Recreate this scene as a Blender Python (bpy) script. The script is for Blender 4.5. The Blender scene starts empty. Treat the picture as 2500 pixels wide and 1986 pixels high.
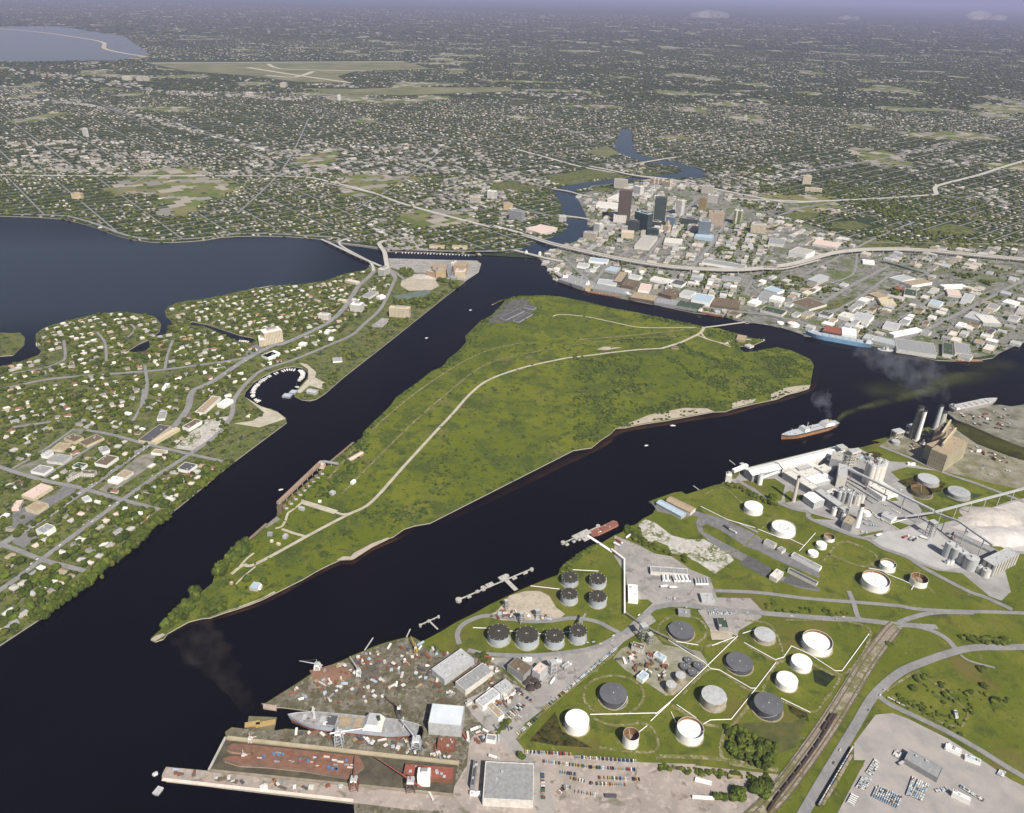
import bpy, math, random
import numpy as np
from mathutils import Vector
from mathutils.geometry import tessellate_polygon
random.seed(7); RN=np.random.default_rng(7)
R=math.radians
sc=bpy.context.scene
col=sc.collection
# ------------------------------------------------------------ camera
IW,IH=2500,1986
FX=1900.; SL=0.025; Y0=-30.; HC=900.
ROLL=math.atan(SL); PIT=math.atan((993-Y0)*math.cos(ROLL)/FX)
cd=bpy.data.cameras.new('camera'); cam=bpy.data.objects.new('camera',cd); col.objects.link(cam)
cd.sensor_fit='HORIZONTAL'; cd.sensor_width=36; cd.lens=36*FX/IW
cd.clip_start=5; cd.clip_end=400000
cam.location=(0,0,HC)
from mathutils import Matrix
cam.matrix_world=Matrix.Translation((0,0,HC))@Matrix.Rotation(R(90)-PIT,4,'X')@Matrix.Rotation(ROLL,4,'Z')
sc.camera=cam
# ------------------------------------------------------------ sky, sun, exposure
SUNV=Vector((0.4735,-0.8808,0)).normalized(); EL=R(46.6)
wd=bpy.data.worlds.new('World'); sc.world=wd; wd.use_nodes=True
nt=wd.node_tree; nt.nodes.clear()
sk=nt.nodes.new('ShaderNodeTexSky'); sk.sky_type='NISHITA'; sk.sun_disc=False
sk.sun_elevation=EL; sk.sun_rotation=math.atan2(SUNV.x,SUNV.y); sk.air_density=1.2; sk.dust_density=2.0; sk.altitude=50
bg=nt.nodes.new('ShaderNodeBackground'); bg.inputs['Strength'].default_value=0.055
wo=nt.nodes.new('ShaderNodeOutputWorld')
nt.links.new(sk.outputs[0],bg.inputs[0]); nt.links.new(bg.outputs[0],wo.inputs[0])
sd=bpy.data.lights.new('sun','SUN'); sd.energy=5.0; sd.angle=R(0.53); sd.color=(1,0.93,0.82)
sun=bpy.data.objects.new('sun',sd); col.objects.link(sun)
sv=Vector((SUNV.x*math.cos(EL),SUNV.y*math.cos(EL),math.sin(EL)))
sun.rotation_euler=sv.to_track_quat('Z','Y').to_euler(); sun.location=(900,-1500,2200)
vs=sc.view_settings; vs.view_transform='Standard'; vs.look='None'; vs.exposure=0.3; vs.gamma=1.0
sc.cycles.use_denoising=True
sc.cycles.max_bounces=4; sc.cycles.diffuse_bounces=2; sc.cycles.glossy_bounces=2; sc.cycles.volume_bounces=0; sc.cycles.transparent_max_bounces=6
sc.cycles.sample_clamp_indirect=4
# ------------------------------------------------------------ photograph <-> world helpers
cr_,sr_=math.cos(ROLL),math.sin(ROLL); cp_,sp_=math.cos(PIT),math.sin(PIT)
LAND=2.0; HAZE_D=2.3e-5
def G(x,y,z=LAND):
    u=(x-1250)/FX; v=(993-y)/FX
    u2=u*cr_-v*sr_; v2=u*sr_+v*cr_
    d=(u2,cp_+v2*sp_,-sp_+v2*cp_); t=(z-HC)/d[2]
    return Vector((d[0]*t,d[1]*t,z))
def proj(p):
    z=p[2]-HC; f=p[1]*cp_-z*sp_; v=p[1]*sp_+z*cp_
    u2,v2=p[0]/f,v/f
    return 1250+(u2*cr_+v2*sr_)*FX, 993-(-u2*sr_+v2*cr_)*FX, f
def hgt(b,yt):
    lo,hi=0.,400.
    for i in range(40):
        m=(lo+hi)/2
        if proj((b[0],b[1],LAND+m))[1]>yt: lo=m
        else: hi=m
    return lo
FR={'A':(0,0,.8624),'B':(0,0,1.7248),'C':(1250,0,1.7248),'D':(1200,400,3.08),'E':(1800,400,3.08),'F':(0,500,3.08),'G':(600,500,3.08),
'H':(0,950,3.08),'I':(350,1050,3.08),'J':(550,1500,3.525),'K':(1000,1350,3.525),'L':(1100,1500,3.525),'M':(1500,1100,4.282),
'N':(1980,1050,4.282),'O':(1600,1450,3.1967),'P':(1750,1050,5.39),'Q':(2050,950,4.791),'R':(2100,1200,5.39),'S':(2000,1450,3.196),
'U':(1100,1200,5.39),'V':(1400,700,2.695),'X':(550,1050,3.92),'Y':(350,1650,4.312),'Z':(0,0,1.),'T':(1450,420,6.117),
'W':(1880,1000,10.78),'a':(1200,520,7.137),'b':(900,620,7.187)}
def px(f,x,y): o=FR[f]; return o[0]+x/o[2],o[1]+y/o[2]
def pts(s):
    f='Z'; out=[]
    for t in s.split():
        if t in FR: f=t
        else:
            x,y=t.split(','); out.append(px(f,float(x),float(y)))
    return out
def W(s,z=LAND): return [G(x,y,z) for x,y in pts(s)]
def g1(f,x,y,z=LAND): return G(*px(f,x,y),z)
# ------------------------------------------------------------ materials
MC={}
def newmat(name):
    m=bpy.data.materials.new(name); m.use_nodes=True; n=m.node_tree; b=n.nodes['Principled BSDF']; b.inputs['Specular IOR Level'].default_value=0.25
    return m,n,b
def ramp(n,stops,fac):
    r=n.nodes.new('ShaderNodeValToRGB'); e=r.color_ramp.elements
    while len(e)<len(stops): e.new(0.5)
    for i,(p,c) in enumerate(stops): e[i].position=p; e[i].color=(*c,1)
    n.links.new(fac,r.inputs[0]); return r.outputs[0]
def noise(n,sc_,det=3,rough=.55,vec=None,dist=0.):
    t=n.nodes.new('ShaderNodeTexNoise'); t.inputs['Scale'].default_value=sc_; t.inputs['Detail'].default_value=det; t.inputs['Roughness'].default_value=rough; t.inputs['Distortion'].default_value=dist
    if vec is None:
        g=n.nodes.new('ShaderNodeTexCoord'); vec=g.outputs['Object']
    n.links.new(vec,t.inputs['Vector']); return t.outputs['Fac']
def mixc(n,f,a,b,mode='MIX'):
    m=n.nodes.new('ShaderNodeMix'); m.data_type='RGBA'; m.blend_type=mode
    for s,v in ((m.inputs[0],f),(m.inputs[6],a),(m.inputs[7],b)):
        if isinstance(v,(int,float)): s.default_value=v
        elif isinstance(v,tuple): s.default_value=(*v,1)
        else: n.links.new(v,s)
    return m.outputs[2]
def mat(c,c2=None,s=.2,rough=.85,metal=0.,key=None):
    """plain or mottled paint / plaster / soil"""
    k=key or ('m',c,c2,s,rough,metal)
    if k in MC: return MC[k]
    m,n,b=newmat('paint'); b.inputs['Roughness'].default_value=rough; b.inputs['Metallic'].default_value=metal
    if c2 is None: c2=tuple(v*.72 for v in c)
    o=ramp(n,[(.36,c2),(.62,c)],noise(n,s,4,.65))
    n.links.new(o,b.inputs['Base Color']); MC[k]=m; return m
def ground_mat(name,layers,rough=.95):
    """layers: list of (scale, lo, hi, colour) laid over the first colour"""
    m,n,b=newmat(name); b.inputs['Roughness'].default_value=rough; b.inputs['Specular IOR Level'].default_value=.1
    layers=[tuple(v*.84 for v in layers[0])]+[(a,b_,c,tuple(v*.84 for v in d)) for a,b_,c,d in layers[1:]]
    cur=layers[0]
    for (s,lo,hi,c) in layers[1:]:
        f=ramp(n,[(lo,(0,0,0)),(hi,(1,1,1))],noise(n,s,5,.62,dist=.4))
        cur=mixc(n,f,cur,c)
    n.links.new(cur,b.inputs['Base Color']); return m
def facade(wall,glass,fh=3.6,bay=4.,hf=.5,wf=.6,rough=.5):
    k=('f',wall,glass,fh,bay,hf,wf)
    if k in MC: return MC[k]
    m,n,b=newmat('facade'); tc=n.nodes.new('ShaderNodeTexCoord')
    s=n.nodes.new('ShaderNodeSeparateXYZ'); n.links.new(tc.outputs['Object'],s.inputs[0])
    sn=n.nodes.new('ShaderNodeSeparateXYZ'); n.links.new(tc.outputs['Normal'],sn.inputs[0])
    def mth(op,a,bb=None):
        q=n.nodes.new('ShaderNodeMath'); q.operation=op
        for i,v in enumerate((a,bb)):
            if v is None: continue
            if isinstance(v,(int,float)): q.inputs[i].default_value=v
            else: n.links.new(v,q.inputs[i])
        return q.outputs[0]
    ax=mth('GREATER_THAN',mth('ABSOLUTE',sn.outputs[0]),.5)
    al=mth('ADD',mth('MULTIPLY',s.outputs[1],ax),mth('MULTIPLY',s.outputs[0],mth('SUBTRACT',1,ax)))
    u=mth('LESS_THAN',mth('FRACT',mth('DIVIDE',al,bay)),wf); v=mth('LESS_THAN',mth('FRACT',mth('DIVIDE',s.outputs[2],fh)),hf)
    up=mth('LESS_THAN',mth('ABSOLUTE',sn.outputs[2]),.5)
    f=mth('MULTIPLY',mth('MULTIPLY',u,v),up)
    o=mixc(n,f,ramp(n,[(.35,tuple(x*.8 for x in wall)),(.65,wall)],noise(n,.08)),glass)
    n.links.new(o,b.inputs['Base Color'])
    rr=mth('SUBTRACT',rough+.2,mth('MULTIPLY',f,rough)); n.links.new(rr,b.inputs['Roughness'])
    MC[k]=m; return m
def island_mat(name,cols,rough=.9,var=.0):
    """one colour per loose piece of a merged mesh"""
    m,n,b=newmat(name); b.inputs['Roughness'].default_value=rough; b.inputs['Specular IOR Level'].default_value=.1
    g=n.nodes.new('ShaderNodeNewGeometry')
    st=[(i/len(cols),c) for i,c in enumerate(cols)]
    r=n.nodes.new('ShaderNodeValToRGB'); r.color_ramp.interpolation='CONSTANT' if not var else 'LINEAR'
    e=r.color_ramp.elements
    while len(e)<len(st): e.new(.5)
    for i,(p,c) in enumerate(st): e[i].position=p; e[i].color=(*c,1)
    n.links.new(g.outputs['Random Per Island'],r.inputs[0]); n.links.new(r.outputs[0],b.inputs['Base Color']); return m
GRASS_D=(.070,.092,.018); GRASS_M=(.115,.140,.016); GRASS_Y=(.165,.175,.028); BARE=(.27,.24,.17)
M_grass=ground_mat('grass_ground',[GRASS_M,(.012,.45,.62,GRASS_Y),(.03,.52,.66,GRASS_D),(.09,.5,.75,(.10,.13,.02)),(.02,.64,.74,(.16,.11,.035)),(.15,.62,.70,(.24,.23,.12)),(.3,.58,.66,(.07,.09,.02)),(.008,.56,.66,(.15,.13,.04))])
M_island=ground_mat('island_grass',[(.122,.150,.012),(.004,.44,.58,(.165,.185,.018)),(.011,.50,.60,(.070,.098,.018)),(.03,.5,.60,(.095,.125,.022)),(.008,.60,.70,(.175,.165,.055)),(.06,.56,.64,(.050,.075,.016)),(.18,.56,.66,(.15,.155,.04)),(.35,.57,.64,(.045,.066,.015)),(.1,.66,.72,(.22,.20,.11))])
M_lawn=ground_mat('lawn_ground',[(.115,.145,.026),(.02,.45,.6,(.165,.175,.045)),(.05,.50,.58,(.040,.062,.018)),(.15,.52,.60,(.20,.185,.13)),(.3,.56,.62,(.05,.07,.02))])
M_main=ground_mat('suburb_ground',[(.060,.078,.030),(.0006,.50,.64,(.085,.088,.045)),(.02,.42,.50,(.030,.050,.020)),(.05,.60,.68,(.20,.185,.14)),(.002,.66,.72,(.17,.15,.10)),(.006,.5,.60,(.035,.056,.024))])
M_urban=ground_mat('city_ground',[(.25,.245,.225),(.012,.45,.58,(.17,.17,.165)),(.02,.5,.56,(.10,.135,.035)),(.06,.52,.6,(.33,.31,.28)),(.15,.52,.62,(.13,.13,.12)),(.006,.55,.66,(.12,.15,.04))])
M_conc=ground_mat('concrete_yard',[(.38,.36,.34),(.02,.42,.6,(.30,.29,.28)),(.1,.5,.66,(.42,.40,.37)),(.05,.56,.64,(.22,.215,.21))])
M_pink=ground_mat('sandy_yard',[(.42,.36,.325),(.02,.42,.6,(.33,.29,.265)),(.1,.5,.66,(.5,.43,.39)),(.05,.57,.66,(.22,.20,.16))])
M_dirt=ground_mat('yard_dirt',[(.18,.165,.125),(.03,.42,.58,(.115,.11,.065)),(.1,.5,.62,(.27,.25,.21)),(.06,.60,.68,(.17,.10,.065)),(.25,.55,.62,(.09,.075,.05)),(.05,.6,.7,(.11,.12,.04))])
M_asph=ground_mat('asphalt',[(.21,.21,.215),(.03,.42,.6,(.165,.165,.17)),(.15,.5,.66,(.25,.245,.24))])
M_road=ground_mat('road_surface',[(.29,.285,.285),(.03,.42,.6,(.235,.235,.24)),(.2,.5,.66,(.33,.32,.31))])
M_hwy=ground_mat('highway_concrete',[(.54,.52,.48),(.03,.42,.6,(.46,.44,.41)),(.2,.5,.66,(.58,.56,.52))])
M_path=ground_mat('shell_path',[(.56,.52,.43),(.05,.42,.6,(.46,.42,.33)),(.2,.6,.7,(.3,.3,.14))])
M_sand=ground_mat('sand',[(.50,.44,.36),(.05,.42,.6,(.40,.35,.27)),(.2,.5,.66,(.56,.50,.42))])
M_white=ground_mat('limestone_rubble',[(.52,.50,.47),(.03,.46,.54,(.12,.15,.03)),(.07,.46,.6,(.45,.43,.40)),(.2,.52,.58,(.6,.58,.54))])
M_ballast=ground_mat('ballast',[(.29,.25,.20),(.02,.45,.58,(.17,.17,.06)),(.12,.5,.60,(.36,.32,.26)),(.3,.56,.64,(.15,.13,.09))])
M_wet=ground_mat('marsh_ground',[(.05,.055,.015),(.06,.45,.56,(.09,.075,.02)),(.12,.5,.6,(.02,.02,.008))])
# water
m,n,b=newmat('water'); M_water=m
n.links.new(ramp(n,[(.40,(.03,.03,.03)),(.62,(.22,.22,.22))],noise(n,.0022,6,.65,dist=1.2)),b.inputs['Roughness']); b.inputs['IOR'].default_value=1.17; b.inputs['Specular Tint'].default_value=(1,.92,.78,1); b.inputs['Specular IOR Level'].default_value=.5
n.links.new(ramp(n,[(.42,(.0004,.0005,.0008)),(.66,(.0034,.0028,.0020))],noise(n,.0016,5,.6,dist=.8)),b.inputs['Base Color'])
bp=n.nodes.new('ShaderNodeBump'); bp.inputs['Strength'].default_value=.5; bp.inputs['Distance'].default_value=.35
n.links.new(noise(n,.09,5,.6),bp.inputs['Height']); n.links.new(bp.outputs[0],b.inputs['Normal'])
M_river=mat((.012,.022,.034),(.008,.016,.028),.01,.12)
# ------------------------------------------------------------ mesh helpers
def mesh_np(name,V,loops,starts,totals,mi,mats,parent=None,smooth=False):
    me=bpy.data.meshes.new(name); me.vertices.add(len(V)); me.vertices.foreach_set('co',np.asarray(V,np.float32).ravel())
    me.loops.add(len(loops)); me.loops.foreach_set('vertex_index',np.asarray(loops,np.int32))
    me.polygons.add(len(starts)); me.polygons.foreach_set('loop_start',np.asarray(starts,np.int32)); me.polygons.foreach_set('loop_total',np.asarray(totals,np.int32))
    if mi is not None: me.polygons.foreach_set('material_index',np.asarray(mi,np.int32))
    me.polygons.foreach_set('use_smooth',np.full(len(starts),smooth))
    for q in mats: me.materials.append(q)
    me.update(calc_edges=True); me.validate()
    o=bpy.data.objects.new(name,me); col.objects.link(o)
    if parent is not None: o.parent=parent
    return o
class MB:
    def __init__(s): s.v=[]; s.f=[]; s.m=[]; s.mats=[]
    def mi(s,m):
        if m not in s.mats: s.mats.append(m)
        return s.mats.index(m)
    def add(s,vs,fs,m):
        k=len(s.v); i=s.mi(m); s.v+= [tuple(v) for v in vs]
        for f in fs: s.f.append([q+k for q in f]); s.m.append(i)
        return s
    def box(s,cx,cy,z0,z1,lx,ly,m,rot=0,taper=1.,top=None):
        c,q=math.cos(rot),math.sin(rot); vs=[]
        for z,t in ((z0,1),(z1,taper)):
            for a,b2 in ((-1,-1),(1,-1),(1,1),(-1,1)):
                x,y=a*lx/2*t,b2*ly/2*t; vs.append((cx+x*c-y*q,cy+x*q+y*c,z))
        s.add(vs,[(0,1,5,4),(1,2,6,5),(2,3,7,6),(3,0,4,7)],m); k=len(s.v)-8; i=s.mi(top or m)
        s.f.append([k+4,k+5,k+6,k+7]); s.m.append(i); return s
    def cyl(s,cx,cy,z0,z1,r,m,n=24,r2=None,top=None,cap=True):
        r2=r if r2 is None else r2
        vs=[(cx+r*math.cos(2*math.pi*i/n),cy+r*math.sin(2*math.pi*i/n),z0) for i in range(n)]+[(cx+r2*math.cos(2*math.pi*i/n),cy+r2*math.sin(2*math.pi*i/n),z1) for i in range(n)]
        s.add(vs,[(i,(i+1)%n,n+(i+1)%n,n+i) for i in range(n)],m)
        if cap: k=len(s.v)-n; s.f.append([k+i for i in range(n)]); s.m.append(s.mi(top or m))
        return s
    def disc(s,cx,cy,z,r,m,n=32,r0=0,h=0):
        if r0<=0: return s.add([(cx+r*math.cos(2*math.pi*i/n),cy+r*math.sin(2*math.pi*i/n),z) for i in range(n)]+[(cx,cy,z+h)],[(i,(i+1)%n,n) for i in range(n)],m)
        vs=[(cx+q*math.cos(2*math.pi*i/n),cy+q*math.sin(2*math.pi*i/n),z) for q in (r0,r) for i in range(n)]
        return s.add(vs,[(i,(i+1)%n,n+(i+1)%n,n+i) for i in range(n)],m)
    def prism(s,P,z0,z1,m,top=None):
        n=len(P); a=sum(P[i][0]*P[(i+1)%n][1]-P[(i+1)%n][0]*P[i][1] for i in range(n))
        if a<0: P=P[::-1]
        s.add([(p[0],p[1],z0) for p in P]+[(p[0],p[1],z1) for p in P],[(i,(i+1)%n,n+(i+1)%n,n+i) for i in range(n)],m)
        tr=tessellate_polygon([[Vector((p[0],p[1],0)) for p in P]])
        k=len(s.v)-n; i2=s.mi(top or m)
        for t in tr:
            q=[P[j] for j in t]; ar=(q[1][0]-q[0][0])*(q[2][1]-q[0][1])-(q[2][0]-q[0][0])*(q[1][1]-q[0][1])
            s.f.append([k+j for j in (t if ar>0 else t[::-1])]); s.m.append(i2)
        return s
    def tube(s,a,b,r,m,n=6,r2=None):
        a,b=Vector(a),Vector(b); d=(b-a).normalized(); u=d.cross(Vector((0,0,1)))
        if u.length<.01: u=Vector((1,0,0))
        u.normalize(); w=d.cross(u); r2=r if r2 is None else r2
        vs=[tuple(p+(u*math.cos(2*math.pi*i/n)+w*math.sin(2*math.pi*i/n))*q) for p,q in ((a,r),(b,r2)) for i in range(n)]
        s.add(vs,[(i,(i+1)%n,n+(i+1)%n,n+i) for i in range(n)]+[tuple(range(n-1,-1,-1)),tuple(range(n,2*n))],m); return s
    def gable(s,lx,ly,z0,rise,m,over=.6,wall=None,cx=0,cy=0,hip=0.):
        X,Y=lx/2+over,ly/2+over; hx=X-hip
        s.add([(cx-X,cy-Y,z0),(cx+X,cy-Y,z0),(cx+X,cy+Y,z0),(cx-X,cy+Y,z0),(cx-hx,cy,z0+rise),(cx+hx,cy,z0+rise)],[(0,1,5,4),(2,3,4,5),(1,2,5),(3,0,4)],m)
        if wall and hip==0: k=len(s.v)-6; s.m[-1]=s.m[-2]=s.mi(wall)
        return s
    def build(s,name,parent=None,smooth=False,loc=None):
        st=[];tt=[];lp=[];k=0
        for f in s.f: st.append(k); tt.append(len(f)); lp+=f; k+=len(f)
        o=mesh_np(name,s.v,lp,st,tt,s.m,s.mats,parent,smooth)
        if loc is not None: o.location=loc
        return o
def struct(o): o['kind']='structure'; return o
zc=[0]
def zlev():
    zc[0]+=1; return LAND+0.006*zc[0]
def sheet(name,P,m,z=None):
    z=zlev() if z is None else z
    V=[Vector((p[0],p[1],0)) for p in P]; tr=tessellate_polygon([V]); fs=[]
    for t in tr:
        q=[V[j] for j in t]; ar=(q[1]-q[0]).cross(q[2]-q[0]).z
        if abs(ar)>1e-6: fs.append(t if ar>0 else t[::-1])
    b=MB(); b.add([(p.x,p.y,z) for p in V],fs,m); return struct(b.build(name))
def smooth_line(P,k=6,closed=False):
    out=[]; n=len(P)
    for i in range(n if closed else n-1):
        if closed: p0,p1,p2,p3=P[i-1],P[i],P[(i+1)%n],P[(i+2)%n]
        else: p0,p1,p2,p3=P[max(i-1,0)],P[i],P[i+1],P[min(i+2,n-1)]
        for j in range(k):
            t=j/k; out.append(.5*((2*p1)+(p2-p0)*t+(2*p0-5*p1+4*p2-p3)*t*t+(3*p1-p0-3*p2+p3)*t*t*t))
    if not closed: out.append(P[-1])
    return out
def edges(P,w):
    L=[];Rr=[]
    for i,p in enumerate(P):
        d=(P[min(i+1,len(P)-1)]-P[max(i-1,0)]); d.z=0
        d=d.normalized() if d.length>0 else Vector((1,0,0)); nn=Vector((-d.y,d.x,0))
        ww=w[i] if isinstance(w,list) else w
        L.append(p+nn*ww/2); Rr.append(p-nn*ww/2)
    return L,Rr
def clean(P):
    out=[P[0]]
    for p in P[1:]:
        if (p-out[-1]).length<6: continue
        if len(out)>1:
            a=(out[-1]-out[-2]).normalized(); q=(p-out[-1]).normalized()
            if a.dot(q)<-.35: continue
        out.append(p)
    return out
SEGS=[]   # road segments, for keeping houses off them
def ribbon(name,s,w,m,k=6,z=None,rec=True,closed=False):
    P=W(s) if isinstance(s,str) else s
    P=clean([Vector((p.x,p.y,0)) for p in P]); P=smooth_line(P,k,closed)
    if closed: P.append(P[0])
    z=zlev() if z is None else z; L,Rr=edges(P,w); n=len(P)
    if rec:
        for i in range(n-1): SEGS.append((P[i].x,P[i].y,P[i+1].x,P[i+1].y,w/2))
    b=MB(); b.add([(p.x,p.y,z) for p in L+Rr],[(i,n+i,n+i+1,i+1) for i in range(n-1)],m)
    return struct(b.build(name))
def inpoly(P,x,y):
    x=np.asarray(x);y=np.asarray(y); r=np.zeros(x.shape,bool); n=len(P)
    for i in range(n):
        x1,y1=P[i][0],P[i][1]; x2,y2=P[i-1][0],P[i-1][1]
        if y1==y2: continue
        c=((y1>y)!=(y2>y))&(x<(x2-x1)*(y-y1)/(y2-y1)+x1); r^=c
    return r
def projn(x,y,z=0.):
    zz=z-HC; f=y*cp_-zz*sp_; v=(y*sp_+zz*cp_)/f; u=x/f
    return 1250+(u*cr_+v*sr_)*FX, 993-(-u*sr_+v*cr_)*FX
LM=[]   # landmarks for descriptions: (px,py,phrase)
def thing(name,label,cat,loc,rot=0,group=None,lm=None):
    o=bpy.data.objects.new(name,None); col.objects.link(o); o.empty_display_size=3
    o.location=loc; o.rotation_euler=(0,0,rot); o['label']=label; o['category']=cat
    if group: o['group']=group
    if lm:
        a,b2,_=proj(loc); LM.append((a,b2,lm))
    return o
def tag(o,label,cat,group=None,lm=None,kind=None):
    if label: o['label']=label
    if cat: o['category']=cat
    if group: o['group']=group
    if kind: o['kind']=kind
    if lm:
        a,b2,_=proj(o.location); LM.append((a,b2,lm))
    return o
AUTO=[]  # things whose label is completed from landmarks at the end
def auto(o,look,group): AUTO.append((o,look)); o['group']=group; return o
# ============================================================ WATER AND LAND
def plane(name,s,z,m):
    b=MB(); b.add([(-s,-3000,z),(s,-3000,z),(s,s,z),(-s,s,z)],[(0,1,2,3)],m); return struct(b.build(name))
plane('water',150000,0,M_water)
wallm=mat((.42,.39,.33),s=.3)
def land(name,P,m,z=LAND):
    V=[Vector((p[0],p[1],0)) for p in P]
    b=MB(); b.prism([(p.x,p.y) for p in V],-1.5,z,wallm,top=m); return struct(b.build(name))
coast=pts("B -900,890 -300,900 55,912 150,915 260,922 330,938 400,958 450,978 500,995 560,1010 640,1020 720,1021 800,1017 860,1012 930,1000 1000,995 1100,994 1200,996 1300,1003 1370,1010 G 600,268 740,298 860,312 990,332 1030,348 1070,352 1300,356 1500,366 1700,376 1775,379 1780,366 1850,367 1960,360 2040,350 D 100,668 170,657 345,712 380,735 420,770 430,800 460,860 560,905 640,935 720,960 860,985 970,1010 1100,1035 1250,1065 1400,1095 1520,1120 1600,1130 1740,1150 1850,1170 1950,1190 E 60,1200 130,1192 300,1225 480,1270 500,1292 700,1320 1050,1372 1190,1402 1300,1432 1500,1478 1640,1482 1800,1478 1920,1460 1960,1430 2010,1402 2060,1372 2160,1340 2400,1300 Z 3300,760")
MAIN=[G(*p) for p in coast]; MAIN=MAIN+[Vector((150000,40000,0)),Vector((150000,150000,0)),Vector((-150000,150000,0)),Vector((-150000,30000,0))]
mi_=G(*px('B',-900,890)); 
land('mainland',MAIN,M_main)
isl="I 55,1578 60,1562 130,1500 150,1460 200,1390 270,1310 350,1290 370,1240 440,1215 520,1150 540,1070 600,1015 650,960 700,905 770,870 900,745 1000,655 1012,580 1350,292 1590,105 1650,50 X 1320,20 G 1090,1510 1130,1450 1200,1400 1300,1330 1400,1250 1480,1220 1520,1160 1600,1100 1660,1030 1650,990 1700,940 1760,880 1850,830 1900,780 1950,720 2020,690 D 0,1060 60,1030 160,1005 230,995 400,990 520,1000 700,1035 900,1085 1100,1120 1300,1165 1450,1195 1590,1225 V 960,275 1000,290 1080,310 1180,340 1262,352 1200,378 1150,398 1090,390 1100,415 1130,432 1200,425 1260,412 1340,400 1430,420 1500,450 1560,480 1582,520 1572,570 1560,640 1550,670 1480,692 1400,712 1340,740 1200,768 1050,803 1000,822 920,824 800,846 620,880 450,905 340,928 280,932 240,972 180,1010 120,1060 0,1078 I 2156,700 2040,720 1960,745 1880,802 1830,822 1700,882 1600,932 1570,972 1480,977 1400,1012 1300,1062 1200,1122 1100,1172 1000,1222 900,1272 800,1312 700,1347 600,1377 500,1412 440,1417 340,1442 250,1492 180,1532 150,1572 90,1592"
ISL=W(isl); land('harbour_island',ISL,M_island)
dav="Z -900,2000 -420,1850 H 360,1690 560,1535 730,1395 950,1222 1150,1042 1400,842 1740,562 2156,252 2150,215 2085,172 2040,150 1990,142 1960,130 1900,110 1860,80 G -12,1440 2,1400 60,1335 140,1285 220,1247 300,1222 360,1217 430,1228 468,1260 462,1300 430,1342 392,1382 362,1412 368,1442 420,1467 480,1474 530,1462 600,1417 730,1302 1100,1012 1500,692 1745,502 1772,440 1722,426 1500,416 1070,404 1062,460 1030,476 985,470 955,440 900,492 840,502 740,522 600,572 400,602 200,612 100,632 0,642 F 2050,606 1800,652 1650,690 1500,712 1400,722 1320,742 1260,772 1240,802 1250,842 1290,872 1400,886 1450,880 1560,902 1680,942 1800,982 1900,1002 1925,1020 1890,1040 1800,1030 1700,992 1600,942 1530,912 1440,908 1350,892 1262,912 1250,972 1190,986 1150,992 1120,1022 1128,1070 1090,1102 1000,1112 960,1100 1040,1050 1130,1010 1200,952 1212,900 1182,860 1120,830 1000,815 900,806 720,822 550,862 400,902 320,932 270,972 268,1010 282,1070 312,1100 290,1130 200,1162 150,1182 97,1197 -250,1260 Z -900,1000"
DAV=W(dav); land('davis_island',DAV,M_lawn)
land('island_corner',W("F -300,950 97,966 150,963 187,1000 182,1050 140,1090 97,1132 -300,1160"),M_lawn)
near="J 1600,1690 1000,1614 700,1580 400,1544 0,1497 Y 700,1162 240,1112 190,1070 200,1030 238,958 690,1000 868,640 860,592 930,542 1090,562 1380,572 J 430,1000 520,985 1690,1075 1705,1000 1690,955 1500,925 480,800 400,800 310,765 345,765 480,680 620,592 740,512 860,457 1030,387 1100,352 1200,312 1290,272 1400,237 1480,217 1560,197 1620,197 1690,237 1850,152 1990,67 K 560,520 700,440 870,360 1000,300 1130,245 1275,190 1300,142 1345,110 1370,60 U 1450,1080 1445,1030 1530,980 1532,940 1580,902 1620,882 1700,822 1780,772 1900,712 1960,692 2000,672 2100,612 2156,577 M 90,850 110,800 200,782 240,760 300,712 400,662 440,592 360,532 620,442 700,430 750,460 900,412 1050,362 1110,352 1160,312 1150,280 P 370,500 830,385 1560,210 1700,240 1760,245 1900,230 2040,192 2156,160 2040,142 Q 430,640 375,606 560,562 600,540 700,522 760,492 850,472 960,460 1040,445 1090,462 1150,400 1230,330 1300,390 1370,482 1480,600 1600,642 1740,712 1900,762 2000,792 2300,880 Z 3300,1300 3400,2600 1500,2600"
NEAR=W(near); land('port_ground',NEAR,M_grass)
land('east_quay',W("Q 1240,265 1400,232 1640,190 1880,185 2000,205 2600,120 2800,900 2000,622 1800,542 1480,402 1350,352"),mat((.24,.23,.20),(.12,.12,.08),.03))
# ------------------------------------------------------------ sheets of ground cover
def SH(name,s,m): return sheet(name,W(s),m)
SH('city_blocks',"D 345,695 430,650 580,605 700,556 742,505 735,470 705,375 650,270 640,250 760,200 900,230 C 460,775 640,760 850,792 1150,852 1280,870 1100,900 1450,1010 1700,1040 2080,1050 2400,1060 E 2400,1300 2160,1338 1960,1432 1640,1480 1300,1430 1050,1372 500,1290 300,1224 0,1185 D 1740,1148 970,1008 560,903 462,858 430,798",M_urban)
for s in ["D 0,150 150,130 300,170 385,182 200,208 0,215","D 420,100 620,60 720,40 850,62 1015,76 900,108 700,134 560,160 455,150","D 745,190 800,174 930,192 900,208 790,212","E 1400,500 1600,450 1850,520 1700,546 1450,540","E 950,560 1300,575 2160,585 2160,640 1200,634 900,620","E 330,390 480,350 640,360 560,420 400,420","E 700,440 880,430 1020,470 860,500 720,480","E 720,1040 900,990 880,1060 640,1110 500,1110","E 1830,1060 1950,985 2050,975 1900,1070","E 1400,360 2050,400 2050,440 1700,420","C 380,715 560,705 630,740 540,748 300,770 240,780"]:
    SH('grass_field',s,M_lawn)
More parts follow.
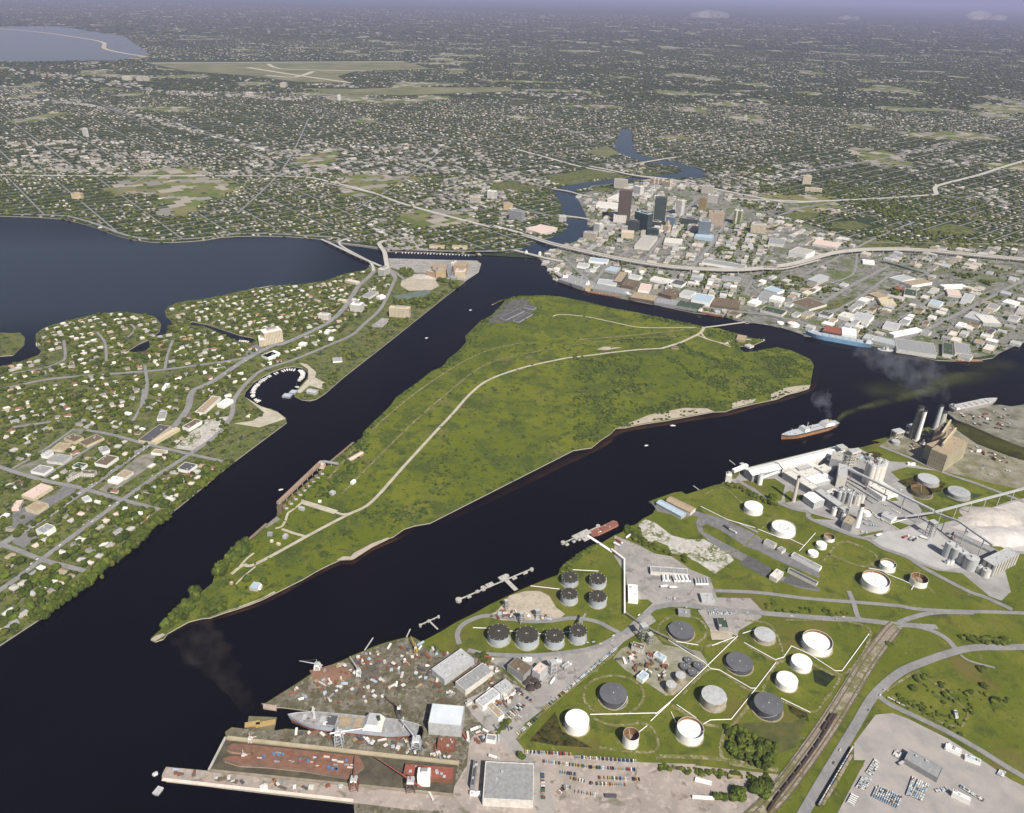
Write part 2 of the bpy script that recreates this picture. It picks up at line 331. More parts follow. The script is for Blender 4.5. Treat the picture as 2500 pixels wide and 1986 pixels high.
for s in ["B 600,262 1100,262 1700,258 1820,292 1500,300 1420,322 1480,352 1250,345 1080,322 780,300","B 1250,372 1500,376 1700,368 2156,368 2156,385 1700,402 1400,395","C 300,640 400,615 450,645 400,665"]:
    SH('airfield',s,mat((.19,.18,.10),(.11,.125,.05),.003))
SH('bay',"B -900,100 250,112 520,150 640,232 480,256 300,258 55,262 -900,285",M_river)
RIV=pts("D 172,660 250,628 340,597 430,565 510,530 565,497 570,478 560,445 552,415 540,390 530,345 522,305 500,268 472,218 462,195 530,178 600,158 700,142 800,132 920,112 C 460,752 560,738 650,738 700,730 713,718 700,706 650,698 600,690 570,684 540,678 490,665 450,645 432,625 430,610 445,590 450,560 455,545 480,543 505,550 512,570 508,600 515,625 530,645 560,662 600,668 700,685 740,700 790,715 828,735 815,748 750,750 690,751 620,754 560,758 480,766 400,776 330,787 290,796 255,808 D 640,205 625,225 650,270 680,320 700,370 708,400 720,430 738,480 745,505 735,530 700,555 640,580 580,605 500,630 430,650 350,684 345,712 250,690")
sheet('river',[G(*p) for p in RIV],M_river)
SH('river',"C 330,528 350,510 390,503 450,499 475,507 450,515 400,517 345,530",M_river)
WATERS=[RIV,pts("B -900,100 250,112 520,150 640,232 480,256 300,258 55,262 -900,285")]
# Davis Islands patches
for s,m in [("H 1340,420 1430,330 1600,220 1730,205 1640,330 1480,470 1300,445",M_white),("H 95,930 240,860 420,790 500,700 620,740 420,860 200,1010 95,1060",M_asph),("b 350,80 1350,108 1900,120 1975,180 1930,330 1700,480 1450,440 1180,480 1000,340 700,330 380,240",M_conc),
 ("b 580,470 850,360 1000,350 1170,470 1240,560 1100,640 700,650 560,560",M_sand),("b 440,740 780,680 1000,630 1110,660 940,760 600,835",mat((.13,.17,.15),(.10,.13,.12),.05)),
 ("b 20,1290 240,1120 400,1150 240,1294",M_conc),("H 1840,60 1960,130 2085,172 2150,225 1950,290 1760,260 1900,240 1990,180",M_path),
 ("H 95,1110 200,1080 280,1110 180,1200 95,1160",M_asph),("H 95,610 300,520 560,300 640,300 340,660 180,640",mat((.21,.205,.19),(.11,.13,.05),.04)),
 ("H 1050,500 1200,470 1240,510 960,700 820,790 740,760",mat((.27,.255,.23),(.14,.14,.10),.05)),("G 400,1190 460,1200 530,1260 520,1300 600,1340 580,1390 480,1360 410,1420 380,1410 470,1310 470,1240",M_path),
 ("G 0,1070 90,1050 150,1090 0,1150",M_asph),("G 1040,270 1220,225 1330,250 1370,340 1080,345",M_conc)]: SH('ground_patch',s,m)
# port patches
for nm,s,m in [('shipyard_ground',"J 345,770 480,685 620,598 860,463 1030,393 1200,318 1400,243 1560,203 1690,242 1740,312 K 230,852 440,865 620,892 760,960 860,1080 1060,1225 1115,1290 800,1545 880,1620 990,1700 L 720,1300 720,1713 Z 1250,2300 900,2300 J 1100,1600 0,1480 Y 880,640 865,600 935,550 1380,575 J 430,1004 520,990 1690,1079 1708,1000 1692,951 1500,920 480,795 400,795",M_dirt),
 ('sandy_yard',"L 560,1090 640,1178 1300,1240 1640,1275 2115,1292 O 300,1340 960,1412 880,1620 Z 1800,2300 1000,2300 J 1900,1600 2080,1300 2100,1100 K 560,1560 700,1560 800,1545",M_pink),
 ('quay_deck',"Y 240,962 690,1004 1200,1050 2156,1150 J 1100,1480 1960,1572 2100,1700 1600,1685 1000,1611 400,1541 0,1494 Y 700,1159 242,1109 195,1068 203,1030",M_pink),
 ('industrial_yard',"L 280,375 560,372 850,352 1100,318 1330,270 1450,170 1620,30 1720,0 1770,60 1490,240 1430,300 1000,660 640,940 565,1080 700,1250 790,1360 860,1500 900,1713 730,1713 735,1400 600,1250 380,1060 180,860 120,740 340,640 540,600 700,690 480,480",M_conc),
 ('sand_pad',"K 655,548 750,505 860,370 1000,330 1120,330 1200,370 1260,470 1340,530 1240,600 1000,592 800,582",M_sand),
 ('truck_yard',"M 0,890 250,990 420,1080 600,1110 800,1250 1000,1330 1040,1460 1075,1540 1420,1545 1555,1685 1400,1713 1000,1640 650,1640 500,1620 330,1713 280,1713 400,1600 350,1560 250,1560 150,1570 130,1400 120,1300 0,1110",M_conc),
 ('limestone_field',"M 250,770 330,720 430,760 600,890 760,930 940,930 1200,1080 1250,1150 1180,1200 1050,1290 1000,1260 870,1170 700,1090 600,1080 560,1000 420,940 380,970 300,900",M_white),
 ('asphalt_yard',"M 380,530 440,560 640,620 740,600 870,640 1150,720 1500,890 1560,950 1850,1090 2141,1250 2141,1340 1700,1150 1500,1050 1380,1010 1100,830 960,770 920,790 930,850 1300,1050 1380,1090 1600,1260 1800,1330 2141,1440 2141,1480 1900,1430 1600,1300 1200,1090 1000,960 880,850 850,760 880,700 830,680 740,700 450,640",M_asph),
 ('dark_pad',"M 1400,1100 1640,1230 1590,1330 1300,1180",mat((.11,.11,.11),s=.1)),('dark_pad',"M 1830,1300 2110,1430 2141,1460 1950,1430 1750,1375",mat((.11,.11,.11),s=.1)),
 ('works_yard',"P 130,650 250,640 370,505 840,390 1560,215 1760,245 N 500,195 560,225 730,290 830,330 1000,340 1330,430 1000,390 830,440 900,500 1010,600 1100,760 1190,890 1230,960 1320,990 1500,945 1800,845 2080,745 2300,700 2300,1300 1980,1290 2090,1700 R 1960,1340 1860,1440 1700,1380 1340,1080 1000,1040 700,920 N 700,1200 620,1130 400,1090 0,930 P 1560,1190 1100,1060 870,960 770,960 650,910 360,670 250,700",mat((.33,.325,.32),(.24,.235,.23),.03)),
 ('grass_field',"P 350,672 760,640 900,730 850,930 780,940 650,890 480,760",M_grass),('grass_field',"P 890,835 960,800 1060,850 1170,870 1190,920 1050,935 900,962",M_grass),
 ('grass_field',"N 480,1100 760,1050 740,1075 500,1125",M_grass),('grass_field',"N 640,880 900,960 1040,1000 920,1050 800,980",M_grass),('grass_field',"N 800,710 860,690 920,740 840,745",M_grass),
 ('bare_patch',"Q 270,760 400,730 510,770 440,820 300,830",M_wet),
 ('gravel_pile',"R 1200,480 1400,400 1450,300 1900,180 2300,60 2300,800 1930,775 1500,520 1350,522",mat((.50,.475,.455),(.38,.36,.34),.05)),
 ('grass_field',"R 1370,520 1500,520 1930,775 1840,800",M_grass),
 ('concrete_apron',"R 150,660 350,530 640,500 900,380 960,480 1100,620 1300,740 1100,850 1350,1000 1100,1040 850,950 600,830 200,720",mat((.42,.415,.41),(.35,.345,.34),.03)),
 ('tank_basin',"Q 670,1080 850,1030 1240,1100 1180,1210 900,1230 760,1140",M_wet),('tank_basin',"Q 1130,1240 1260,1170 1690,1240 1420,1345",mat((.05,.075,.02),(.03,.05,.012),.05)),
 ('power_yard',"Q 470,665 560,600 760,500 1100,470 1240,380 1380,490 1600,645 2000,795 2200,850 2200,1200 1900,1130 1200,960 950,840 780,760",mat((.27,.25,.20),(.13,.13,.07),.03)),
 ('storage_yard',"S 440,945 575,932 700,980 1000,1130 1300,1320 1490,1450 1900,1650 1900,2300 -200,2300 150,1700 360,1300 270,1300 270,1170",mat((.36,.33,.31),(.27,.26,.255),.03)),
 ('grass_field',"S 285,1312 350,1335 130,1640 -20,1900 -60,1800 80,1600",M_grass),
 ('marsh_patch',"L 680,1090 900,840 960,1010 1060,1060 1220,1150 900,1130",M_wet),('marsh_patch',"O 1230,600 1330,595 1410,645 1330,730 1240,690",mat((.02,.03,.008),(.01,.015,.005),.1)),
 ('marsh_patch',"O 1030,860 1180,920 1200,1000 1130,980 1050,920",M_wet),('marsh_patch',"O 640,1020 800,1000 1050,1010 1180,960 1100,1200 960,1250 700,1090",mat((.10,.10,.03),(.06,.07,.02),.06)),
 ('tank_basin',"O 970,1310 O 640,1180",M_wet) if 0 else ('service_yard',"O 330,130 400,120 820,150 830,185 650,290 640,330 430,282",M_conc),
 ('service_yard',"O 0,330 60,400 350,450 420,560 330,640 150,790 60,800 L 1850,700 1700,600 1500,480 1400,380 1470,300 1560,260 1700,240",mat((.30,.29,.25),(.17,.17,.09),.05)),
 ('sand_pad',"O 425,275 600,300 600,340 540,360 440,362",M_sand)]: SH(nm,s,m)
# Harbour Island patches, beaches, paths
for s in ["V 290,928 350,905 500,845 620,820 730,800 880,803 925,822 620,876 450,902 340,926","V 1045,800 1045,768 1120,745 1200,740 1190,764 1060,798","V 1300,750 1300,710 1380,670 1470,655 1560,648 1550,672 1480,690 1340,738","X 1060,1250 1130,1210 1200,1215 1230,1180 1400,1090 1560,1030 1580,1040 1400,1130 1230,1240 1130,1250","I 55,1578 90,1550 150,1530 170,1540 90,1590","V 150,415 200,395 260,400 320,402 220,420","I 480,1412 700,1338 900,1262 980,1215 1000,1222 800,1312"]: SH('beach',s,M_sand)
SH('old_dock',"D 0,1150 110,1040 250,1010 330,1080 300,1130 230,1180 60,1200 -30,1200",mat((.12,.12,.11),(.07,.07,.06),.05))
SH('old_dock',"X 490,830 530,860 460,900 400,940 340,940 400,905",mat((.25,.24,.21),s=.1))
for s,w in [("V 862,268 838,302 800,325 700,370 580,408",9),("V 580,408 430,416 250,435 120,452 0,466 A 1180,757 1100,775 1030,800 990,830 950,875 X 2030,0 1700,360 1400,690 1200,800 1100,850 780,1020 300,1280 180,1290",7),("X 180,1290 120,1330 60,1382",6),("X 740,690 850,725 1060,790",13),("X 1060,790 1120,810 1200,800",6),("X 740,670 730,700 640,770 600,800 575,870 540,925 480,945",4.5),("X 540,950 640,985 760,1020",6),("X 275,1180 200,1240 130,1320",4),("X 290,1310 180,1400 100,1480",3),
  ("D 460,1150 520,1135 700,1150 900,1190 1100,1230 1300,1235 1590,1232",5),("D 1545,1290 1650,1330 1790,1360",5),("V 840,300 870,340 960,370 1040,400",5),("V 1000,380 1060,350 1170,350",8)]:
    ribbon('dirt_path',s,w,M_path,rec=False)
DKM=ground_mat('dike_track',[(.20,.19,.075),(.05,.44,.56,(.13,.14,.04)),(.2,.52,.6,(.33,.30,.2))])
for s,w in [("O 130,870 360,1010 540,1035 620,1010 820,760",5),("O 210,790 420,590 560,640 700,740 800,760",4),("O 545,1035 535,1300 960,1375",5),("O 830,755 1040,860 1230,925 1330,820 1440,650 1330,600 1100,520 950,545 840,740",4),("O 700,400 950,530 1000,480 900,250 700,210",4),("O 1060,410 1440,640 1680,320 1500,220 1000,205",4),("O 360,420 640,360",5),("O 0,1270 500,1290 950,1385",6),("L 1230,900 1420,960 1700,950 1760,1180 1280,1150 1480,960",4),("L 570,1085 850,800 1440,320",4),("S 520,760 700,640 780,600",4),("S 750,600 900,700 1100,870 1160,940 1110,1040 1220,990",3.5),("S 1100,1040 960,1010 700,880 560,800",3),("N 130,1380 330,1170 680,1310 550,1430 180,1300",5),("N 620,1430 1000,1480 1300,1713",3),("M 950,460 1130,390 1300,520 1500,700",3),("M 1100,1090 1300,1040 1500,860 1700,650",3),("V 30,350 300,330 600,300 830,270",7),("V -60,395 200,360 500,335 760,330",5),("A 690,1010 790,900 900,810 1010,745 1100,722",5),("A 720,1040 850,910 940,830 1030,765 1160,735",5)]: ribbon('grass_track',s,w,DKM,rec=False)
for f_,cx_,cy_,rx_,ry_ in [('L',1402,700,260,170),('K',1680,1220,1,1),('O',210,290,190,120)]:
    if rx_>1: ribbon('grass_track',[g1(f_,cx_+rx_*math.cos(a*.5236),cy_+ry_*math.sin(a*.5236)) for a in range(12)],4,DKM,k=3,rec=False,closed=True)
# roads: (points, width)
for s,w in [("H -400,1420 95,1120 370,950 640,760 880,590 1100,430 1300,290 1410,150 1450,20 F 1600,1330 1850,1165 2050,1062 G 300,1040 600,900 730,790 800,690 850,610 930,540 962,495 940,455",16),
 ("H -300,1700 95,1450 330,1270 600,1070 900,850 1200,640 1430,490 1640,340 1740,200 1755,100 1800,20 G 40,1310 140,1240 380,1160 620,1060 800,980 900,890 1000,800 1060,700 1110,590 1125,540 1080,480 1060,440",11),
 ("H -200,520 95,620 330,690 580,740 900,830 1200,910",10),("H 650,310 860,350 1080,410 1420,490 1700,550",9),("H -100,1140 95,1200 330,1290 640,1370",10),("F -200,1420 97,1370 400,1310 900,1270 1250,1240 1700,1180 1850,1150",11),
 ("F 1090,1210 1100,1290 1105,1380 1085,1500",8),("H 95,290 450,240",9),("H 95,600 300,480 560,300",7),("H 330,665 560,520 760,390",8),("H 1000,240 1060,130 1080,0",7),("F 480,1020 490,1150 440,1190 330,1230 97,1270",7),("F 730,960 790,1040 800,1180",7),("F 980,900 1015,940 960,1000",6),("F 1300,1020 1260,1130 1240,1240",7),
 ("b 360,270 470,330 560,400 640,470",9),("b 470,460 400,350 370,300",7),
 ("B -900,880 55,903 150,905 270,910 340,925 420,950 510,985 600,1005 720,1010 850,1002 960,988 1100,984 1300,994 1420,1003 G 700,285 850,305 1000,325 1100,335 1500,350 1780,352 1960,345 D 100,655 230,640",14),
 ("K 430,790 410,710 440,640 520,585 650,545 800,555 1000,592 1200,590 1400,565 1600,592 1740,660 1800,700 1700,770 1560,825 1350,860 1100,885 860,885 640,870 500,840",8),("K 1850,700 1950,600 2115,470",9),
 ("O 0,110 160,85 400,112 820,152 1300,192 1580,205 1900,242 2200,262",11),("S 600,248 750,256 900,300 1000,360 1060,430",9),("S -400,2200 0,1500 150,1250 300,1000 400,830 500,720 640,610 800,540 1000,470 1200,425 1500,420 2000,410",13),
 ("S 460,800 560,870 750,960 1000,1080 1250,1220 1490,1370 1900,1600",9),("S 230,-20 270,80 310,190 420,222",8),("M 1040,1470 1500,1490 2000,1550 S 300,70 600,95 750,120 1000,137 1500,150 2000,170",8),("S 620,228 720,190 900,150 1200,150",9),("P 250,660 360,720 500,810 650,910 800,960 1000,1040 1200,1090 N 0,935 400,1095 600,1150 750,1240 1000,1330 R 800,990 1150,1180 1450,1330 1650,1400 2000,1560",9),
 ("M 1300,760 1500,860",6),("S 1100,480 1180,530 1370,580",4),("Q 470,670 800,800 1200,975 1600,1110 1990,1260 2300,1380",9),
 # mainland and downtown
 ("D 1040,870 1280,560 1420,400 1560,240",11),("D 770,890 920,730 1160,570",13),("D 1240,920 1500,780 1620,640 1740,480 1900,260",11),("D 1380,1000 1500,800 1700,560",8),("D 1700,850 1560,700 1440,560",8),("D 1900,980 2156,560",10),("D 900,560 1400,660 2156,720",9),("D 1000,620 800,600 640,640",9),("D 1280,700 1700,760 2100,790",8),("D 860,500 1300,600 1900,660",8),
 ("D 540,700 600,760 700,850 760,900 1000,950 1300,1010 1600,1080 2000,1130 E 300,1150 700,1250 1100,1320 1300,1300 1500,1210 1700,1110 2050,930 2300,800",13),("D 1850,850 2000,960 2100,1060",9),
 ("E 440,870 1020,570 1330,440",12),("E 520,1120 800,950 1140,770",14),("E 600,1180 930,1000 1180,810",12),("E 750,1250 1100,1000 1430,820",9),("E 1100,1250 1500,1000 1750,900",9),("E 940,590 1600,600 2300,610",9),("E 900,680 870,830 700,900",9),
 ("E -100,262 400,280 540,285 900,270 1200,255 1500,232",22),("E 1500,232 1490,180 1560,150 1800,90 2050,10 2300,-60",24),("E 1500,235 1700,260 2050,320 2300,360",14),("E 280,400 500,330 700,300",12),
 ("C 0,625 150,665 300,705 480,735 600,748 720,765 850,795 1000,825 1150,852 1280,850",22),("C 700,770 660,780 720,800 800,790",7),("D 730,200 760,170 850,165 1000,200",7),
 ("B -200,728 55,738 400,742 800,742 1250,745 1400,770 1560,810 1700,860 1900,915 2060,955 D 0,465 120,495 230,525",20),
 ("D -50,130 200,130 420,180 740,250 800,240",12),("D 60,330 330,370 520,400 740,420",11),
 ("C 1180,735 1500,680 1700,640 2080,560 2400,500",14),("B 55,440 300,430 500,470 900,575 1250,660",14),("B 1250,440 1600,520 2156,640",16),("B 1500,880 1700,760 1900,600",9),("B 500,800 800,660 1100,540",9),("B 1000,900 1200,700 1300,500",9)]:
    ribbon('road',s,w,M_hwy if w>=20 and not s.startswith('H') else M_road)
for s,w in [("B 640,268 1120,263 1500,262 1700,262",60),("B 1040,285 1250,318 1480,350",60),("B 1120,318 1240,326 1320,302",60),("B 1130,270 1180,290 1400,298 1650,302",50)]: ribbon('runway',s,w,M_path,k=3)
ribbon('causeway',"B -400,90 100,130 300,155 430,178 440,205 520,225 620,240",60,M_sand,k=4)
for s in ["O 560,1900 880,1600 1080,1350 1300,1040 1500,730 1640,505 1800,300 1870,240","O 640,1900 960,1600 1160,1350 1380,1040 1560,740 1700,505 1850,300 1890,255"]: ribbon('railway_bed',s,15,M_ballast,rec=False)
ribbon('railway_bed',"O 1290,1640 1520,1250",9,M_ballast,rec=False)
railm=mat((.13,.105,.08),(.08,.065,.05),.3)
def offs(s,d):
    P=smooth_line([Vector((p.x,p.y,0)) for p in W(s)],4); L,_=edges(P,2*d); return L
RAILS="O 600,1900 920,1600 1120,1350 1340,1040 1530,735 1670,505 1825,300 1880,248"
for d in (-12,-7,4,10): ribbon('railway_track',offs(RAILS,d) if d else W(RAILS),1.7,railm,k=1,rec=False)
# ============================================================ OBJECT BUILDERS
white=mat((.86,.85,.83),(.78,.77,.75),.3,.5); offw=mat((.66,.64,.60),(.52,.50,.46),.2); lgrey=mat((.46,.47,.48),(.36,.37,.38),.2,.6); grey=mat((.30,.305,.315),(.23,.235,.24),.2); dgrey=mat((.10,.10,.11),(.075,.075,.082),.15,.7)
black=mat((.03,.03,.03)); cream=mat((.60,.52,.38),(.48,.41,.29),.2); tanm=mat((.38,.30,.21),(.30,.24,.16),.2); rust=mat((.24,.10,.06),(.16,.07,.045),.3); redb=mat((.30,.10,.07),(.22,.07,.05),.3)
brown=mat((.17,.13,.09),(.11,.085,.06),.2); bluew=mat((.42,.52,.60),(.34,.43,.52),.2,.5); pinkw=mat((.66,.52,.46),(.55,.43,.38),.2); dgreen=mat((.06,.09,.06),(.04,.06,.04),.2); concm=mat((.44,.43,.40),(.34,.33,.30),.15); steel=mat((.35,.36,.37),(.22,.2,.19),.5,.5,.3)
timber=mat((.24,.19,.13),(.15,.115,.08),.4); blue=mat((.10,.22,.42),(.08,.18,.35),.3,.5); yellow=mat((.55,.38,.06),(.45,.3,.05),.3)
CM={'white':white,'off-white':offw,'light grey':lgrey,'grey':grey,'dark grey':dgrey,'cream':cream,'tan':tanm,'rusty':rust,'red':redb,'brown':brown,'pale blue':bluew,'pink':pinkw,'dark green':dgreen,'concrete':concm}
def ang(a,b): return math.atan2(b.y-a.y,b.x-a.x)
# ---- storage tanks
def tank(f,xt,yt,w,yb,kind,label,lm,side=None):
    """xt,yt centre of the top ellipse, w its width, yb height of the bottom centre, all in frame units"""
    sx,sy=px(f,xt,yb); c=G(sx,sy)
    for _ in range(3):
        h=hgt(c,px(f,xt,yt)[1]); 
        tx,ty=px(f,xt,yt); c2=G(tx,ty,LAND+h); c=Vector((c2.x,c2.y,LAND))
    r=w/FR[f][2]/FX*proj((c.x,c.y,LAND+h))[2]/2
    t=thing('storage_tank',label,'storage tank',c,RN.uniform(0,6),None,lm)
    b=MB(); n=40
    sm={'white':white,'dark':mat((.085,.088,.10),(.06,.062,.07),.08,.7),'greyrust':mat((.40,.40,.38),(.30,.21,.10),.12,.7),'darktop':mat((.40,.44,.47),(.34,.37,.40),.1,.6),'grey':mat((.36,.38,.40),(.28,.29,.30),.15,.6),'striped':mat((.40,.42,.44),(.17,.18,.19),.35,.6)}
    if kind=='darktop':
        b.cyl(0,0,0,h,r,sm['darktop'],n,cap=False); b.build('shell',t,True)
        q=MB(); q.cyl(0,0,h-.5,h+.25,r+.35,mat((.055,.052,.042),(.04,.038,.03),.1),n,cap=False); q.disc(0,0,h+.25,r+.35,mat((.055,.052,.042),(.04,.038,.03),.1),n,h=r*.06); ro=q.build('roof',t)
        for i in range(4): s2=MB(); s2.cyl(random.uniform(-2,2),random.uniform(-2,2),h+r*.05,h+r*.05+1.2,.5,offw,8); s2.build('roof_vent',ro)
        for i in range(12): s2=MB(); s2.box((r-.3)*math.cos(i*.5236),(r-.3)*math.sin(i*.5236),h,h+.9,.9,.9,offw); s2.build('roof_hatch',ro)
    elif kind in('white','dark','greyrust','grey','striped'):
        b.cyl(0,0,0,h,r,sm[kind],n,cap=False); b.build('shell',t,True)
        top={'white':white,'dark':mat((.12,.125,.14),(.10,.104,.115),.05,.75),'greyrust':lgrey,'grey':lgrey,'striped':mat((.38,.40,.42),(.27,.28,.29),.12)}[kind]
        q=MB(); q.disc(0,0,h+.02,r*1.004,top,n,h=r*.05); ro=q.build('roof',t)
        s2=MB(); s2.cyl(0,0,h+r*.05,h+r*.05+1.,.8,offw,8); s2.build('roof_vent',ro)
        for i in range(2): a=i*2.4; s2=MB(); s2.cyl(r*.6*math.cos(a),r*.6*math.sin(a),h+.4,h+1.4,.4,offw,8); s2.build('roof_vent',ro)
    else: # open-topped floating roof
        side=white if kind!='opengrey' else mat((.17,.15,.12),(.11,.10,.08),.2); ins=mat((.26,.14,.06),(.16,.085,.04),.2) 
        b.cyl(0,0,0,h,r,side,n,cap=False); ri=r*.985
        k=len(b.v); b.add([(ri*math.cos(2*math.pi*i/n),ri*math.sin(2*math.pi*i/n),z) for z in (h*.1,h) for i in range(n)],[(i,n+i,n+(i+1)%n,(i+1)%n) for i in range(n)],ins)
        b.disc(0,0,h,r*1.01,side,n,r0=ri); b.build('shell',t,True)
        fz={'openrust':.25,'openwhite':.66,'opengrey':.35,'ring':.9}[kind]*h; fm={'openrust':mat((.30,.24,.17),(.16,.10,.05),.15),'openwhite':white,'opengrey':mat((.10,.08,.03),(.06,.05,.02),.1),'ring':white}[kind]
        q=MB(); q.disc(0,0,fz,ri,fm,n); ro=q.build('floating_roof',t)
        if kind=='ring':
            q=MB(); q.disc(0,0,fz+.1,r*.42,grey,n,r0=r*.36); q.build('roof_ring',ro)
        s2=MB(); s2.tube((r*.98,0,h),(-r*.1,0,fz+.3),.35,lgrey,4); s2.build('roof_ladder',ro)
    s2=MB(); ns=14
    s2.add([((r+q)*math.cos(i*.09),(r+q)*math.sin(i*.09),h*i/ns+.3) for i in range(ns+1) for q in (.05,1.1)],[(2*i,2*i+1,2*i+3,2*i+2) for i in range(ns)],lgrey)
    s2.build('stair',t)
    p=MB(); p.disc(0,0,.55,r*1.12,mat((.36,.31,.22),(.2,.19,.09),.2),n); p.build('pad',t)
    return t,h,r
TK=[('K',768,682,190,745,'darktop','wide dark-topped grey tank, leftmost in the oval road loop','the leftmost dark-topped tank'),
('K',1012,703,195,770,'darktop','largest dark-topped grey tank, second from the left in the oval road loop',None),
('K',1250,712,165,778,'darktop','dark-topped grey tank, third from the left in the oval road loop',None),
('K',1452,668,150,742,'darktop','small dark-topped grey tank at the right end of the oval loop','the small dark-topped tank'),
('K',1380,212,142,258,'darktop','upper left of the square group of four dark-topped tanks by the shore',None),
('K',1620,222,142,272,'darktop','upper right of the square group of four dark-topped tanks',"the four clustered dark-topped tanks"),
('K',1375,350,145,410,'darktop','lower left of the square group of four dark-topped tanks',None),
('K',1622,372,148,434,'darktop','lower right of the square group of four dark-topped tanks',None),
('L',1402,680,237,725,'dark','low charcoal tank in the grass circle nearest the parked-car road','the low charcoal tank beside the car road'),
('L',1090,900,208,965,'white','tall plain white tank at the left corner of the triangular tank field','the tall white tank'),
('L',1557,1030,138,1110,'openrust','small white open-topped tank with rusty inside near the car park','the small open white tank'),
('O',204,280,195,302,'dark','charcoal tank ringed by pale gravel beside the crossroads','the charcoal tank by the crossroads'),
('O',855,315,162,345,'greyrust','grey tank with rust streaks, top of the large tank field','the rust-streaked grey tank'),
('O',1268,362,225,412,'openwhite','largest open white tank with mottled floating roof and rusty rim','the largest open white tank'),
('O',658,530,205,560,'dark','charcoal tank in the middle of the large tank field','the middle charcoal tank'),
('O',1143,525,157,565,'white','upper of two plain white tanks by the marshy corner',None),
('O',1030,665,163,708,'white','lower of two plain white tanks by the marshy corner','the two plain white tanks'),
('O',458,790,192,850,'greyrust','broad grey tank with orange rust bands beside the diagonal pipeline',None),
('O',885,855,222,905,'dark','largest charcoal tank, near the marsh at the lower right of the tank field','the largest charcoal tank'),
('O',275,1045,205,1105,'openwhite','white floating-roof tank, lowest in the large tank field','the lowest floating-roof tank'),
('O',198,635,80,680,'greyrust','upper of two slim grey tanks beside the small black tanks',None),
('O',125,705,82,760,'greyrust','lower of two slim grey tanks beside the diagonal pipeline',None),
('O',258,515,66,533,'dark','small black tank, top of the cluster of four',None),('O',225,562,68,582,'dark','small black tank, left of the cluster of four',None),
('O',335,555,76,580,'dark','small black tank, right of the cluster of four','the small black tanks'),('O',290,602,76,626,'dark','small black tank, lowest of the cluster of four',None),
('M',1457,580,190,632,'white','plain white tank nearest the tall chimney lawn','the upper white tank'),
('M',1772,795,240,850,'ring','broad white tank with a grey ring on its roof','the ring-roofed white tank'),
('M',2080,1065,106,1092,'white','small white tank beside the railway sheds, lowest of three',None),
('N',112,1190,108,1226,'white','small closed white tank between two others',None),('N',195,1112,108,1148,'openrust','small open rusty-roofed tank, highest of three small ones','the three small tanks'),
('N',683,1555,272,1620,'openwhite','broad white floating-roof tank with brown rim by the curved track','the broad floating-roof tank'),
('N',810,1395,155,1450,'openwhite','medium white tank with a ladder across its roof',None),
('N',1137,1547,170,1605,'openrust','white open tank with deep rusty inside near the right edge','the deep rusty tank'),
('Q',1040,1047,232,1090,'grey','weathered grey tank, upper left in the dark basins','the weathered grey tank'),('Q',962,1180,236,1225,'opengrey','dark open tank with rusty water in the basins',None),('Q',1398,1200,242,1243,'striped','grey tank with streaked sides, right in the dark basins','the streaked tank'),
('N',585,850,100,884,'openwhite','small white open tank behind the front chimney',None),('Q',655,607,90,640,'grey','small grey tank beside the waterside gantries','the waterside grey tank'),
('E',325,1193,52,1203,'white','small pale tank on the far shore',None),('E',425,1196,88,1218,'openwhite','larger white tank on the far shore beside the blue ship','the far shore tanks')]
for a in TK:
    t,h,r=tank(*a)
    if a[5]=='darktop': t['group']='dark-topped grey tanks'
    elif a[5]=='dark': t['group']='charcoal tanks of the tank field'
    else: t['group']='pale storage tanks of the port'
    SEGS.append((t.location.x,t.location.y,t.location.x+1,t.location.y,r+3))
# ---- pipelines
def pipeline(s,label,z=1.2,r=.6,m=white,sup=0,cat='pipeline',lm=None,k=1,closed_gallery=None):
    P=[Vector((p.x,p.y,0)) for p in W(s)]; o=P[0]; t=thing('pipeline' if not closed_gallery else 'conveyor',label,cat,Vector((o.x,o.y,LAND)),0,None,None)
    if lm: a_,b_,_=proj(((P[0].x+P[-1].x)/2,(P[0].y+P[-1].y)/2,0)); LM.append((a_,b_,lm))
    b=MB(); L=[p-o for p in P]; Z=z if isinstance(z,list) else [z]*len(P)
    for i in range(len(L)-1):
        p,q=L[i].copy(),L[i+1].copy(); p.z=Z[i]; q.z=Z[i+1]
        if closed_gallery:
            w,hh=closed_gallery; d=(q-p); d2=Vector((d.x,d.y,0)).normalized(); nn=Vector((-d2.y,d2.x,0))*w/2; up=Vector((0,0,hh))
            vs=[p-nn,p+nn,p+nn+up,p-nn+up,q-nn,q+nn,q+nn+up,q-nn+up]
            b.add(vs,[(0,4,5,1),(1,5,6,2),(2,6,7,3),(3,7,4,0),(0,1,2,3),(7,6,5,4)],m)
        else: b.tube(p,q,r,m,6)
    b.build('pipe' if not closed_gallery else 'gallery',t)
    if sup:
        for i in range(len(L)-1):
            n_=max(1,int((L[i+1]-L[i]).length/sup))
            for j in range(n_):
                f=(j+.5)/n_; p=L[i].lerp(L[i+1],f); zz=Z[i]*(1-f)+Z[i+1]*f
                s2=MB(); s2.box(p.x,p.y,0,zz,1.2 if closed_gallery else .6,1.2 if closed_gallery else .6,steel if not closed_gallery else concm); s2.build('support',t)
    return t
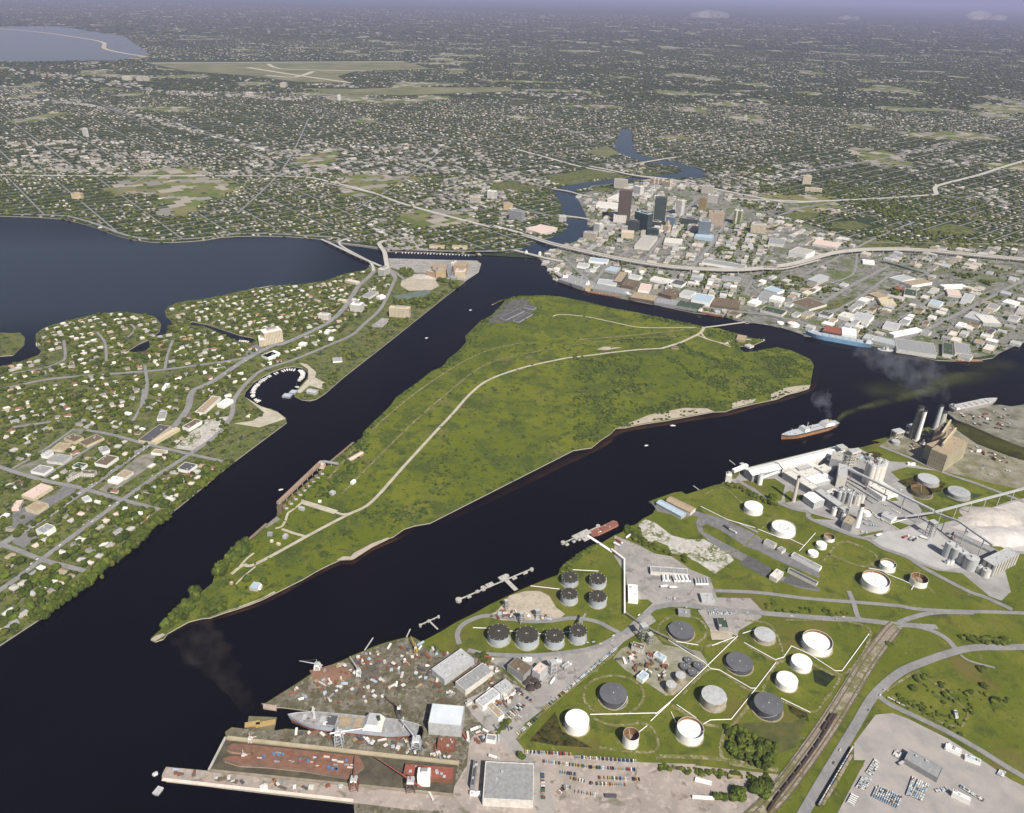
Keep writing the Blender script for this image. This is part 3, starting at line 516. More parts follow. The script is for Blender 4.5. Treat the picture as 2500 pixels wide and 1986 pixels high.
for s,lb in [("O 100,365 380,540 430,590 500,600 745,742 790,742","white pipe from the crossroads tank down through the tank field"),("O 640,335 410,560 130,835 0,945","thick white diagonal pipe from the pale pad to the lower left tank yard"),("O 940,540 785,742 590,985 430,990 372,1022","white pipe bending round the broad rust-banded tank"),
 ("O 690,385 935,520 1000,500","white pipe left of the two plain white tanks"),("O 1060,412 1000,500","short white pipe above the upper plain white tank"),("O 1060,412 1200,475 1400,606 1455,606 1665,318","long white pipe along the railway side of the tank field"),("O 1210,932 980,820","white pipe above the marsh by the largest charcoal tank"),
 ("L 1200,868 1580,860 1790,855","level white pipe beside the tall white tank"),("L 1890,765 1720,925","short diagonal white pipe near the lowest floating-roof tank"),("L 1690,965 1620,1020","short white pipe to the small open tank"),("O 440,410 618,342","white pipe up to the pale pad"),("O 145,375 335,405","white pipe under the crossroads charcoal tank"),("O 680,315 770,285","white pipe into the rust-streaked grey tank"),("O 120,925 160,1010","short pipe into the lowest floating-roof tank"),("O 165,870 318,975","white pipe along the bank above the lowest floating-roof tank"),
 ("M 900,590 1180,730 1470,815","white pipe along the lawn edge below the upper white tank"),("M 1500,830 1720,915 1830,930 1980,1000","bent white pipe under the ring-roofed tank"),("M 1930,1060 2100,870","thin diagonal pipe right of the ring-roofed tank"),("R 110,1018 290,1050 350,1095 530,1165 700,1240","white pipe between the broad floating-roof tanks"),("R 290,1060 350,960","white ladder pipe to the medium white tank"),("R 670,1305 755,1160","white pipe to the deep rusty tank"),
 ("N 640,870 925,1055","white pipe from the small open tank behind the front chimney"),("N 830,985 1000,935","white pipe beside the works shed"),("K 545,650 680,655","pipe at the left of the oval tank loop"),("K 860,678 935,685","short pipe joining the two left oval tanks"),("K 1105,703 1180,706","short pipe joining the middle oval tanks"),("K 1330,690 1400,680","short pipe joining the right oval tanks"),("K 1400,200 1620,212","walkway pipe joining the upper clustered tanks"),("K 1040,290 1290,318","pipe from the long jetty to the clustered tanks")]:
    pipeline(s,lb,z=1.4 if 'walkway' not in lb else 14,sup=30 if 'walkway' not in lb else 0)
pipeline("K 1735,-10 1845,75 1848,540","tall white pipe bridge running down beside the truck yard",z=6,r=1.5,sup=25,lm='the white pipe bridge')
pipeline("K 1860,540 2000,635 2110,700 L 1860,220 2115,370","dark pipe rack crossing the road to the tank field",z=6,r=1.1,m=steel,sup=25)
def gal(s,lb,z,w=4,h=3,m=lgrey,sup=35,lm=None): return pipeline(s,lb,z=z,m=m,sup=sup,cat='conveyor',closed_gallery=(w,h),lm=lm)
gal("N 150,395 1235,985","long raised conveyor gallery slanting from the white sheds to the transfer tower",[22,30],5,3.5,lm='the long conveyor gallery')
gal("N 1250,990 2300,690","raised conveyor gallery from the transfer tower past the gravel pile",[28,24],4,3)
gal("N 1240,985 960,965","short conveyor going left from the transfer tower",[26,12],3,3)
gal("N 1245,985 1480,1130 1830,1400","conveyor from the transfer tower over the right-hand silos",[26,38,40],4,3)
gal("P 200,620 380,555","short white conveyor beside the loading tower at the left of the works",[12,14],8,6,white,30)
gal("P 600,655 800,605","white conveyor from the slim silo to the long shed",[4,10],5,4,white,30)
gal("P 1560,640 2110,1010","dark conveyor running under the long gallery",[8,12],3,2.5,grey,40)
gal("U 2125,805 1800,598","white pipe trestle out to the barge jetty",[1,2],5,1.5,white,30)
gal("K 1455,660 1510,600","small conveyor behind the oval tanks",[12,18],3,2,steel,20)
# ---- buildings
def building(A,B,depth,h,wall,roof,label,cat='building',style='flat',name=None,lm=None,group=None,face=None,vents=0,base=LAND,extra=None):
    """A,B front base corners (world), depth goes away to the left of A->B"""
    d=B-A; lx=d.length; rot=ang(A,B); nx,ny=-math.sin(rot),math.cos(rot)
    c=Vector(((A.x+B.x)/2+nx*depth/2,(A.y+B.y)/2+ny*depth/2,base))
    t=thing(name or cat.replace(' ','_'),label,cat,c,rot,group,lm); wm=face or (CM[wall] if isinstance(wall,str) else wall); rm=CM[roof] if isinstance(roof,str) else roof
    BLD.append((c.x,c.y,math.hypot(lx,depth)/2))
    if style=='gable':
        al=depth>lx; L_,D_=(depth,lx) if al else (lx,depth)
        b=MB(); b.box(0,0,0,h,lx,depth,wm); b.build('wall',t)
        r=MB(); r.gable(L_,D_,h,min(D_*.16,6),rm,.8,wall=wm); ro=r.build('roof',t)
        if al: ro.rotation_euler[2]=math.pi/2
    else:
        b=MB(); b.box(0,0,0,h,lx,depth,wm); b.build('wall',t)
        r=MB(); pw=.6 if lx<60 else 1.; ph=.9
        r.box(0,0,h,h+.25,lx,depth,rm); 
        for (x,y,a_,b_) in ((0,-depth/2+pw/2,lx,pw),(0,depth/2-pw/2,lx,pw),(-lx/2+pw/2,0,pw,depth-2*pw),(lx/2-pw/2,0,pw,depth-2*pw)): r.box(x,y,h+.25,h+ph,a_,b_,wm if style!='tower' else (extra or wm))
        ro=r.build('roof',t)
        if style=='tower':
            p=MB(); p.box(lx*.05,depth*.05,h+.25,h+5,lx*.5,depth*.45,extra or wm,top=grey); p.build('plant_room',ro)
    rr=random.Random(int(lx*100))
    for i in range(vents):
        v=MB(); x,y=rr.uniform(-.4,.4)*lx,rr.uniform(-.35,.35)*depth; s_=rr.uniform(1.5,4); v.box(x,y,h+.26,h+2+ (0 if style!='gable' else 2),s_,s_*.8,lgrey); v.build('roof_vent',ro)
    return t
BLD=[]
def fA(f,ax,ay,bx,by,top,depth,*a,**k):
    A=g1(f,ax,ay); B=g1(f,bx,by); h=max(4,hgt(A,px(f,ax,top)[1])); return building(A,B,depth,h,*a,**k)
def bR(f,a,b_,c,h,*ar,**k):
    z=LAND+h; A=g1(f,a[0],a[1],z); B=g1(f,b_[0],b_[1],z); C=g1(f,c[0],c[1],z); u=(B-A).normalized(); nn=Vector((-u.y,u.x,0)); dp=(C-A).dot(nn)
    if dp<0: A,B=B,A; dp=-dp
    A=Vector((A.x,A.y,LAND));B=Vector((B.x,B.y,LAND)); return building(A,B,dp,h,*ar,**k)
gl_dark=(.035,.04,.045); gl_green=(.03,.055,.05)
Fbrown=facade((.13,.10,.085),(.045,.04,.04),3.8,2.4,.6,.55); Fgreen=facade((.05,.075,.07),gl_green,3.8,2.,.8,.85,.15); Fdk=facade((.08,.09,.085),gl_green,3.8,3,.6,.8,.2); Fwhite=facade((.74,.73,.70),(.12,.12,.13),3.4,6.,1.,.35); Fslat=facade((.52,.43,.34),(.20,.16,.13),3.6,2.6,.9,.5)
Fbeige=facade((.56,.52,.45),(.16,.15,.15),3.3,3.4,.5,.6); Fcream=facade((.62,.52,.38),(.24,.19,.14),3.4,3.6,.45,.5); Fgrey=facade((.33,.34,.36),(.13,.14,.16),3.6,3,.5,.6); Fblue=facade((.20,.27,.34),(.08,.12,.17),3.6,2.6,.6,.8,.2); Fglass=facade((.22,.26,.29),(.10,.13,.16),3.8,30,.62,1.,.15)
Fband=facade((.68,.66,.62),(.14,.14,.15),3.5,40,.5,1.); Fhosp=facade((.50,.38,.24),(.22,.16,.10),3.5,3.2,.8,.4); Fwin=facade((.62,.60,.56),(.2,.2,.2),4.,5,.35,.5); Fapt=facade((.64,.56,.44),(.20,.16,.12),3.,4.2,.55,.62); Fhall=facade((.20,.20,.20),(.07,.07,.08),3.6,3,.5,.6)
def tw(f,ax,ay,bx,by,top,depth,face,roof,label,lm=None,**k):
    return fA(f,ax,ay,bx,by,top,depth,'grey',roof,label,'tower block',face=face,style='tower',name='tower_block',lm=lm,group='downtown towers and blocks',**k)
fA('T',285,752,480,765,648,60,'white','concrete','white ribbed podium under the tall brown tower','building',face=facade((.72,.68,.64),(.45,.42,.40),40,7,1.,.35),group='downtown towers and blocks')
tw('T',340,748,532,760,284,38,Fbrown,'brown','tallest dark brown tower rising from the white podium','the tall brown tower')
tw('T',870,852,1040,866,388,34,Fdk,'dark grey','tall dark green glass tower right of the brown tower','the dark glass tower')
tw('T',590,850,785,905,592,34,Fgreen,'pale blue','green glass block with slanted reflections between the two tall towers')
tw('T',465,868,650,895,728,28,Fdk,'dark grey','low dark glass block at the foot of the green glass block')
tw('T',790,935,960,952,852,22,Fgreen,'dark grey','lower dark glass block in front of the dark tower')
tw('T',838,862,985,880,738,24,Fdk,'off-white','stepped dark block with a pale edge below the dark tower')
tw('T',1062,808,1185,824,670,36,Fblue,'light grey','slate blue office block right of the dark tower')
tw('T',1208,642,1290,660,422,30,Fwhite,'off-white','slim white ribbed tower, third tallest downtown','the slim white tower')
tw('T',1305,782,1540,808,694,30,Fdk,'grey','long low dark office block behind the white slab')
tw('T',1392,890,1528,912,792,20,Fband,'off-white','low white banded slab in front of the long dark block')
tw('T',1545,968,1722,980,738,38,Fglass,'light grey','blue-grey mirror glass block with cloud reflections','the mirror glass block')
fA('T',1492,1005,1755,1038,968,60,'pale blue','pale blue','flat pale blue podium of the mirror glass block','building',group='downtown towers and blocks')
tw('T',1698,795,1928,812,616,50,Fslat,'tan','broad tan ribbed office slab','the broad tan slab')
tw('D',1812,452,1868,460,352,34,facade((.74,.72,.68),(.16,.18,.08),60,22,1.,.7),'off-white','white block with a dark olive glass front right of the tan slab')
tw('D',1552,343,1606,350,256,22,mat((.28,.22,.12),s=.1),'tan','plain olive-tan tower behind the tan slab')
tw('D',1618,296,1690,304,236,32,Fband,'off-white','pale block with thin bands near the highway, lower of two')
tw('D',1574,222,1662,232,166,26,Fbeige,'light grey','grey-beige block beside the railway and highway, upper of two')
tw('D',918,180,1014,190,116,20,Fbeige,'light grey','beige hotel slab behind the brown tower near the river')
tw('D',1066,226,1115,238,166,30,Fwhite,'white','plain white block just right of the tall brown tower top')
for i,(x,y) in enumerate([(1192,150),(1222,152),(1252,155),(1282,168),(1312,174)]): tw('D',x,y,x+27,y+6,y-38,16,Fapt,'cream',['leftmost','second','middle','fourth','rightmost'][i]+' of five joined cream riverside apartment blocks',lm='the riverside apartment row' if i==2 else None)
tw('D',766,512,806,522,448,24,Fwhite,'white','white hotel tower on the east river bank','the white riverside hotel')
tw('D',688,568,780,582,516,24,facade((.56,.50,.42),(.14,.12,.11),4,4,.6,.6),'light grey','beige gridded hotel beside the white hotel tower on the river')
tw('D',505,438,550,444,396,20,Fwhite,'offwhite' if 0 else 'off-white','small white block at the west end of the river bridge')
tw('D',130,418,228,434,350,30,Fgrey,'grey','plain grey slab west of the river')
tw('D',92,345,152,350,306,24,mat((.55,.43,.27),s=.1),'tan','yellow-tan block west of the river behind the grey slab')
tw('D',1945,518,2058,530,458,40,Fapt,'light grey','pale gridded block east of downtown','the pale gridded block')
tw('T',2060,1,2110,8,-40,20,Fwhite,'white','small white block north of downtown') if 0 else None
tw('B',350,576,368,578,541,16,Fwhite,'white','lone white tower among the far left suburbs','the lone white tower')
tw('B',303,838,343,840,816,22,mat((.55,.45,.28),s=.05),'tan','squat cream apartment block near the bay road')
tw('C',975,512,986,513,489,14,Fwhite,'white','tiny pale tower far off in the wooded suburbs')
tw('C',1222,776,1258,778,742,26,Fapt,'cream','cream twin apartment slab beyond the railway, right of downtown'); tw('C',1232,806,1304,812,792,18,Fapt,'cream','low tan apartment wing below the twin slab')
tw('B',2052,838,2088,841,806,24,Fwhite,'white','white university block west of the river, upper right'); tw('B',1978,856,2018,860,830,24,Fbeige,'cream','beige university block west of the river, lower left')
tw('B',2120,885,2150,888,858,24,mat((.55,.43,.27),s=.1),'tan','yellow-tan office block near the park west of the river')
for i,(x,y,w_) in enumerate([(515,340,40),(575,342,18),(605,342,15)]): tw('B',x,y,x+w_,y+1,y-18,40,Fbeige,'cream',['left','middle','right'][i]+' of three cream blocks near the far airfield')
tw('B',1180,370,1205,371,350,40,Fbeige,'cream','beige block below the far runways'); tw('B',1422,424,1436,424,402,25,Fwhite,'white','small white tower below the airfield'); tw('B',1035,404,1065,405,390,40,Fbeige,'off-white','low pale block in the far suburbs')
tw('T',1040,900,1105,915,800,22,facade((.60,.50,.38),(.2,.16,.12),3.6,3,.5,.5),'cream','old stone city hall with stepped clock tower')
tw('T',1062,898,1092,906,738,9,mat((.62,.52,.40),s=.2),'dark green','narrow clock tower on the old stone city hall')
bR('T',(605,1100),(825,1128),(772,950),13,'off-white','concrete','huge flat pale parking deck below the dark towers','building',lm='the big parking deck',vents=6,group='downtown low buildings')
bR('T',(1040,1055),(1305,1082),(1115,985),12,'white','off-white','white two-storey deck right of the big parking deck','building',face=Fwin,vents=4,group='downtown low buildings')
fA('T',405,985,585,1000,905,40,'cream','pink','small pale theatre-like hall with deep porch','building',group='downtown low buildings')
bR('D',(868,262),(950,275),(905,215),14,'white','off-white','stepped white rear part of the convention hall','building',group='downtown low buildings')
bR('D',(785,312),(945,326),(800,284),15,'white','off-white','sprawling white convention hall behind the brown tower','building',lm='the white convention hall',vents=4,group='downtown low buildings')
bR('a',(585,268),(855,362),(790,190),10,'off-white','pink','broad pinkish-roofed hall on the west river bank','building',face=Fwin,lm='the pink-roofed hall',group='downtown low buildings')
bR('a',(905,360),(1150,262),(855,200),9,'off-white','pink','second pinkish hall wing facing the river','building',face=Fwin,group='downtown low buildings')
# hospital and Davis Islands blocks
HB='hospital buildings'
for a in [('b',1490,332,1700,347,205,48,Fhosp,'tan','tallest golden tan hospital block','the tan hospital block'),('b',1442,312,1488,318,165,34,Fwhite,'white','white end tower of the hospital',None),('b',1180,440,1375,405,305,28,Fhosp,'grey','tan hospital wing nearest the gardens',None),('b',1015,398,1150,430,300,30,Fhosp,'light grey','pale low hospital wing at the left',None),('b',1120,278,1370,292,200,30,Fhosp,'grey','rear tan hospital wing by the car park',None),('b',1385,428,1438,432,245,24,Fgrey,'grey','narrow grey hospital link tower',None),('b',1510,420,1690,430,320,40,Fcream,'pink','low salmon hospital annex in front of the tan block',None),('b',1440,480,1530,485,420,20,Fgrey,'light grey','small grey annex in front of the hospital',None)]:
    fA(*a[:7],'grey',a[8],a[9],'hospital',face=a[7],style='tower',name='hospital_wing',lm=a[10],group=HB)
t=fA('b',364,1110,720,1130,952,20,'cream','cream','long cream apartment slab with rows of dark balconies','apartment block',face=Fapt,style='tower',name='apartment_block',lm='the cream apartment slab')
for f_,ax,ay,bx,by,tp,dp,fc,rf,lb,lm in [('b',165,388,268,406,272,42,Fband,'off-white','white office block with dark ribbon windows by the bridges','the ribbon-window office block'),('G',148,1062,284,1032,972,34,Fapt,'white','tallest step of the white stepped condominium','the white stepped condominium'),('G',104,1070,160,1064,1022,34,Fapt,'white','lower step of the white stepped condominium',None),('G',785,808,862,818,752,30,Fwin,'white','white hotel with a small tower between the two roads','the white hotel'),('G',800,775,828,778,716,12,Fwin,'white','small white tower behind the hotel between the roads',None),('G',545,866,625,872,830,20,Fwin,'off-white','pale apartment block left of the island boulevard',None),('b',28,95,60,98,60,10,Fwin,'white','x',None)][:-1]:
    fA(f_,ax,ay,bx,by,tp,dp,'white',rf,lb,'building',face=fc,style='tower',lm=lm)
def BW(l,cat,grp,default_vents=2):
    for q in l:
        f,a,b_,c,h,wl,rf,lb=q[:8]; k=q[8] if len(q)>8 else {}
        bR(f,a,b_,c,h,wl,rf,lb,cat,group=grp,vents=k.pop('v',default_vents),**k)
g_={'style':'gable'}
BW([('G',(1380,312),(1492,318),(1384,300),9,'cream','tan','left of two long cream houses with tan roofs by the quay'),('G',(1550,316),(1660,322),(1554,304),9,'cream','tan','right of two long cream houses with tan roofs by the quay'),
('G',(118,1132),(170,1158),(200,1106),6,'white','white','flat bright white roof between the two island roads',{'lm':'the flat white roof'}),('G',(655,1178),(725,1172),(650,1150),5,'white','grey','white clubhouse with grey stripe roof in the canal park',{'lm':'the park clubhouse','style':'gable'}),
('G',(455,1405),(520,1418),(470,1380),6,'light grey','light grey','grey pavilion at the end of the basin spit',{'lm':'the basin pavilion','style':'gable'}),('G',(690,718),(745,728),(700,705),7,'cream','off-white','pale shop block left of the boulevard'),('G',(590,960),(620,962),(600,938),6,'white','white','small white block right of the condominium'),('G',(395,1050),(440,1056),(405,1030),6,'white','white','white block between the roads right of the condominium'),
('G',(745,570),(830,590),(760,555),7,'cream','off-white','pale club building at the top of the boulevard'),('G',(870,690),(930,700),(900,640),6,'off-white','grey','long pale shop row right of the boulevard'),('G',(980,690),(1010,700),(990,665),8,'white','white','white flats right of the second road'),('G',(620,1010),(650,1012),(625,995),5,'white','white','small white kiosk roof by the park'),
('H',(508,678),(600,632),(560,640),8,'cream','brown','brown-roofed cream office, left wing of the angled block',{'face':Fwin}),('H',(600,635),(706,640),(612,612),8,'cream','brown','brown-roofed cream office, right wing of the angled block',{'face':Fwin,'lm':'the angled cream office'}),
('H',(160,800),(250,828),(290,705),6,'cream','pink','long pale roof at the left edge, upper',{'lm':'the long pale roof'}),('H',(188,898),(275,925),(270,838),7,'cream','tan','big grey-tan store beside the boulevard at the left'),('H',(268,1062),(330,1088),(345,1008),10,'white','grey','tall white-walled block with grey roof below the boulevard',{'lm':'the white-walled block'}),('H',(808,690),(880,706),(850,655),5,'white','white','bright white flat roof beside the boulevard'),('H',(868,655),(940,672),(915,605),5,'off-white','tan','tan flat roof next to the bright white roof'),
('H',(708,560),(800,578),(800,495),6,'white','brown','long brown roof with white edge left of the boulevard'),('H',(590,402),(650,430),(710,335),5,'cream','brown','tan-roofed motel around a pool',{'lm':'the motel'}),('H',(480,372),(560,400),(540,335),7,'cream','brown','brown-roofed flats left of the motel'),('H',(1370,285),(1420,300),(1450,220),8,'white','brown','brown-roofed white block right of the boulevard'),('H',(1465,175),(1530,182),(1545,50),7,'white','tan','long tan shop row right of the boulevard'),('H',(1630,115),(1680,128),(1665,60),8,'white','white','striped white-roofed block near the basin',{'lm':'the striped white block'}),
('H',(1040,385),(1130,400),(1180,265),5,'cream','dark grey','dark motel with cream stair towers beside the boulevard',{'lm':'the dark motel'}),('H',(1135,395),(1165,405),(1250,265),6,'cream','cream','cream stair row of the dark motel'),('H',(1330,600),(1420,620),(1390,550),6,'white','dark grey','dark-roofed white block near the shore road'),('H',(1135,480),(1230,492),(1150,450),5,'white','tan','tan-roofed white shop by the crossing'),('H',(770,480),(830,460),(750,440),6,'white','grey','long grey roof above the boulevard'),('H',(385,455),(470,462),(450,405),5,'cream','tan','square tan roof above the lane'),('H',(305,492),(350,500),(330,455),9,'white','light grey','white church with a steep grey roof',{'style':'gable'}),('H',(350,545),(470,560),(430,490),5,'off-white','grey','long grey roof near the church'),
('H',(230,620),(330,640),(290,570),5,'white','grey','grey-roofed shop below the church'),('H',(540,585),(610,600),(600,555),5,'white','dark green','green-roofed house block above the boulevard'),('H',(85,905),(140,900),(85,845),5,'pink','pink','salmon roof at the very left edge'),('H',(640,850),(690,830),(640,810),4,'white','light grey','grey cottage by the row of trees'),('H',(1180,230),(1240,225),(1200,170),4,'white','grey','grey roof by the boulevard bend'),('F',(1965,1132),(2010,1152),(2090,1108),6,'white','white','very white L-shaped roof beside the boulevard'),('F',(1215,1385),(1245,1385),(1225,1345),8,'white','white','white two-storey house above the lawn')],'building','larger island buildings',2)
BW([('K',(300,1098),(555,915),(190,1000),11,'light grey','light grey','long grey saw-roofed shop shed at the shipyard edge',{'lm':'the long shop shed','v':10}),('K',(480,1190),(715,1020),(385,1120),10,'off-white','grey','middle grey-tan shop shed beside the junk lane',{'lm':'the middle shop shed','v':3}),('K',(630,1330),(780,1215),(552,1285),9,'white','light grey','grey-roofed office shed with a white front',{'lm':'the white-fronted shed'}),('K',(765,1425),(815,1392),(622,1338),7,'white','tan','long narrow white office wing by the lane'),('K',(785,1212),(890,1140),(712,1160),9,'light grey','light grey','ribbed grey shed joined behind the white-fronted shed',{'v':6}),
('K',(980,1062),(1062,985),(850,962),13,'grey','brown','large rust-stained warehouse roof below the oval road',{'lm':'the rust-stained warehouse','v':1}),('K',(1122,1050),(1190,982),(1058,1002),15,'light grey','pink','pinkish-roofed tall shed beside the rust-stained warehouse'),('K',(655,1608),(738,1622),(682,1562),6,'white','grey','small white hut beside the lane corner'),('K',(490,1310),(540,1280),(600,1220),4,'off-white','grey','narrow store row left of the white-fronted shed'),
('L',(275,1590),(712,1612),(308,1268),14,'off-white','grey','huge flat grey-roofed warehouse at the bottom edge',{'lm':'the huge grey warehouse','v':3}),('L',(170,1475),(205,1478),(200,1260),9,'grey','dark grey','long narrow dark shed left of the huge warehouse',{'v':3}),('L',(165,1545),(262,1550),(165,1520),5,'white','white','small white office at the bottom edge'),
('L',(1745,352),(1830,402),(1772,318),6,'white','pale blue','pale blue roof beside the refinery plant'),('L',(1600,535),(1655,572),(1660,488),7,'white','pale blue','pale blue shed above the low charcoal tank'),('L',(1556,278),(1655,312),(1600,245),8,'cream','brown','cream windowed pump house by the junction',{'face':Fwin,'lm':'the pump house'}),('L',(910,395),(960,398),(912,382),5,'white','pale blue','small pale blue canopy beside the junction road'),('L',(620,385),(702,388),(624,370),5,'white','white','white trailer-like shed under the oval road'),
('M',(380,1272),(772,1300),(382,1212),7,'off-white','grey','long grey truck depot roof',{'lm':'the truck depot','v':2}),('M',(145,1560),(250,1570),(145,1402),8,'white','white','white ribbed shed beside the pipe bridge',{'lm':'the white ribbed shed'}),('M',(915,1572),(1050,1575),(915,1492),6,'light grey','light grey','grey office in the truck yard'),('M',(1622,1310),(1700,1350),(1690,1236),8,'off-white','off-white','pale square hall beside the dark pads',{'lm':'the pale square hall'}),
('M',(440,548),(700,690),(480,512),8,'light grey','pale blue','long blue-grey waterside shed, lower of a pair',{'lm':'the waterside sheds','style':'gable','v':0}),('M',(540,525),(795,650),(590,480),8,'off-white','tan','long tan waterside shed, upper of a pair',{'style':'gable','v':0}),('M',(1560,958),(1670,1008),(1588,925),6,'off-white','grey','first railside shed from the left'),('M',(1700,1028),(1750,1060),(1722,990),6,'off-white','grey','second railside shed, the shortest'),('M',(1848,1095),(2141,1245),(1870,1062),6,'white','grey','third and longest railside shed',{'v':3}),('M',(1810,1252),(2110,1402),(1832,1228),5,'off-white','dark grey','thin dark canopy beside the dark pads',{'v':0}),
('O',(180,155),(275,165),(190,115),6,'grey','grey','grey shed above the crossroads charcoal tank'),('O',(500,265),(572,268),(505,188),8,'grey','dark green','green-grey square building in the service yard',{'lm':'the service yard building'}),
('S',(665,1290),(928,1442),(700,1212),9,'grey','grey','wide grey-roofed auto terminal shed in the storage yard',{'lm':'the auto terminal shed','v':2}),('S',(985,1202),(1108,1252),(998,1172),5,'white','white','long white trailer office by the yard fence'),('S',(1140,1282),(1262,1325),(1152,1256),5,'white','pale blue','pale office beside the white trailer office'),('S',(1040,1552),(1180,1622),(1052,1530),8,'white','white','bright white shed at the bottom right'),('S',(1065,965),(1085,970),(1080,915),4,'white','light grey','lone small hut in the rough field'),
('J',(160+1720-130,0),(0,0),(0,0),1,'white','white','')][:-1],'warehouse','port sheds and warehouses',2)
bR('K',(160,1468),(445,1492),(197,1300),22,'light grey',mat((.66,.69,.72),(.52,.58,.64),.04,.5),'tall blue-and-white striped fabrication shed in the shipyard','warehouse',lm='the striped fabrication shed')
bR('K',(235,1685),(385,1692),(235,1590),7,'rusty','rusty','rusty red ship section standing below the striped shed','ship section',name='ship_section',vents=4)
# cement works
CW='buildings of the cement works'
BW([('P',(470,600),(850,512),(372,512),17,'grey','white','left half of the long white waterside shed',{'style':'gable','v':0,'lm':'the long white waterside shed'}),('P',(870,500),(1700,290),(842,396),19,'off-white','white','right half of the long white waterside shed',{'style':'gable','v':2}),
('P',(870,560),(1250,790),(930,500),15,'grey','off-white','long kiln building, upper half'),('P',(1290,800),(1590,1010),(1420,800),17,'grey','light grey','long kiln building, lower half below the steep white house'),('P',(1130,640),(1440,530),(1010,520),10,'light grey','off-white','wide flat pale roof behind the long kiln building'),('P',(1270,725),(1550,650),(1210,610),8,'light grey','white','bright flat roof left of the dark conveyor'),('P',(1400,560),(1560,500),(1380,460),14,'light grey','off-white','pale roof at the head of the long conveyor'),('P',(1430,870),(1600,800),(1400,820),8,'light grey','off-white','low pale roof in front of the small silos'),
('N',(750,708),(922,655),(605,590),9,'white','off-white','large low white hall below the tall silos',{'lm':'the low white hall','v':5}),('N',(845,942),(902,905),(762,872),9,'white','light grey','ribbed grey works shed with a white end',{'style':'gable','lm':'the ribbed works shed'}),('N',(285,470),(380,490),(345,365),30,'off-white','light grey','tall pale mill building left of the tall silos'),('N',(205,300),(330,330),(240,225),34,'grey','concrete','open concrete preheater tower by the water',{'lm':'the preheater tower'}),
('N',(330,960),(430,1000),(440,900),16,'grey','tan','grey cooler building beside the front chimney'),('Q',(800,870),(890,880),(830,860),5,'white','white','small white hut by the works road'),('N',(1490,1180),(1700,1330),(1440,1130),20,'light grey','light grey','long roof over the conveyor at the right-hand silos'),('R',(1800,830),(1838,792),(1320,480),5,'light grey','grey','long low grey platform beside the gravel pile',{'v':0}),
('R',(1770,990),(2100,830),(1640,880),24,'off-white','light grey','tall ribbed shed at the right edge',{'face':facade((.5,.49,.46),(.15,.14,.12),60,9,1.,.4),'lm':'the tall ribbed shed'})],'works building',CW,2)
fA('P',1265,1048,1400,1008,965,30,'light grey','white','steep-roofed white raw-mill house below the kiln building','works building',style='gable',group=CW,lm='the steep white mill house')
fA('P',108,695,185,705,600,14,'off-white','white','white loading tower at the left end of the works','works building',style='tower',group=CW,lm='the white loading tower')
# power plant
PW='blocks of the power station'
Fpw=facade((.40,.36,.26),(.22,.19,.12),9,5,.35,.3)
BW([('Q',(1072,705),(1262,785),(1262,520),42,'cream','tan','largest tan power station block with two roof fins',{'face':Fpw,'lm':'the largest power station block','v':6}),('Q',(1008,648),(1085,690),(1130,500),36,'cream','tan','lower tan power station block on the left',{'face':Fpw,'v':3}),('Q',(1120,470),(1200,500),(1190,380),44,'tan','brown','rear brown power station block behind the left one',{'v':3}),('Q',(1225,480),(1340,500),(1290,420),30,'tan','brown','rear right brown power station block',{'v':3})],'power station',PW)
for i,(x1,y1,x2,y2) in enumerate([(1200,665,1355,480),(1190,545,1290,395)]):
    A=g1('Q',x1,y1,LAND+46); B=g1('Q',x2,y2,LAND+46); b=MB(); b.box(0,0,0,9,(B-A).length,3,mat((.45,.40,.30),s=.1),top=cream); o=b.build('roof_fin'); o.location=Vector(((A.x+B.x)/2,(A.y+B.y)/2,LAND+(42.9 if i==0 else 44.9))); o.rotation_euler[2]=ang(A,B); tag(o,['front','rear'][i]+' long narrow fin wall on the power station roof','roof wall',PW)
# silos
def silo(f,x,yb,yt,r,label,m=offw,grp='concrete silos',lm=None,cone=False):
    c=g1(f,x,yb); h=hgt(c,px(f,x,yt)[1]); t=thing('silo',label,'silo',c,0,grp,lm); b=MB(); b.cyl(0,0,0,h,r,m,20,cap=False); b.build('shell',t,True); q=MB(); q.disc(0,0,h,r*1.03,lgrey,20,h=1.5 if not cone else r*.5); q.build('roof',t); v=MB(); v.box(0,0,h+1,h+3.5,r*.5,r*.4,lgrey); v.build('headhouse',t); return t
for i,(x,yb) in enumerate([(595,582),(640,585),(685,575),(560,545),(715,540),(660,520)]): silo('N',x,yb,yb-215,6.6,['front left','front middle','front right','rear left','rear right','rear middle'][i]+' of the six tall concrete silos',lm='the six tall silos' if i==1 else None)
for i in range(6): silo('P',1590+i*34,945+i*4-(i%2)*40,945+i*4-(i%2)*40-135,4.6,['first','second','third','fourth','fifth','sixth'][i]+' small grey silo from the left behind the kiln building',lgrey,'small works silos',lm='the small works silos' if i==3 else None)
for i in range(4): silo('P',1815+i*26,975+(i%2)*8,865,4.4,['first','second','third','fourth'][i]+' of four pale silos right of the small grey ones',offw,'small works silos')
silo('P',562,715,590,5.2,'lone slim white silo on the works lawn',white,'small works silos','the lone white silo'); silo('P',1535,1115,1030,5,'left of two white cone silos below the kiln building',white,'small works silos'); silo('P',1655,1190,1110,4,'right of two white cone silos below the kiln building',white,'small works silos')
for i,(x,yb,yt,r) in enumerate([(1130,850,675,8.2),(1222,895,745,8.2),(1322,935,800,8.2),(1430,1010,870,11.5)]): silo('R',x,yb,yt,r,['first','second','third','fourth and widest'][i]+' big grey silo from the left at the bulk plant',lgrey,'bulk plant silos','the big grey silos' if i==1 else None)
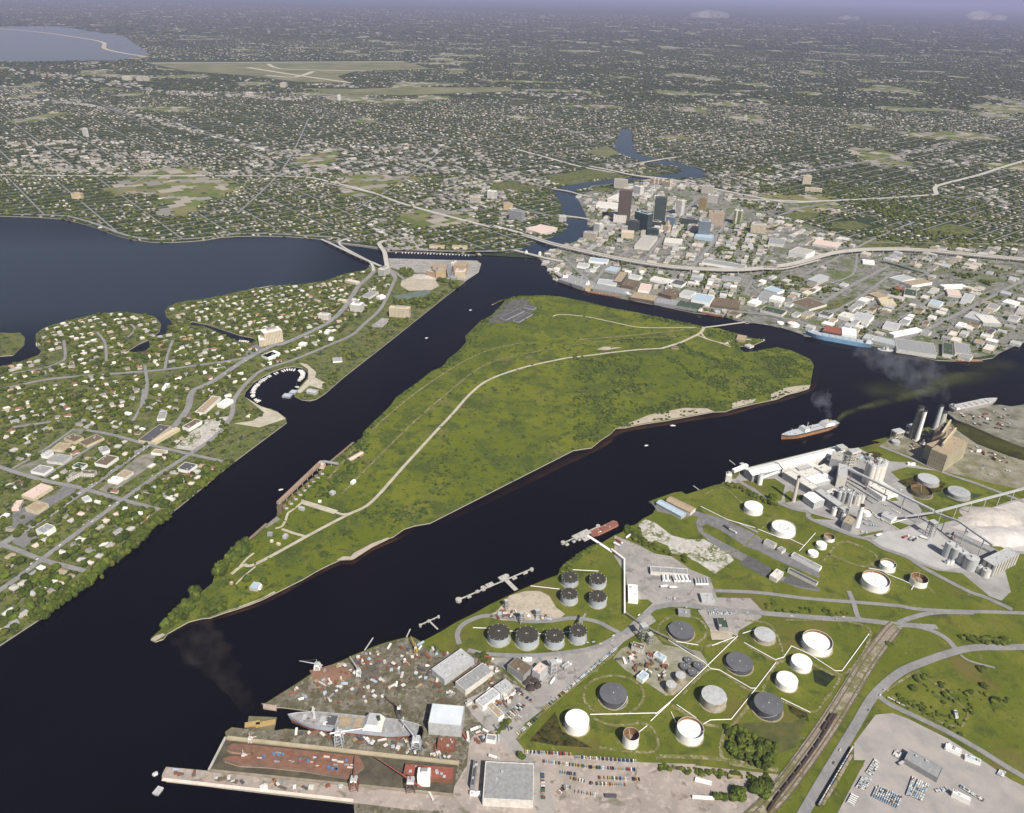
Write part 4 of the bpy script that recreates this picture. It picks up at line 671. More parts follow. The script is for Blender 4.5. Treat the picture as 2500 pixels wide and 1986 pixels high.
for i,(x,yb,yt,r) in enumerate([(1552,1060,985,5),(1640,1115,1030,7),(1605,1000,950,5)]): silo('R',x,yb,yt,r,['small left','wide front','small rear'][i]+' silo by the tall ribbed shed',offw,'bulk plant silos')
for i in range(5): silo('R',1125+i*22,945+(i%2)*14,912,2.6,['first','second','third','fourth','fifth'][i]+' of five tiny white tanks before the big grey silos',white,'bulk plant silos')
# chimneys
def chimney(f,xb,yb,xt,yt,r,label,m=offw,lm=None,band=None):
    c=g1(f,xb,yb); h=hgt(c,px(f,xt,yt)[1]); t=thing('chimney',label,'chimney',c,0,'tall chimneys',lm); b=MB(); b.cyl(0,0,0,h,r*1.25,m,16,r2=r*.85,cap=False); b.build('shaft',t,True); q=MB(); q.cyl(0,0,h-2.5,h+.3,r*.98,band or dgrey,16,top=black); q.build('rim',t); d=MB(); d.tube((r*1.3,0,0),(r*.95,0,h),.35,steel,4); d.build('ladder',t); return t,h
SMK=[]
pk=mat((.56,.50,.45),(.46,.40,.36),.1)
SMK.append(chimney('P',1005,942,1080,612,3.2,'tall pale chimney casting a long shadow on the works lawn',pk,'the lawn chimney'))
SMK.append(chimney('P',1840,1272,1920,988,4.2,'white front chimney with a dark rim beside the works car park',white,'the front chimney'))
chimney('P',1745,1010,1800,790,1.8,'thin pale pipe stack between the small silos',offw)
SMK.append(chimney('Q',895,612,1010,250,4.2,'slim white power station chimney, second from the left',white,'the power station chimneys'))
SMK.append(chimney('Q',845,575,970,205,7.2,'thick grey power station chimney at the left',mat((.25,.23,.20),(.19,.18,.15),.1)))
SMK.append(chimney('Q',1112,462,1205,190,5.0,'tall pale power station chimney behind the main block',mat((.5,.52,.52),(.42,.44,.45),.1)))
chimney('Q',1185,415,1222,265,6.5,'short wide concrete chimney behind the main block',concm)
# open frame towers / gantries
def frame(f,x,y,w,d,h,label,m=steel,levels=3,cat='steel tower',name='steel_tower',grp='steel frames of the port',box=True,rot=.4,lm=None):
    c=g1(f,x,y); t=thing(name,label,cat,c,rot,grp,lm)
    for sx in (-1,1):
        for sy in (-1,1): b=MB(); b.box(sx*w/2,sy*d/2,0,h,.9,.9,m); b.build('leg',t)
    b=MB()
    for k in range(levels):
        z0,z1=h*k/levels,h*(k+1)/levels
        for s_ in (-1,1):
            b.tube((-w/2,s_*d/2,z0),(w/2,s_*d/2,z1),.3,m,4); b.tube((s_*w/2,-d/2,z1),(s_*w/2,d/2,z0),.3,m,4); b.tube((-w/2,s_*d/2,z1),(w/2,s_*d/2,z1),.4,m,4); b.tube((s_*w/2,-d/2,z1),(s_*w/2,d/2,z1),.4,m,4)
    b.build('bracing',t)
    if box: b=MB(); b.box(0,0,h,h+4,w*1.15,d*1.15,m,top=lgrey); b.build('head_house',t)
    return t
frame('N',1235,1110,11,11,30,'tall lattice transfer tower where the conveyors meet',steel,5,lm='the transfer tower')
frame('Q',655,590,22,14,20,'left waterside coal gantry by the power station',offw,2,'gantry','gantry'); frame('Q',830,530,22,14,20,'right waterside coal gantry by the power station',offw,2,'gantry','gantry',lm='the waterside gantries')
frame('P',1600,390,16,14,30,'open concrete frame beside the preheater tower',concm,4); frame('P',1740,470,14,12,34,'tangled pale mill frame behind the tall mill building',offw,5); frame('P',1810,430,10,10,30,'second pale mill frame near the tall silos',offw,4)
frame('P',1650,1150,14,10,18,'open frame between the white cone silos',concm,3); frame('P',1130,560,30,9,10,'rack of pipes over the kiln building roof',grey,2)
frame('L',1650,215,9,9,26,'dark refinery column frame by the pump house',steel,4,lm='the refinery frame'); frame('L',1710,250,7,7,16,'short refinery frame behind the pale blue roof',steel,3); frame('K',960,600,6,6,17,'slender steel tower behind the oval tanks',steel,4); frame('K',830,480,5,5,14,'small steel loading tower near the jetty',steel,3); frame('K',1230,1040,8,6,22,'batch plant tower beside the tall pinkish shed',lgrey,3,lm='the batch plant')
frame('P',320,540,8,8,14,'small ship loader at the end of the long white shed',grey,3); frame('K',1100,555,7,5,12,'loading rack tower between pad and tanks',steel,3)
# ============================================================ SHIPS, BOATS, JETTIES
def hull_pts(L,B,fr,full_stern=.7,bow=.25,n=18,sheer=.25):
    """stations from stern to bow: x, half width at deck, half width at water, deck height"""
    out=[]
    for i in range(n+1):
        t=i/n
        s=min(1,full_stern+(1-full_stern)*min(1,t/.14)); q=1 if t<1-bow else max(.02,max(0,math.cos((t-(1-bow))/bow*math.pi/2))**.8)
        w=max(.02,max(0,math.cos(min(1,max(0,(t-(1-bow*1.25))/(bow*1.17)))*math.pi/2))**.9) if t>1-bow*1.25 else 1
        ws=min(1,full_stern*.55+(1-full_stern*.55)*min(1,t/.2))
        z=fr*(1+sheer*max(0,(t-.8)/.2)**1.5+sheer*.4*max(0,(.12-t)/.12))
        x=-L/2+L*t; xw=-L/2+L*(.02+t*.955)
        out.append((x,B/2*s*q,xw,B/2*ws*w,z))
    return out
def ship(name,bow,stern,B,fr,label,cat,lower,upper,deck,houses=(),masts=(),hatches=(),funnel=None,boot=.45,grp='ships',lm=None,pipes=None,full=.7,z0=0.,bowf=.25,deckgear=0,side=None):
    c=(bow+stern)/2; c.z=z0; L=(bow-stern).length; t=thing(name,label,cat,c,ang(stern,bow),grp,lm)
    H=hull_pts(L,B,fr,full,bowf); n=len(H)
    def ring(k):
        r=[]
        for (x,hd,xw,hw,z) in H:
            zz=-1 if k==0 else (z*boot if k==1 else z); f=0 if k==0 else (boot if k==1 else 1); r.append((xw*(1-f)+x*f,hw*(1-f)+hd*f,zz))
        return r
    r0,r1,r2=ring(0),ring(1),ring(2)
    def strip(a,b2,m,nm):
        o=MB(); V=[(x,-y,z) for x,y,z in a]+[(x,-y,z) for x,y,z in b2]; F=[(i,i+1,n+i+1,n+i) for i in range(n-1)]; k=len(V)
        V+=[(x,y,z) for x,y,z in a]+[(x,y,z) for x,y,z in b2]; F+=[(k+i+1,k+i,k+n+i,k+n+i+1) for i in range(n-1)]
        F+=[(0,n,k+n,k),(n-1,k+n-1,k+2*n-1,2*n-1)]; o.add(V,F,m); return o.build(nm,t)
    strip(r0,r1,lower,'hull_bottom'); strip(r1,r2,upper,'hull')
    o=MB(); V=[(x,-y,z-.9) for x,y,z in r2]+[(x,y,z-.9) for x,y,z in r2]; o.add(V,[(i,i+1,n+i+1,n+i) for i in range(n-1)],deck); o.build('deck',t)
    def dz(x): f=(x+L/2)/L*(n-1); i=min(n-2,max(0,int(f))); return r2[i][2]-.9
    for hs in houses: # (t, length, width frac, levels, step)
        x=-L/2+L*hs[0]; z=dz(x)
        for k in range(hs[3]):
            sh=1-k*hs[4]; b=MB(); b.box(x+(hs[5] if len(hs)>5 else 0)*k,0,z+k*2.8,z+(k+1)*2.8,hs[1]*sh,B*hs[2]*(sh*.5+.5),white,top=offw if k<hs[3]-1 else lgrey); b.build('deck_house' if k<hs[3]-1 else 'bridge',t)
    for ms in masts: # (t, height, crossbar)
        x=-L/2+L*ms[0]; z=dz(x)+(ms[3] if len(ms)>3 else 0); b=MB(); b.tube((x,0,z),(x,0,z+ms[1]),.55,white if len(ms)<5 else ms[4],6,r2=.3); b.tube((x,-ms[2],z+ms[1]*.8),(x,ms[2],z+ms[1]*.8),.35,white,4); b.build('mast',t)
    for ht in hatches:
        x=-L/2+L*ht[0]; z=dz(x); b=MB(); b.box(x,ht[3] if len(ht)>3 else 0,z,z+1.6,ht[1],B*ht[2],ht[4] if len(ht)>4 else deck,top=ht[4] if len(ht)>4 else lgrey); b.build('hatch',t)
    if funnel: x=-L/2+L*funnel[0]; z=dz(x)+funnel[1]; b=MB(); b.cyl(x,0,z,z+6,2.4,funnel[2],14,r2=2.,top=black); b.build('funnel',t)
    if pipes:
        for k in (-1.2,0,1.2): b=MB(); b.tube((-L/2+L*pipes[0],k,dz(0)+1),(-L/2+L*pipes[1],k,dz(0)+1),.3,steel,4); b.build('deck_pipe',t)
    rr=random.Random(int(L*10))
    for k in range(deckgear): x=rr.uniform(-.35,.35)*L; b=MB(); b.box(x,rr.uniform(-.35,.35)*B,dz(x),dz(x)+rr.uniform(.8,2.2),rr.uniform(1.5,4),rr.uniform(1.,2.5),rr.choice([lgrey,white,rust,yellow])); b.build('deck_gear',t)
    return t
dk_g=mat((.46,.48,.52),(.38,.40,.44),.2); orange=mat((.34,.18,.09),(.27,.13,.065),.1)
def w0(f,x,y): return g1(f,x,y,0.)
T_tank=ship('tanker',w0('W',262,800),w0('W',1745,430),23,11,'grey tanker with an orange-red lower hull steaming along the wide channel','ship',orange,mat((.07,.075,.05)),dk_g,[(.60,15,.98,3,.12),(.19,30,.98,3,.16)],[(.82,13,3),(.55,14,3,6),(.46,11,2)],[(.9,7,.4)],(.14,6.5,yellow),.66,lm='the steaming tanker',pipes=(.28,.5),deckgear=8)
def side_ship(f,a,b_,B,sgn=1):
    """waterline given along the visible (near) side; returns bow and stern on the centre line"""
    A=w0(f,*a); C=w0(f,*b_); d=(C-A).normalized(); nn=Vector((-d.y,d.x,0)); nn=nn if nn.y>0 else -nn; return A+nn*B/2,C+nn*B/2
p,q=side_ship('E',(500,1302),(1012,1396),27); ship('bulk_carrier',p,q,27,13,'very long sky-blue cargo ship moored at the far quay','ship',blue,mat((.20,.36,.55),(.17,.31,.48),.1,.6),mat((.33,.42,.50),(.27,.36,.44),.2),[(.07,14,.9,4,.1)],[(.95,8,2),(.04,10,2,10)],[(.2+.1*i,14,.55) for i in range(7)],(.03,11,white),.1,lm='the long blue ship')
p,q=side_ship('E',(1058,1408),(1175,1420),11); ship('tugboat',q,p,11,4,'small white harbour vessel with tall mast beside the blue ship','boat',dgrey,white,lgrey,[(.6,9,.7,3,.2)],[(.5,14,3,6)],(),(.35,3,white),.3)
p,q=side_ship('E',(1640,1488),(1850,1494),13); ship('barge',p,q,13,3,'flat rusty barge at the right end of the far quay','barge',rust,rust,mat((.30,.22,.17),(.24,.17,.13),.1),full=.95,bowf=.04,deckgear=4)
p,q=side_ship('a',(1020,1040),(1385,1300),22); ship('cargo_ship',p,q,22,10,'rose-grey cargo ship with a white midship house, first of the moored row','ship',rust,mat((.36,.27,.29),(.28,.21,.22),.1),mat((.45,.38,.36),(.33,.28,.26),.15),[(.45,16,.9,4,.14),(.86,10,.6,1,.1)],[(.75,15,4),(.3,15,4)],[(.6,16,.5),(.72,14,.5),(.28,14,.5),(.15,10,.5)],(.42,11,rust),.35,lm='the rose-grey cargo ship',deckgear=10)
p,q=side_ship('a',(1400,1285),(1690,1318),19); ship('coaster',p,q,19,9,'white-sterned cargo ship, second of the moored row','ship',dgrey,mat((.45,.44,.42),(.36,.35,.34),.1),lgrey,[(.10,14,.95,4,.12)],[(.5,13,4),(.82,11,3)],[(.35,16,.5),(.65,18,.5)],(.06,11,white),.3,lm='the white-sterned ship',deckgear=6)
ship('utility_vessel',w0('a',1070,1165),w0('a',1185,1215),12,4,'small grey workboat rafted outside the rose-grey ship','boat',dgrey,grey,lgrey,[(.4,9,.7,2,.2)],[(.5,8,2,4)],(),None,.3)
p,q=side_ship('D',(700,968),(968,1012),15); ship('barge',p,q,15,3.4,'long rust-brown barge at the quay sheds','barge',rust,rust,mat((.26,.17,.11),(.2,.13,.08),.1),full=.95,bowf=.05,deckgear=5)
p,q=side_ship('D',(982,992),(1212,1050),17); ship('freighter',p,q,17,8,'slim pale grey freighter moored behind the rust-brown barge','ship',dgrey,mat((.48,.49,.49),(.4,.41,.41),.1),lgrey,[(.9,10,.8,2,.2)],[(.55,18,2,0,yellow),(.3,10,2)],[(.3,20,.5),(.6,22,.5)],None,.2,deckgear=6)
p,q=side_ship('D',(1540,1122),(1732,1160),15); ship('freighter',q,p,15,7,'rust-hulled freighter with a white stern house near the causeway bridge','ship',rust,mat((.30,.20,.14),(.24,.16,.11),.1),mat((.35,.28,.2),(.3,.22,.16),.2),[(.12,11,.9,3,.15)],[(.5,12,3,0,orange),(.75,12,3)],[(.4,12,.5),(.65,14,.5)],(.08,8,rust),.5)
p,q=side_ship('Q',(1345,300),(1880,185),26); ship('bulk_carrier',q,p,26,11,'broad pale grey ship at the quay behind the power station','ship',dgrey,mat((.30,.29,.28),(.25,.24,.23),.1),mat((.48,.46,.43),(.4,.38,.36),.1),[(.06,12,.9,2,.12)],[(.6,12,3)],[(.2+.12*i,12,.55) for i in range(6)],(.03,6,grey),.2)
# grey ship lying in the repair slip
S1=ship('cargo_ship',w0('J',548,930),w0('J',1668,1040),24,13,'large grey cargo ship with white deckhouse in the shipyard slip','ship',rust,mat((.40,.42,.50),(.33,.35,.42),.1),mat((.33,.34,.36),(.22,.21,.19),.15),[(.34,26,1.0,4,.13)],[(.80,24,4),(.115,20,4),(.79,22,3)],[(.66,12,.6,0,dgrey),(.56,15,.62,0,tanm),(.46,12,.62,0,tanm),(.87,6,.4),(.23,12,.5,0,grey),(.73,8,.4,0,lgrey)],(.30,11,dgreen),.42,lm='the grey ship in the slip',deckgear=14,full=.5,grp='vessels in the shipyard')
for k,(x0,x1,y0) in enumerate([(.50,.62,-.25),(.50,.62,.25),(.42,.48,-.25)]): pass
# walls and floor of the building dock
def wallbox(s,w,h,label,m,name='dock_wall',lm=None,base=0.5):
    P=W(s); A,B=P[0],P[1]; c=(A+B)/2; b=MB(); b.box(0,0,0,h,(B-A).length,w,m); o=b.build(name); o.location=(c.x,c.y,base); o.rotation_euler[2]=ang(A,B); return tag(o,label,'dock wall','dock walls',lm)
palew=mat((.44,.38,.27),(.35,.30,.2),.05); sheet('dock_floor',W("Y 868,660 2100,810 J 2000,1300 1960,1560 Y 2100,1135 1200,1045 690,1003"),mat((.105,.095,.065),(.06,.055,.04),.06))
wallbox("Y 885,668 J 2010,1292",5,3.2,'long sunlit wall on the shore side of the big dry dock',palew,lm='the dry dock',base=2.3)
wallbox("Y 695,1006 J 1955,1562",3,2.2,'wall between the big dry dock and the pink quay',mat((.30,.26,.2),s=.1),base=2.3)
wallbox("Y 692,1000 Y 868,655",3,2.0,'slanting gate closing the left end of the dry dock',concm,'dock_gate',base=2.3)
wallbox("Y 200,1095 J 1100,1608",4,1.2,'bright kerb along the water side of the pink quay',mat((.70,.62,.55),(.6,.52,.46),.1),'quay_edge',base=2.2)
# wide red hull with a notched end
hp=[(870,745),(950,712),(1180,732)]; Pz=[g1('Y',x,y,12.) for x,y in hp]+[g1('J',x,y,12.) for x,y in [(1150,1218),(1195,1300),(1070,1405)]]+[g1('Y',x,y,12.) for x,y in [(1700,985),(1300,940),(1000,925),(835,872),(900,842),(1100,846),(1160,822),(1130,790),(1000,778),(905,765)]]
c=g1('J',500,1260,LAND+.5); t=thing('ship_hull','wide rust-red hull with a notched end in the big dry dock','ship',c,0,'vessels in the shipyard','the red hull in the dock')
P2=[(p.x-c.x,p.y-c.y) for p in Pz]
b=MB(); b.prism([(x*.985,y*.9) for x,y in P2],0,4.5,mat((.42,.30,.22),(.32,.2,.15),.08),top=rust); b.build('hull_bottom',t)
b=MB(); b.prism(P2,4.5,9.6,mat((.22,.15,.11),(.14,.11,.09),.05),top=mat((.23,.115,.075),(.15,.085,.06),.12)); b.build('hull',t)
rr=random.Random(3)
for i in range(46):
    f=rr.random(); e=rr.uniform(.18,.82); A=g1('Y',1180,745,11.).lerp(g1('J',1130,1230,11.),f)*(1-e)+g1('Y',1200,925,11.).lerp(g1('J',1060,1390,11.),f)*e; b=MB()
    m_=rr.choice([blue,blue,offw,rust,redb,brown,grey,pinkw]); s_=rr.uniform(1.2,5)
    if m_ is blue: b.cyl(A.x-c.x,A.y-c.y,9.6,11.2,1.9,m_,10)
    else: b.box(A.x-c.x,A.y-c.y,9.6,9.6+rr.uniform(.5,1.8),s_*1.8,s_*.5,m_,rot=-.1)
    b.build('deck_gear',t)
# small red-decked vessel at the inner end of the dock
bR('J',(1530,1392),(1955,1425),(1562,1290),8,'rusty','red','red-decked vessel at the inner end of the dry dock','ship',name='ship_hull',vents=8,group='vessels in the shipyard')
fA('J',1655,1488,1762,1492,1400,13,'white','white','white bridge house on the red-decked vessel','ship',style='tower',name='deck_house',group='vessels in the shipyard')
# floating work barges
for s,lb,m_,h in [("Y 1110,425 1405,438 1375,572 1090,545","olive work barge with two tan deck cargoes beside the dock",mat((.16,.15,.09),(.11,.10,.06),.1),3),("J 325,770 440,785 440,822 325,805","small pale pontoon at the shipyard point",mat((.45,.36,.30),s=.2),3)]:
    P=W(s,h); c=sum(P,Vector())/4; c.z=0; b=MB(); b.prism([(p.x-c.x,p.y-c.y) for p in P],-.5,h,m_); t=thing('work_barge',lb,'barge',c,0,'vessels in the shipyard'); b.build('hull',t)
    if 'olive' in lb:
        for x,y,l in ((1150,515,20),(1290,510,26)): q=g1('Y',x,y,3)-c; b=MB(); b.box(q.x,q.y,3,5.5,l,7,mat((.42,.30,.12),(.36,.25,.1),.2),rot=.25); b.build('deck_cargo',t)
# barges and jetties
A=w0('A',1243,1130); B=w0('A',1299,1103); t=ship('barge',B,A,16,4,'long rust-red tank barge lying at the short jetty','barge',rust,mat((.42,.22,.15),(.35,.18,.13),.1),mat((.24,.10,.07),(.19,.08,.06),.1),full=.97,bowf=.03,lm='the red tank barge',deckgear=8)
ship('barge',w0('P',1,1) if 0 else w0('Y',120,1265),w0('Y',190,1180),9,2,'small floating pontoon off the quay end','barge',grey,lgrey,lgrey,full=.95,bowf=.04)
ship('workboat',w0('Y',95,1060),w0('Y',155,1030),5,2,'little white launch at the tip of the pink quay','boat',dgrey,white,lgrey,[(.4,4,.6,1,.1)],(),(),None,.4)
def jetty(f,cross,stem,wc,ws,dolph,plats,label,lm=None,piles=9):
    A,B=w0(f,*cross[0]),w0(f,*cross[1]); c=(A+B)/2; t=thing('jetty',label,'jetty',c,0,'oil jetties in the channel',lm)
    def deck(P,Q,w,nm,z=3.,th=.8,m=concm):
        d=Q-P; b=MB(); M_=(P+Q)/2-c; b.box(M_.x,M_.y,z,z+th,d.length,w,m,rot=ang(P,Q)); b.build(nm,t)
        k=max(2,int(d.length/22))
        for i in range(k): q=P.lerp(Q,(i+.5)/k)-c; b=MB(); b.cyl(q.x,q.y,-2,z,.6,steel,6); b.build('pile',t)
    deck(A,B,wc,'walkway'); S,E_=w0(f,*stem[0]),w0(f,*stem[1]); deck(S,E_,ws,'roadway',3.85)
    for (x,y,r) in dolph: q=w0(f,x,y)-c; b=MB(); b.cyl(q.x,q.y,-2,4.4,r,concm,14); b.build('dolphin',t)
    for (x,y,l,w) in plats: q=w0(f,x,y)-c; b=MB(); b.box(q.x,q.y,2.2,4.7,l,w,concm,rot=ang(A,B)); b.box(q.x,q.y,4.7,7,l*.3,w*.3,lgrey,rot=ang(A,B)); b.build('platform',t)
    return t
jetty('U',((108,1445),(1068,1040)),((700,1160),(862,1325)),2.6,8,[(106,1445,5.2),(430,1290,4.6),(732,1137,5.2),(1068,1042,3.2)],[(515,1252,14,8),(690,1165,14,12),(240,1405,7,6),(350,1340,6,5),(840,1165,9,4),(980,1095,9,4)],'longest T-shaped oil jetty running out from the sandy pad','the longest jetty')
jetty('U',((1485,700),(1945,480)),((1785,600),(1815,640)),2.4,6,[(1480,690,4.2),(1940,474,4.2)],[(1720,590,38,13),(1770,640,13,11),(1620,680,6,5),(1690,655,6,5),(1530,720,7,5)],'short oil jetty with a wide platform beside the red barge','the barge jetty')
jetty('K',((92,635),(250,562)),((165,600),(243,676)),2.,2.6,[(92,635,2.2),(250,560,1.8)],[(165,602,5,4)],'small T-shaped jetty off the grassy bank','the small jetty')
for s,lb in [("J 1200,312 1272,205","thin leaning pole standing in the water off the shipyard"),("J 1560,200 1592,130","yellow boom sticking up at the shipyard shore"),("P 240,460 165,400","thin mooring boom off the cement works"),("M 885,415 825,372","short pale walkway off the green bank")]:
    P=W(s,3); b=MB(); b.box(0,0,0,.8,(P[1]-P[0]).length,1.8,lgrey); o=b.build('boom_walkway'); o.location=((P[0].x+P[1].x)/2,(P[0].y+P[1].y)/2,3); o.rotation_euler[2]=ang(P[0],P[1]); tag(o,lb,'walkway')
# phosphate loading gallery on the island
t=pipeline("X 512,752 905,372","long brown covered loading gallery standing on the island dock",z=9,m=mat((.33,.24,.18),(.27,.19,.14),.05),sup=18,cat='conveyor',closed_gallery=(7,6),lm='the island loading gallery')
fA('X',880,372,940,378,335,14,'pink','pink','tall box tower at the head of the island loading gallery','tower',style='tower',group='island dock ruins'); fA('X',500,800,545,800,742,10,'brown','brown','box tower at the foot of the island loading gallery','tower',style='tower',group='island dock ruins')
pipeline("X 945,352 1085,342","grey sloping conveyor from the gallery head to the island bank",z=[12,3],m=grey,cat='conveyor',closed_gallery=(5,3),sup=25)
pipeline("X 980,345 1230,135","narrow timber trestle running on from the gallery head",z=4,m=timber,cat='jetty',closed_gallery=(5,1),sup=16)
pipeline("X 190,1100 400,912","ruined timber quay along the island's lower dock",z=3,m=timber,cat='jetty',closed_gallery=(6,1),sup=12)
for i in range(9):
    f=(i+.5)/9; A=g1('X',545,770).lerp(g1('X',930,400),f); b=MB(); b.box(0,0,0,6,7,4,timber,rot=.7); b.box(5,-3,0,3,6,2,lgrey,rot=.2); o=b.build('dock_bent'); o.location=A; tag(o,'weathered timber bent under the island loading gallery, '+['first','second','third','fourth','fifth','sixth','seventh','eighth','ninth'][i]+' from its foot','dock frame','timber bents of the island dock')
fA('X',1165,300,1190,300,275,10,'tan','tan','small tan hut at the end of the pink shed','building') if 0 else None
IB='small buildings on the grassy island'
for q in [('X',(1170,278),(1200,292),(1255,190),5,'tan','pink','long pinkish shed above the loading gallery',g_),('X',(1195,500),(1218,508),(1218,470),5,'white','white','small white hut in the meadow, upper',{}),('X',(992,598),(1025,612),(1015,572),5,'light grey','light grey','grey hut in the meadow left of the path',{}),('X',(888,685),(915,687),(890,672),3,'white','white','tiny white shack in the meadow',{}),('X',(697,745),(745,758),(710,728),5,'light grey','light grey','grey shed where the path meets the dock',{}),('X',(545,1022),(578,1028),(570,992),5,'light grey','light grey','grey shed below the branching path',{}),('X',(398,998),(445,1000),(410,975),5,'grey','grey','round-looking grey ruin near the lower dock',{}),('X',(427,1065),(452,1068),(430,1050),3,'off-white','off-white','tiny pale shack, left of two',{}),('X',(487,1090),(518,1098),(495,1075),3,'pink','pink','tiny pinkish shack, right of two',{}),('X',(230,1510),(300,1522),(258,1452),6,'light grey','pale blue','blue-grey roofed house near the island tip',{'lm':'the island house'}),('X',(300,1510),(335,1512),(300,1475),5,'white','white','white wing of the island house',{}),('X',(40,1470),(68,1472),(45,1450),3,'tan','pink','small tan shack near the island tip',{}),
  ('V',(1070,348),(1130,358),(1095,318),6,'tan','tan','brown-roofed boat shed at the island marina',{'lm':'the island marina'}),('V',(1125,388),(1160,402),(1150,375),4,'off-white','light grey','pale dock building at the island marina',{}),('V',(645,405),(690,410),(660,392),3,'tan','brown','low ruin in the upper meadow',{}),('D',(240,1080),(320,1095),(225,1060),4,'grey','dark grey','long dark shed at the old island dock',{}),('D',(160,1180),(205,1192),(240,1115),3,'grey','dark grey','dark ruined slab at the old island dock, right',{}),('D',(60,1160),(110,1175),(170,1085),3,'grey','dark grey','dark ruined slab at the old island dock, left',{})]:
    bR(*q[:4],q[4],q[5],q[6],q[7],'island building',group=IB,**q[8])
# ---- cranes
def crane(f,x,y,h,w,jib,jm,label,m=bluew,lm=None,rise=.35,z=LAND):
    c=g1(f,x,y); c.z=z; t=thing('crane',label,'crane',c,0,'shipyard cranes',lm)
    tgt=g1(f,*jib)-c; tgt.z=h+rise*Vector((tgt.x,tgt.y)).length
    for sx in (-1,1):
        for sy in (-1,1): b=MB(); b.tube((sx*w/2,sy*w/2,0),(sx*w*.42,sy*w*.42,h),.6,m,4); b.build('leg',t)
    b=MB()
    for k in range(4):
        z0,z1=h*k/4,h*(k+1)/4
        for s_ in (-1,1): b.tube((-w/2*.95,s_*w/2*.95,z0),(w/2*.95,s_*w/2*.95,z1),.35,m,4); b.tube((s_*w/2*.95,-w/2*.95,z1),(s_*w/2*.95,w/2*.95,z0),.35,m,4)
    b.build('bracing',t); b=MB(); b.box(0,0,h,h+4,w*.8,w*.8,white,top=lgrey); b.build('cab',t)
    b=MB(); b.tube((0,0,h+3),tuple(tgt),1.2,jm,4,r2=.5); b.tube((0,0,h+3),tuple(-tgt*.3+Vector((0,0,h*1.3+3))),1.2,jm,4); b.tube((0,0,h+12),tuple(tgt),.15,steel,3); b.tube((0,0,h+3),(0,0,h+12),.5,jm,4); b.build('jib',t); return t
crane('J',985,1132,24,10,(1215,1085),white,'tall white lattice crane between the grey ship and the dry dock',mat((.5,.56,.62),s=.5),'the white lattice crane',rise=.0)
crane('J',1115,1500,16,10,(1145,1330),rust,'rusty portal crane on the pink quay with a white cab',rust,'the rusty quay crane'); crane('J',1600,1510,16,11,(1310,1330),redb,'red boomed crane reaching over the dock floor',mat((.16,.10,.10)),'the red boom crane',rise=.1)
crane('J',1645,1140,13,12,(1520,1010),lgrey,'pale blue crane at the stern of the grey ship',bluew); crane('J',795,470,9,9,(640,430),lgrey,'white floating crane off the shipyard shore',white,'the floating crane',rise=.0,z=0)
crane('J',1500,870,14,6,(1380,790),brown,'dark crane leaning over the grey ship',dgrey,rise=.5); crane('J',1150,530,10,6,(1080,440),lgrey,'small white crane in the scrap yard',white); crane('J',1640,330,8,4,(1600,250),yellow,'little yellow crane near the oily bank',yellow); crane('Y',1130,700,6,5,(1200,690),pinkw,'pale pink dock crane, rear of two at the notched bow',pinkw); crane('Y',1065,890,8,5,(1110,890),pinkw,'pale pink dock crane, front of two at the notched bow',pinkw)
# ============================================================ BRIDGES
def bridge(s,w,z,label,lm=None,gap=35,m=None,name='bridge',th=1.6,pm=concm,k=5,rail=True,ends=True,pw=2.,solid=None):
    m=m or M_hwy; P=pts(s); n=len(P); zs=z if isinstance(z,list) else [z]*n; Q=[G(P[i][0],P[i][1],zs[i]+0.) for i in range(n)]
    Q=smooth_line(Q,k); c=Q[len(Q)//2].copy(); c.z=0; t=thing(name,label,'bridge',c,0,'bridges and viaducts'); 
    if lm: a_,b_,_=proj(Q[len(Q)//2]); LM.append((a_,b_,lm))
    L_,R_=edges([Vector((p.x,p.y,0)) for p in Q],w); N=len(Q); V=[]
    for i in range(N):
        zz=Q[i].z
        for p,dz_ in ((L_[i],0),(R_[i],0),(L_[i],-th),(R_[i],-th)): V.append((p.x-c.x,p.y-c.y,zz+dz_))
    b=MB(); F=[];F2=[]
    for i in range(N-1):
        a=4*i; d=4*i+4; F.append((a,a+1,d+1,d)); F2+=[(a+2,a,d,d+2),(a+1,a+3,d+3,d+1),(a+3,a+2,d+2,d+3)]
    b.add(V,F,m); k0=0
    for f in F2: b.f.append(list(f)); b.m.append(b.mi(concm))
    b.build('deck',t)
    if rail:
        for E_ in (L_,R_):
            b=MB(); V=[(p.x-c.x,p.y-c.y,Q[i].z+q) for i,p in enumerate(E_) for q in (0,.9)]; b.add(V,[(2*i,2*i+1,2*i+3,2*i+2) for i in range(N-1)],concm); b.build('parapet',t)
    acc=0
    for i in range(N-1):
        acc+=(Q[i+1]-Q[i]).length
        if acc>gap and Q[i].z>LAND+2.5:
            acc=0; d=(Q[i+1]-Q[i]); b=MB(); b.box(Q[i].x-c.x,Q[i].y-c.y,-2,Q[i].z-th,pw,w*.8,pm,rot=math.atan2(d.y,d.x)); b.build('pier',t)
            if solid: pass
    for i in range(N-1): SEGS.append((Q[i].x,Q[i].y,Q[i+1].x,Q[i+1].y,w/2+2))
    return t
CT="D 225,524 320,552 450,592 600,628 750,662 900,694 1050,722 1200,746 1350,766 1500,779 1650,787 1800,791 1950,786 2150,765 E 200,770 350,758 500,727 620,692 740,662 900,643 1100,635 1300,637 1500,650 1700,670 1900,688 2050,702 2400,735"
CTz=[4,9]+[13]*26
def shift(s,dx,dy): return ' '.join(tk if tk in FR else '%g,%g'%(float(tk.split(',')[0])+dx,float(tk.split(',')[1])+dy) for tk in s.split())
nC=len(pts(CT)); bridge(CT,13,CTz[:nC],'far carriageway of the long concrete expressway viaduct','the expressway viaduct',gap=45)
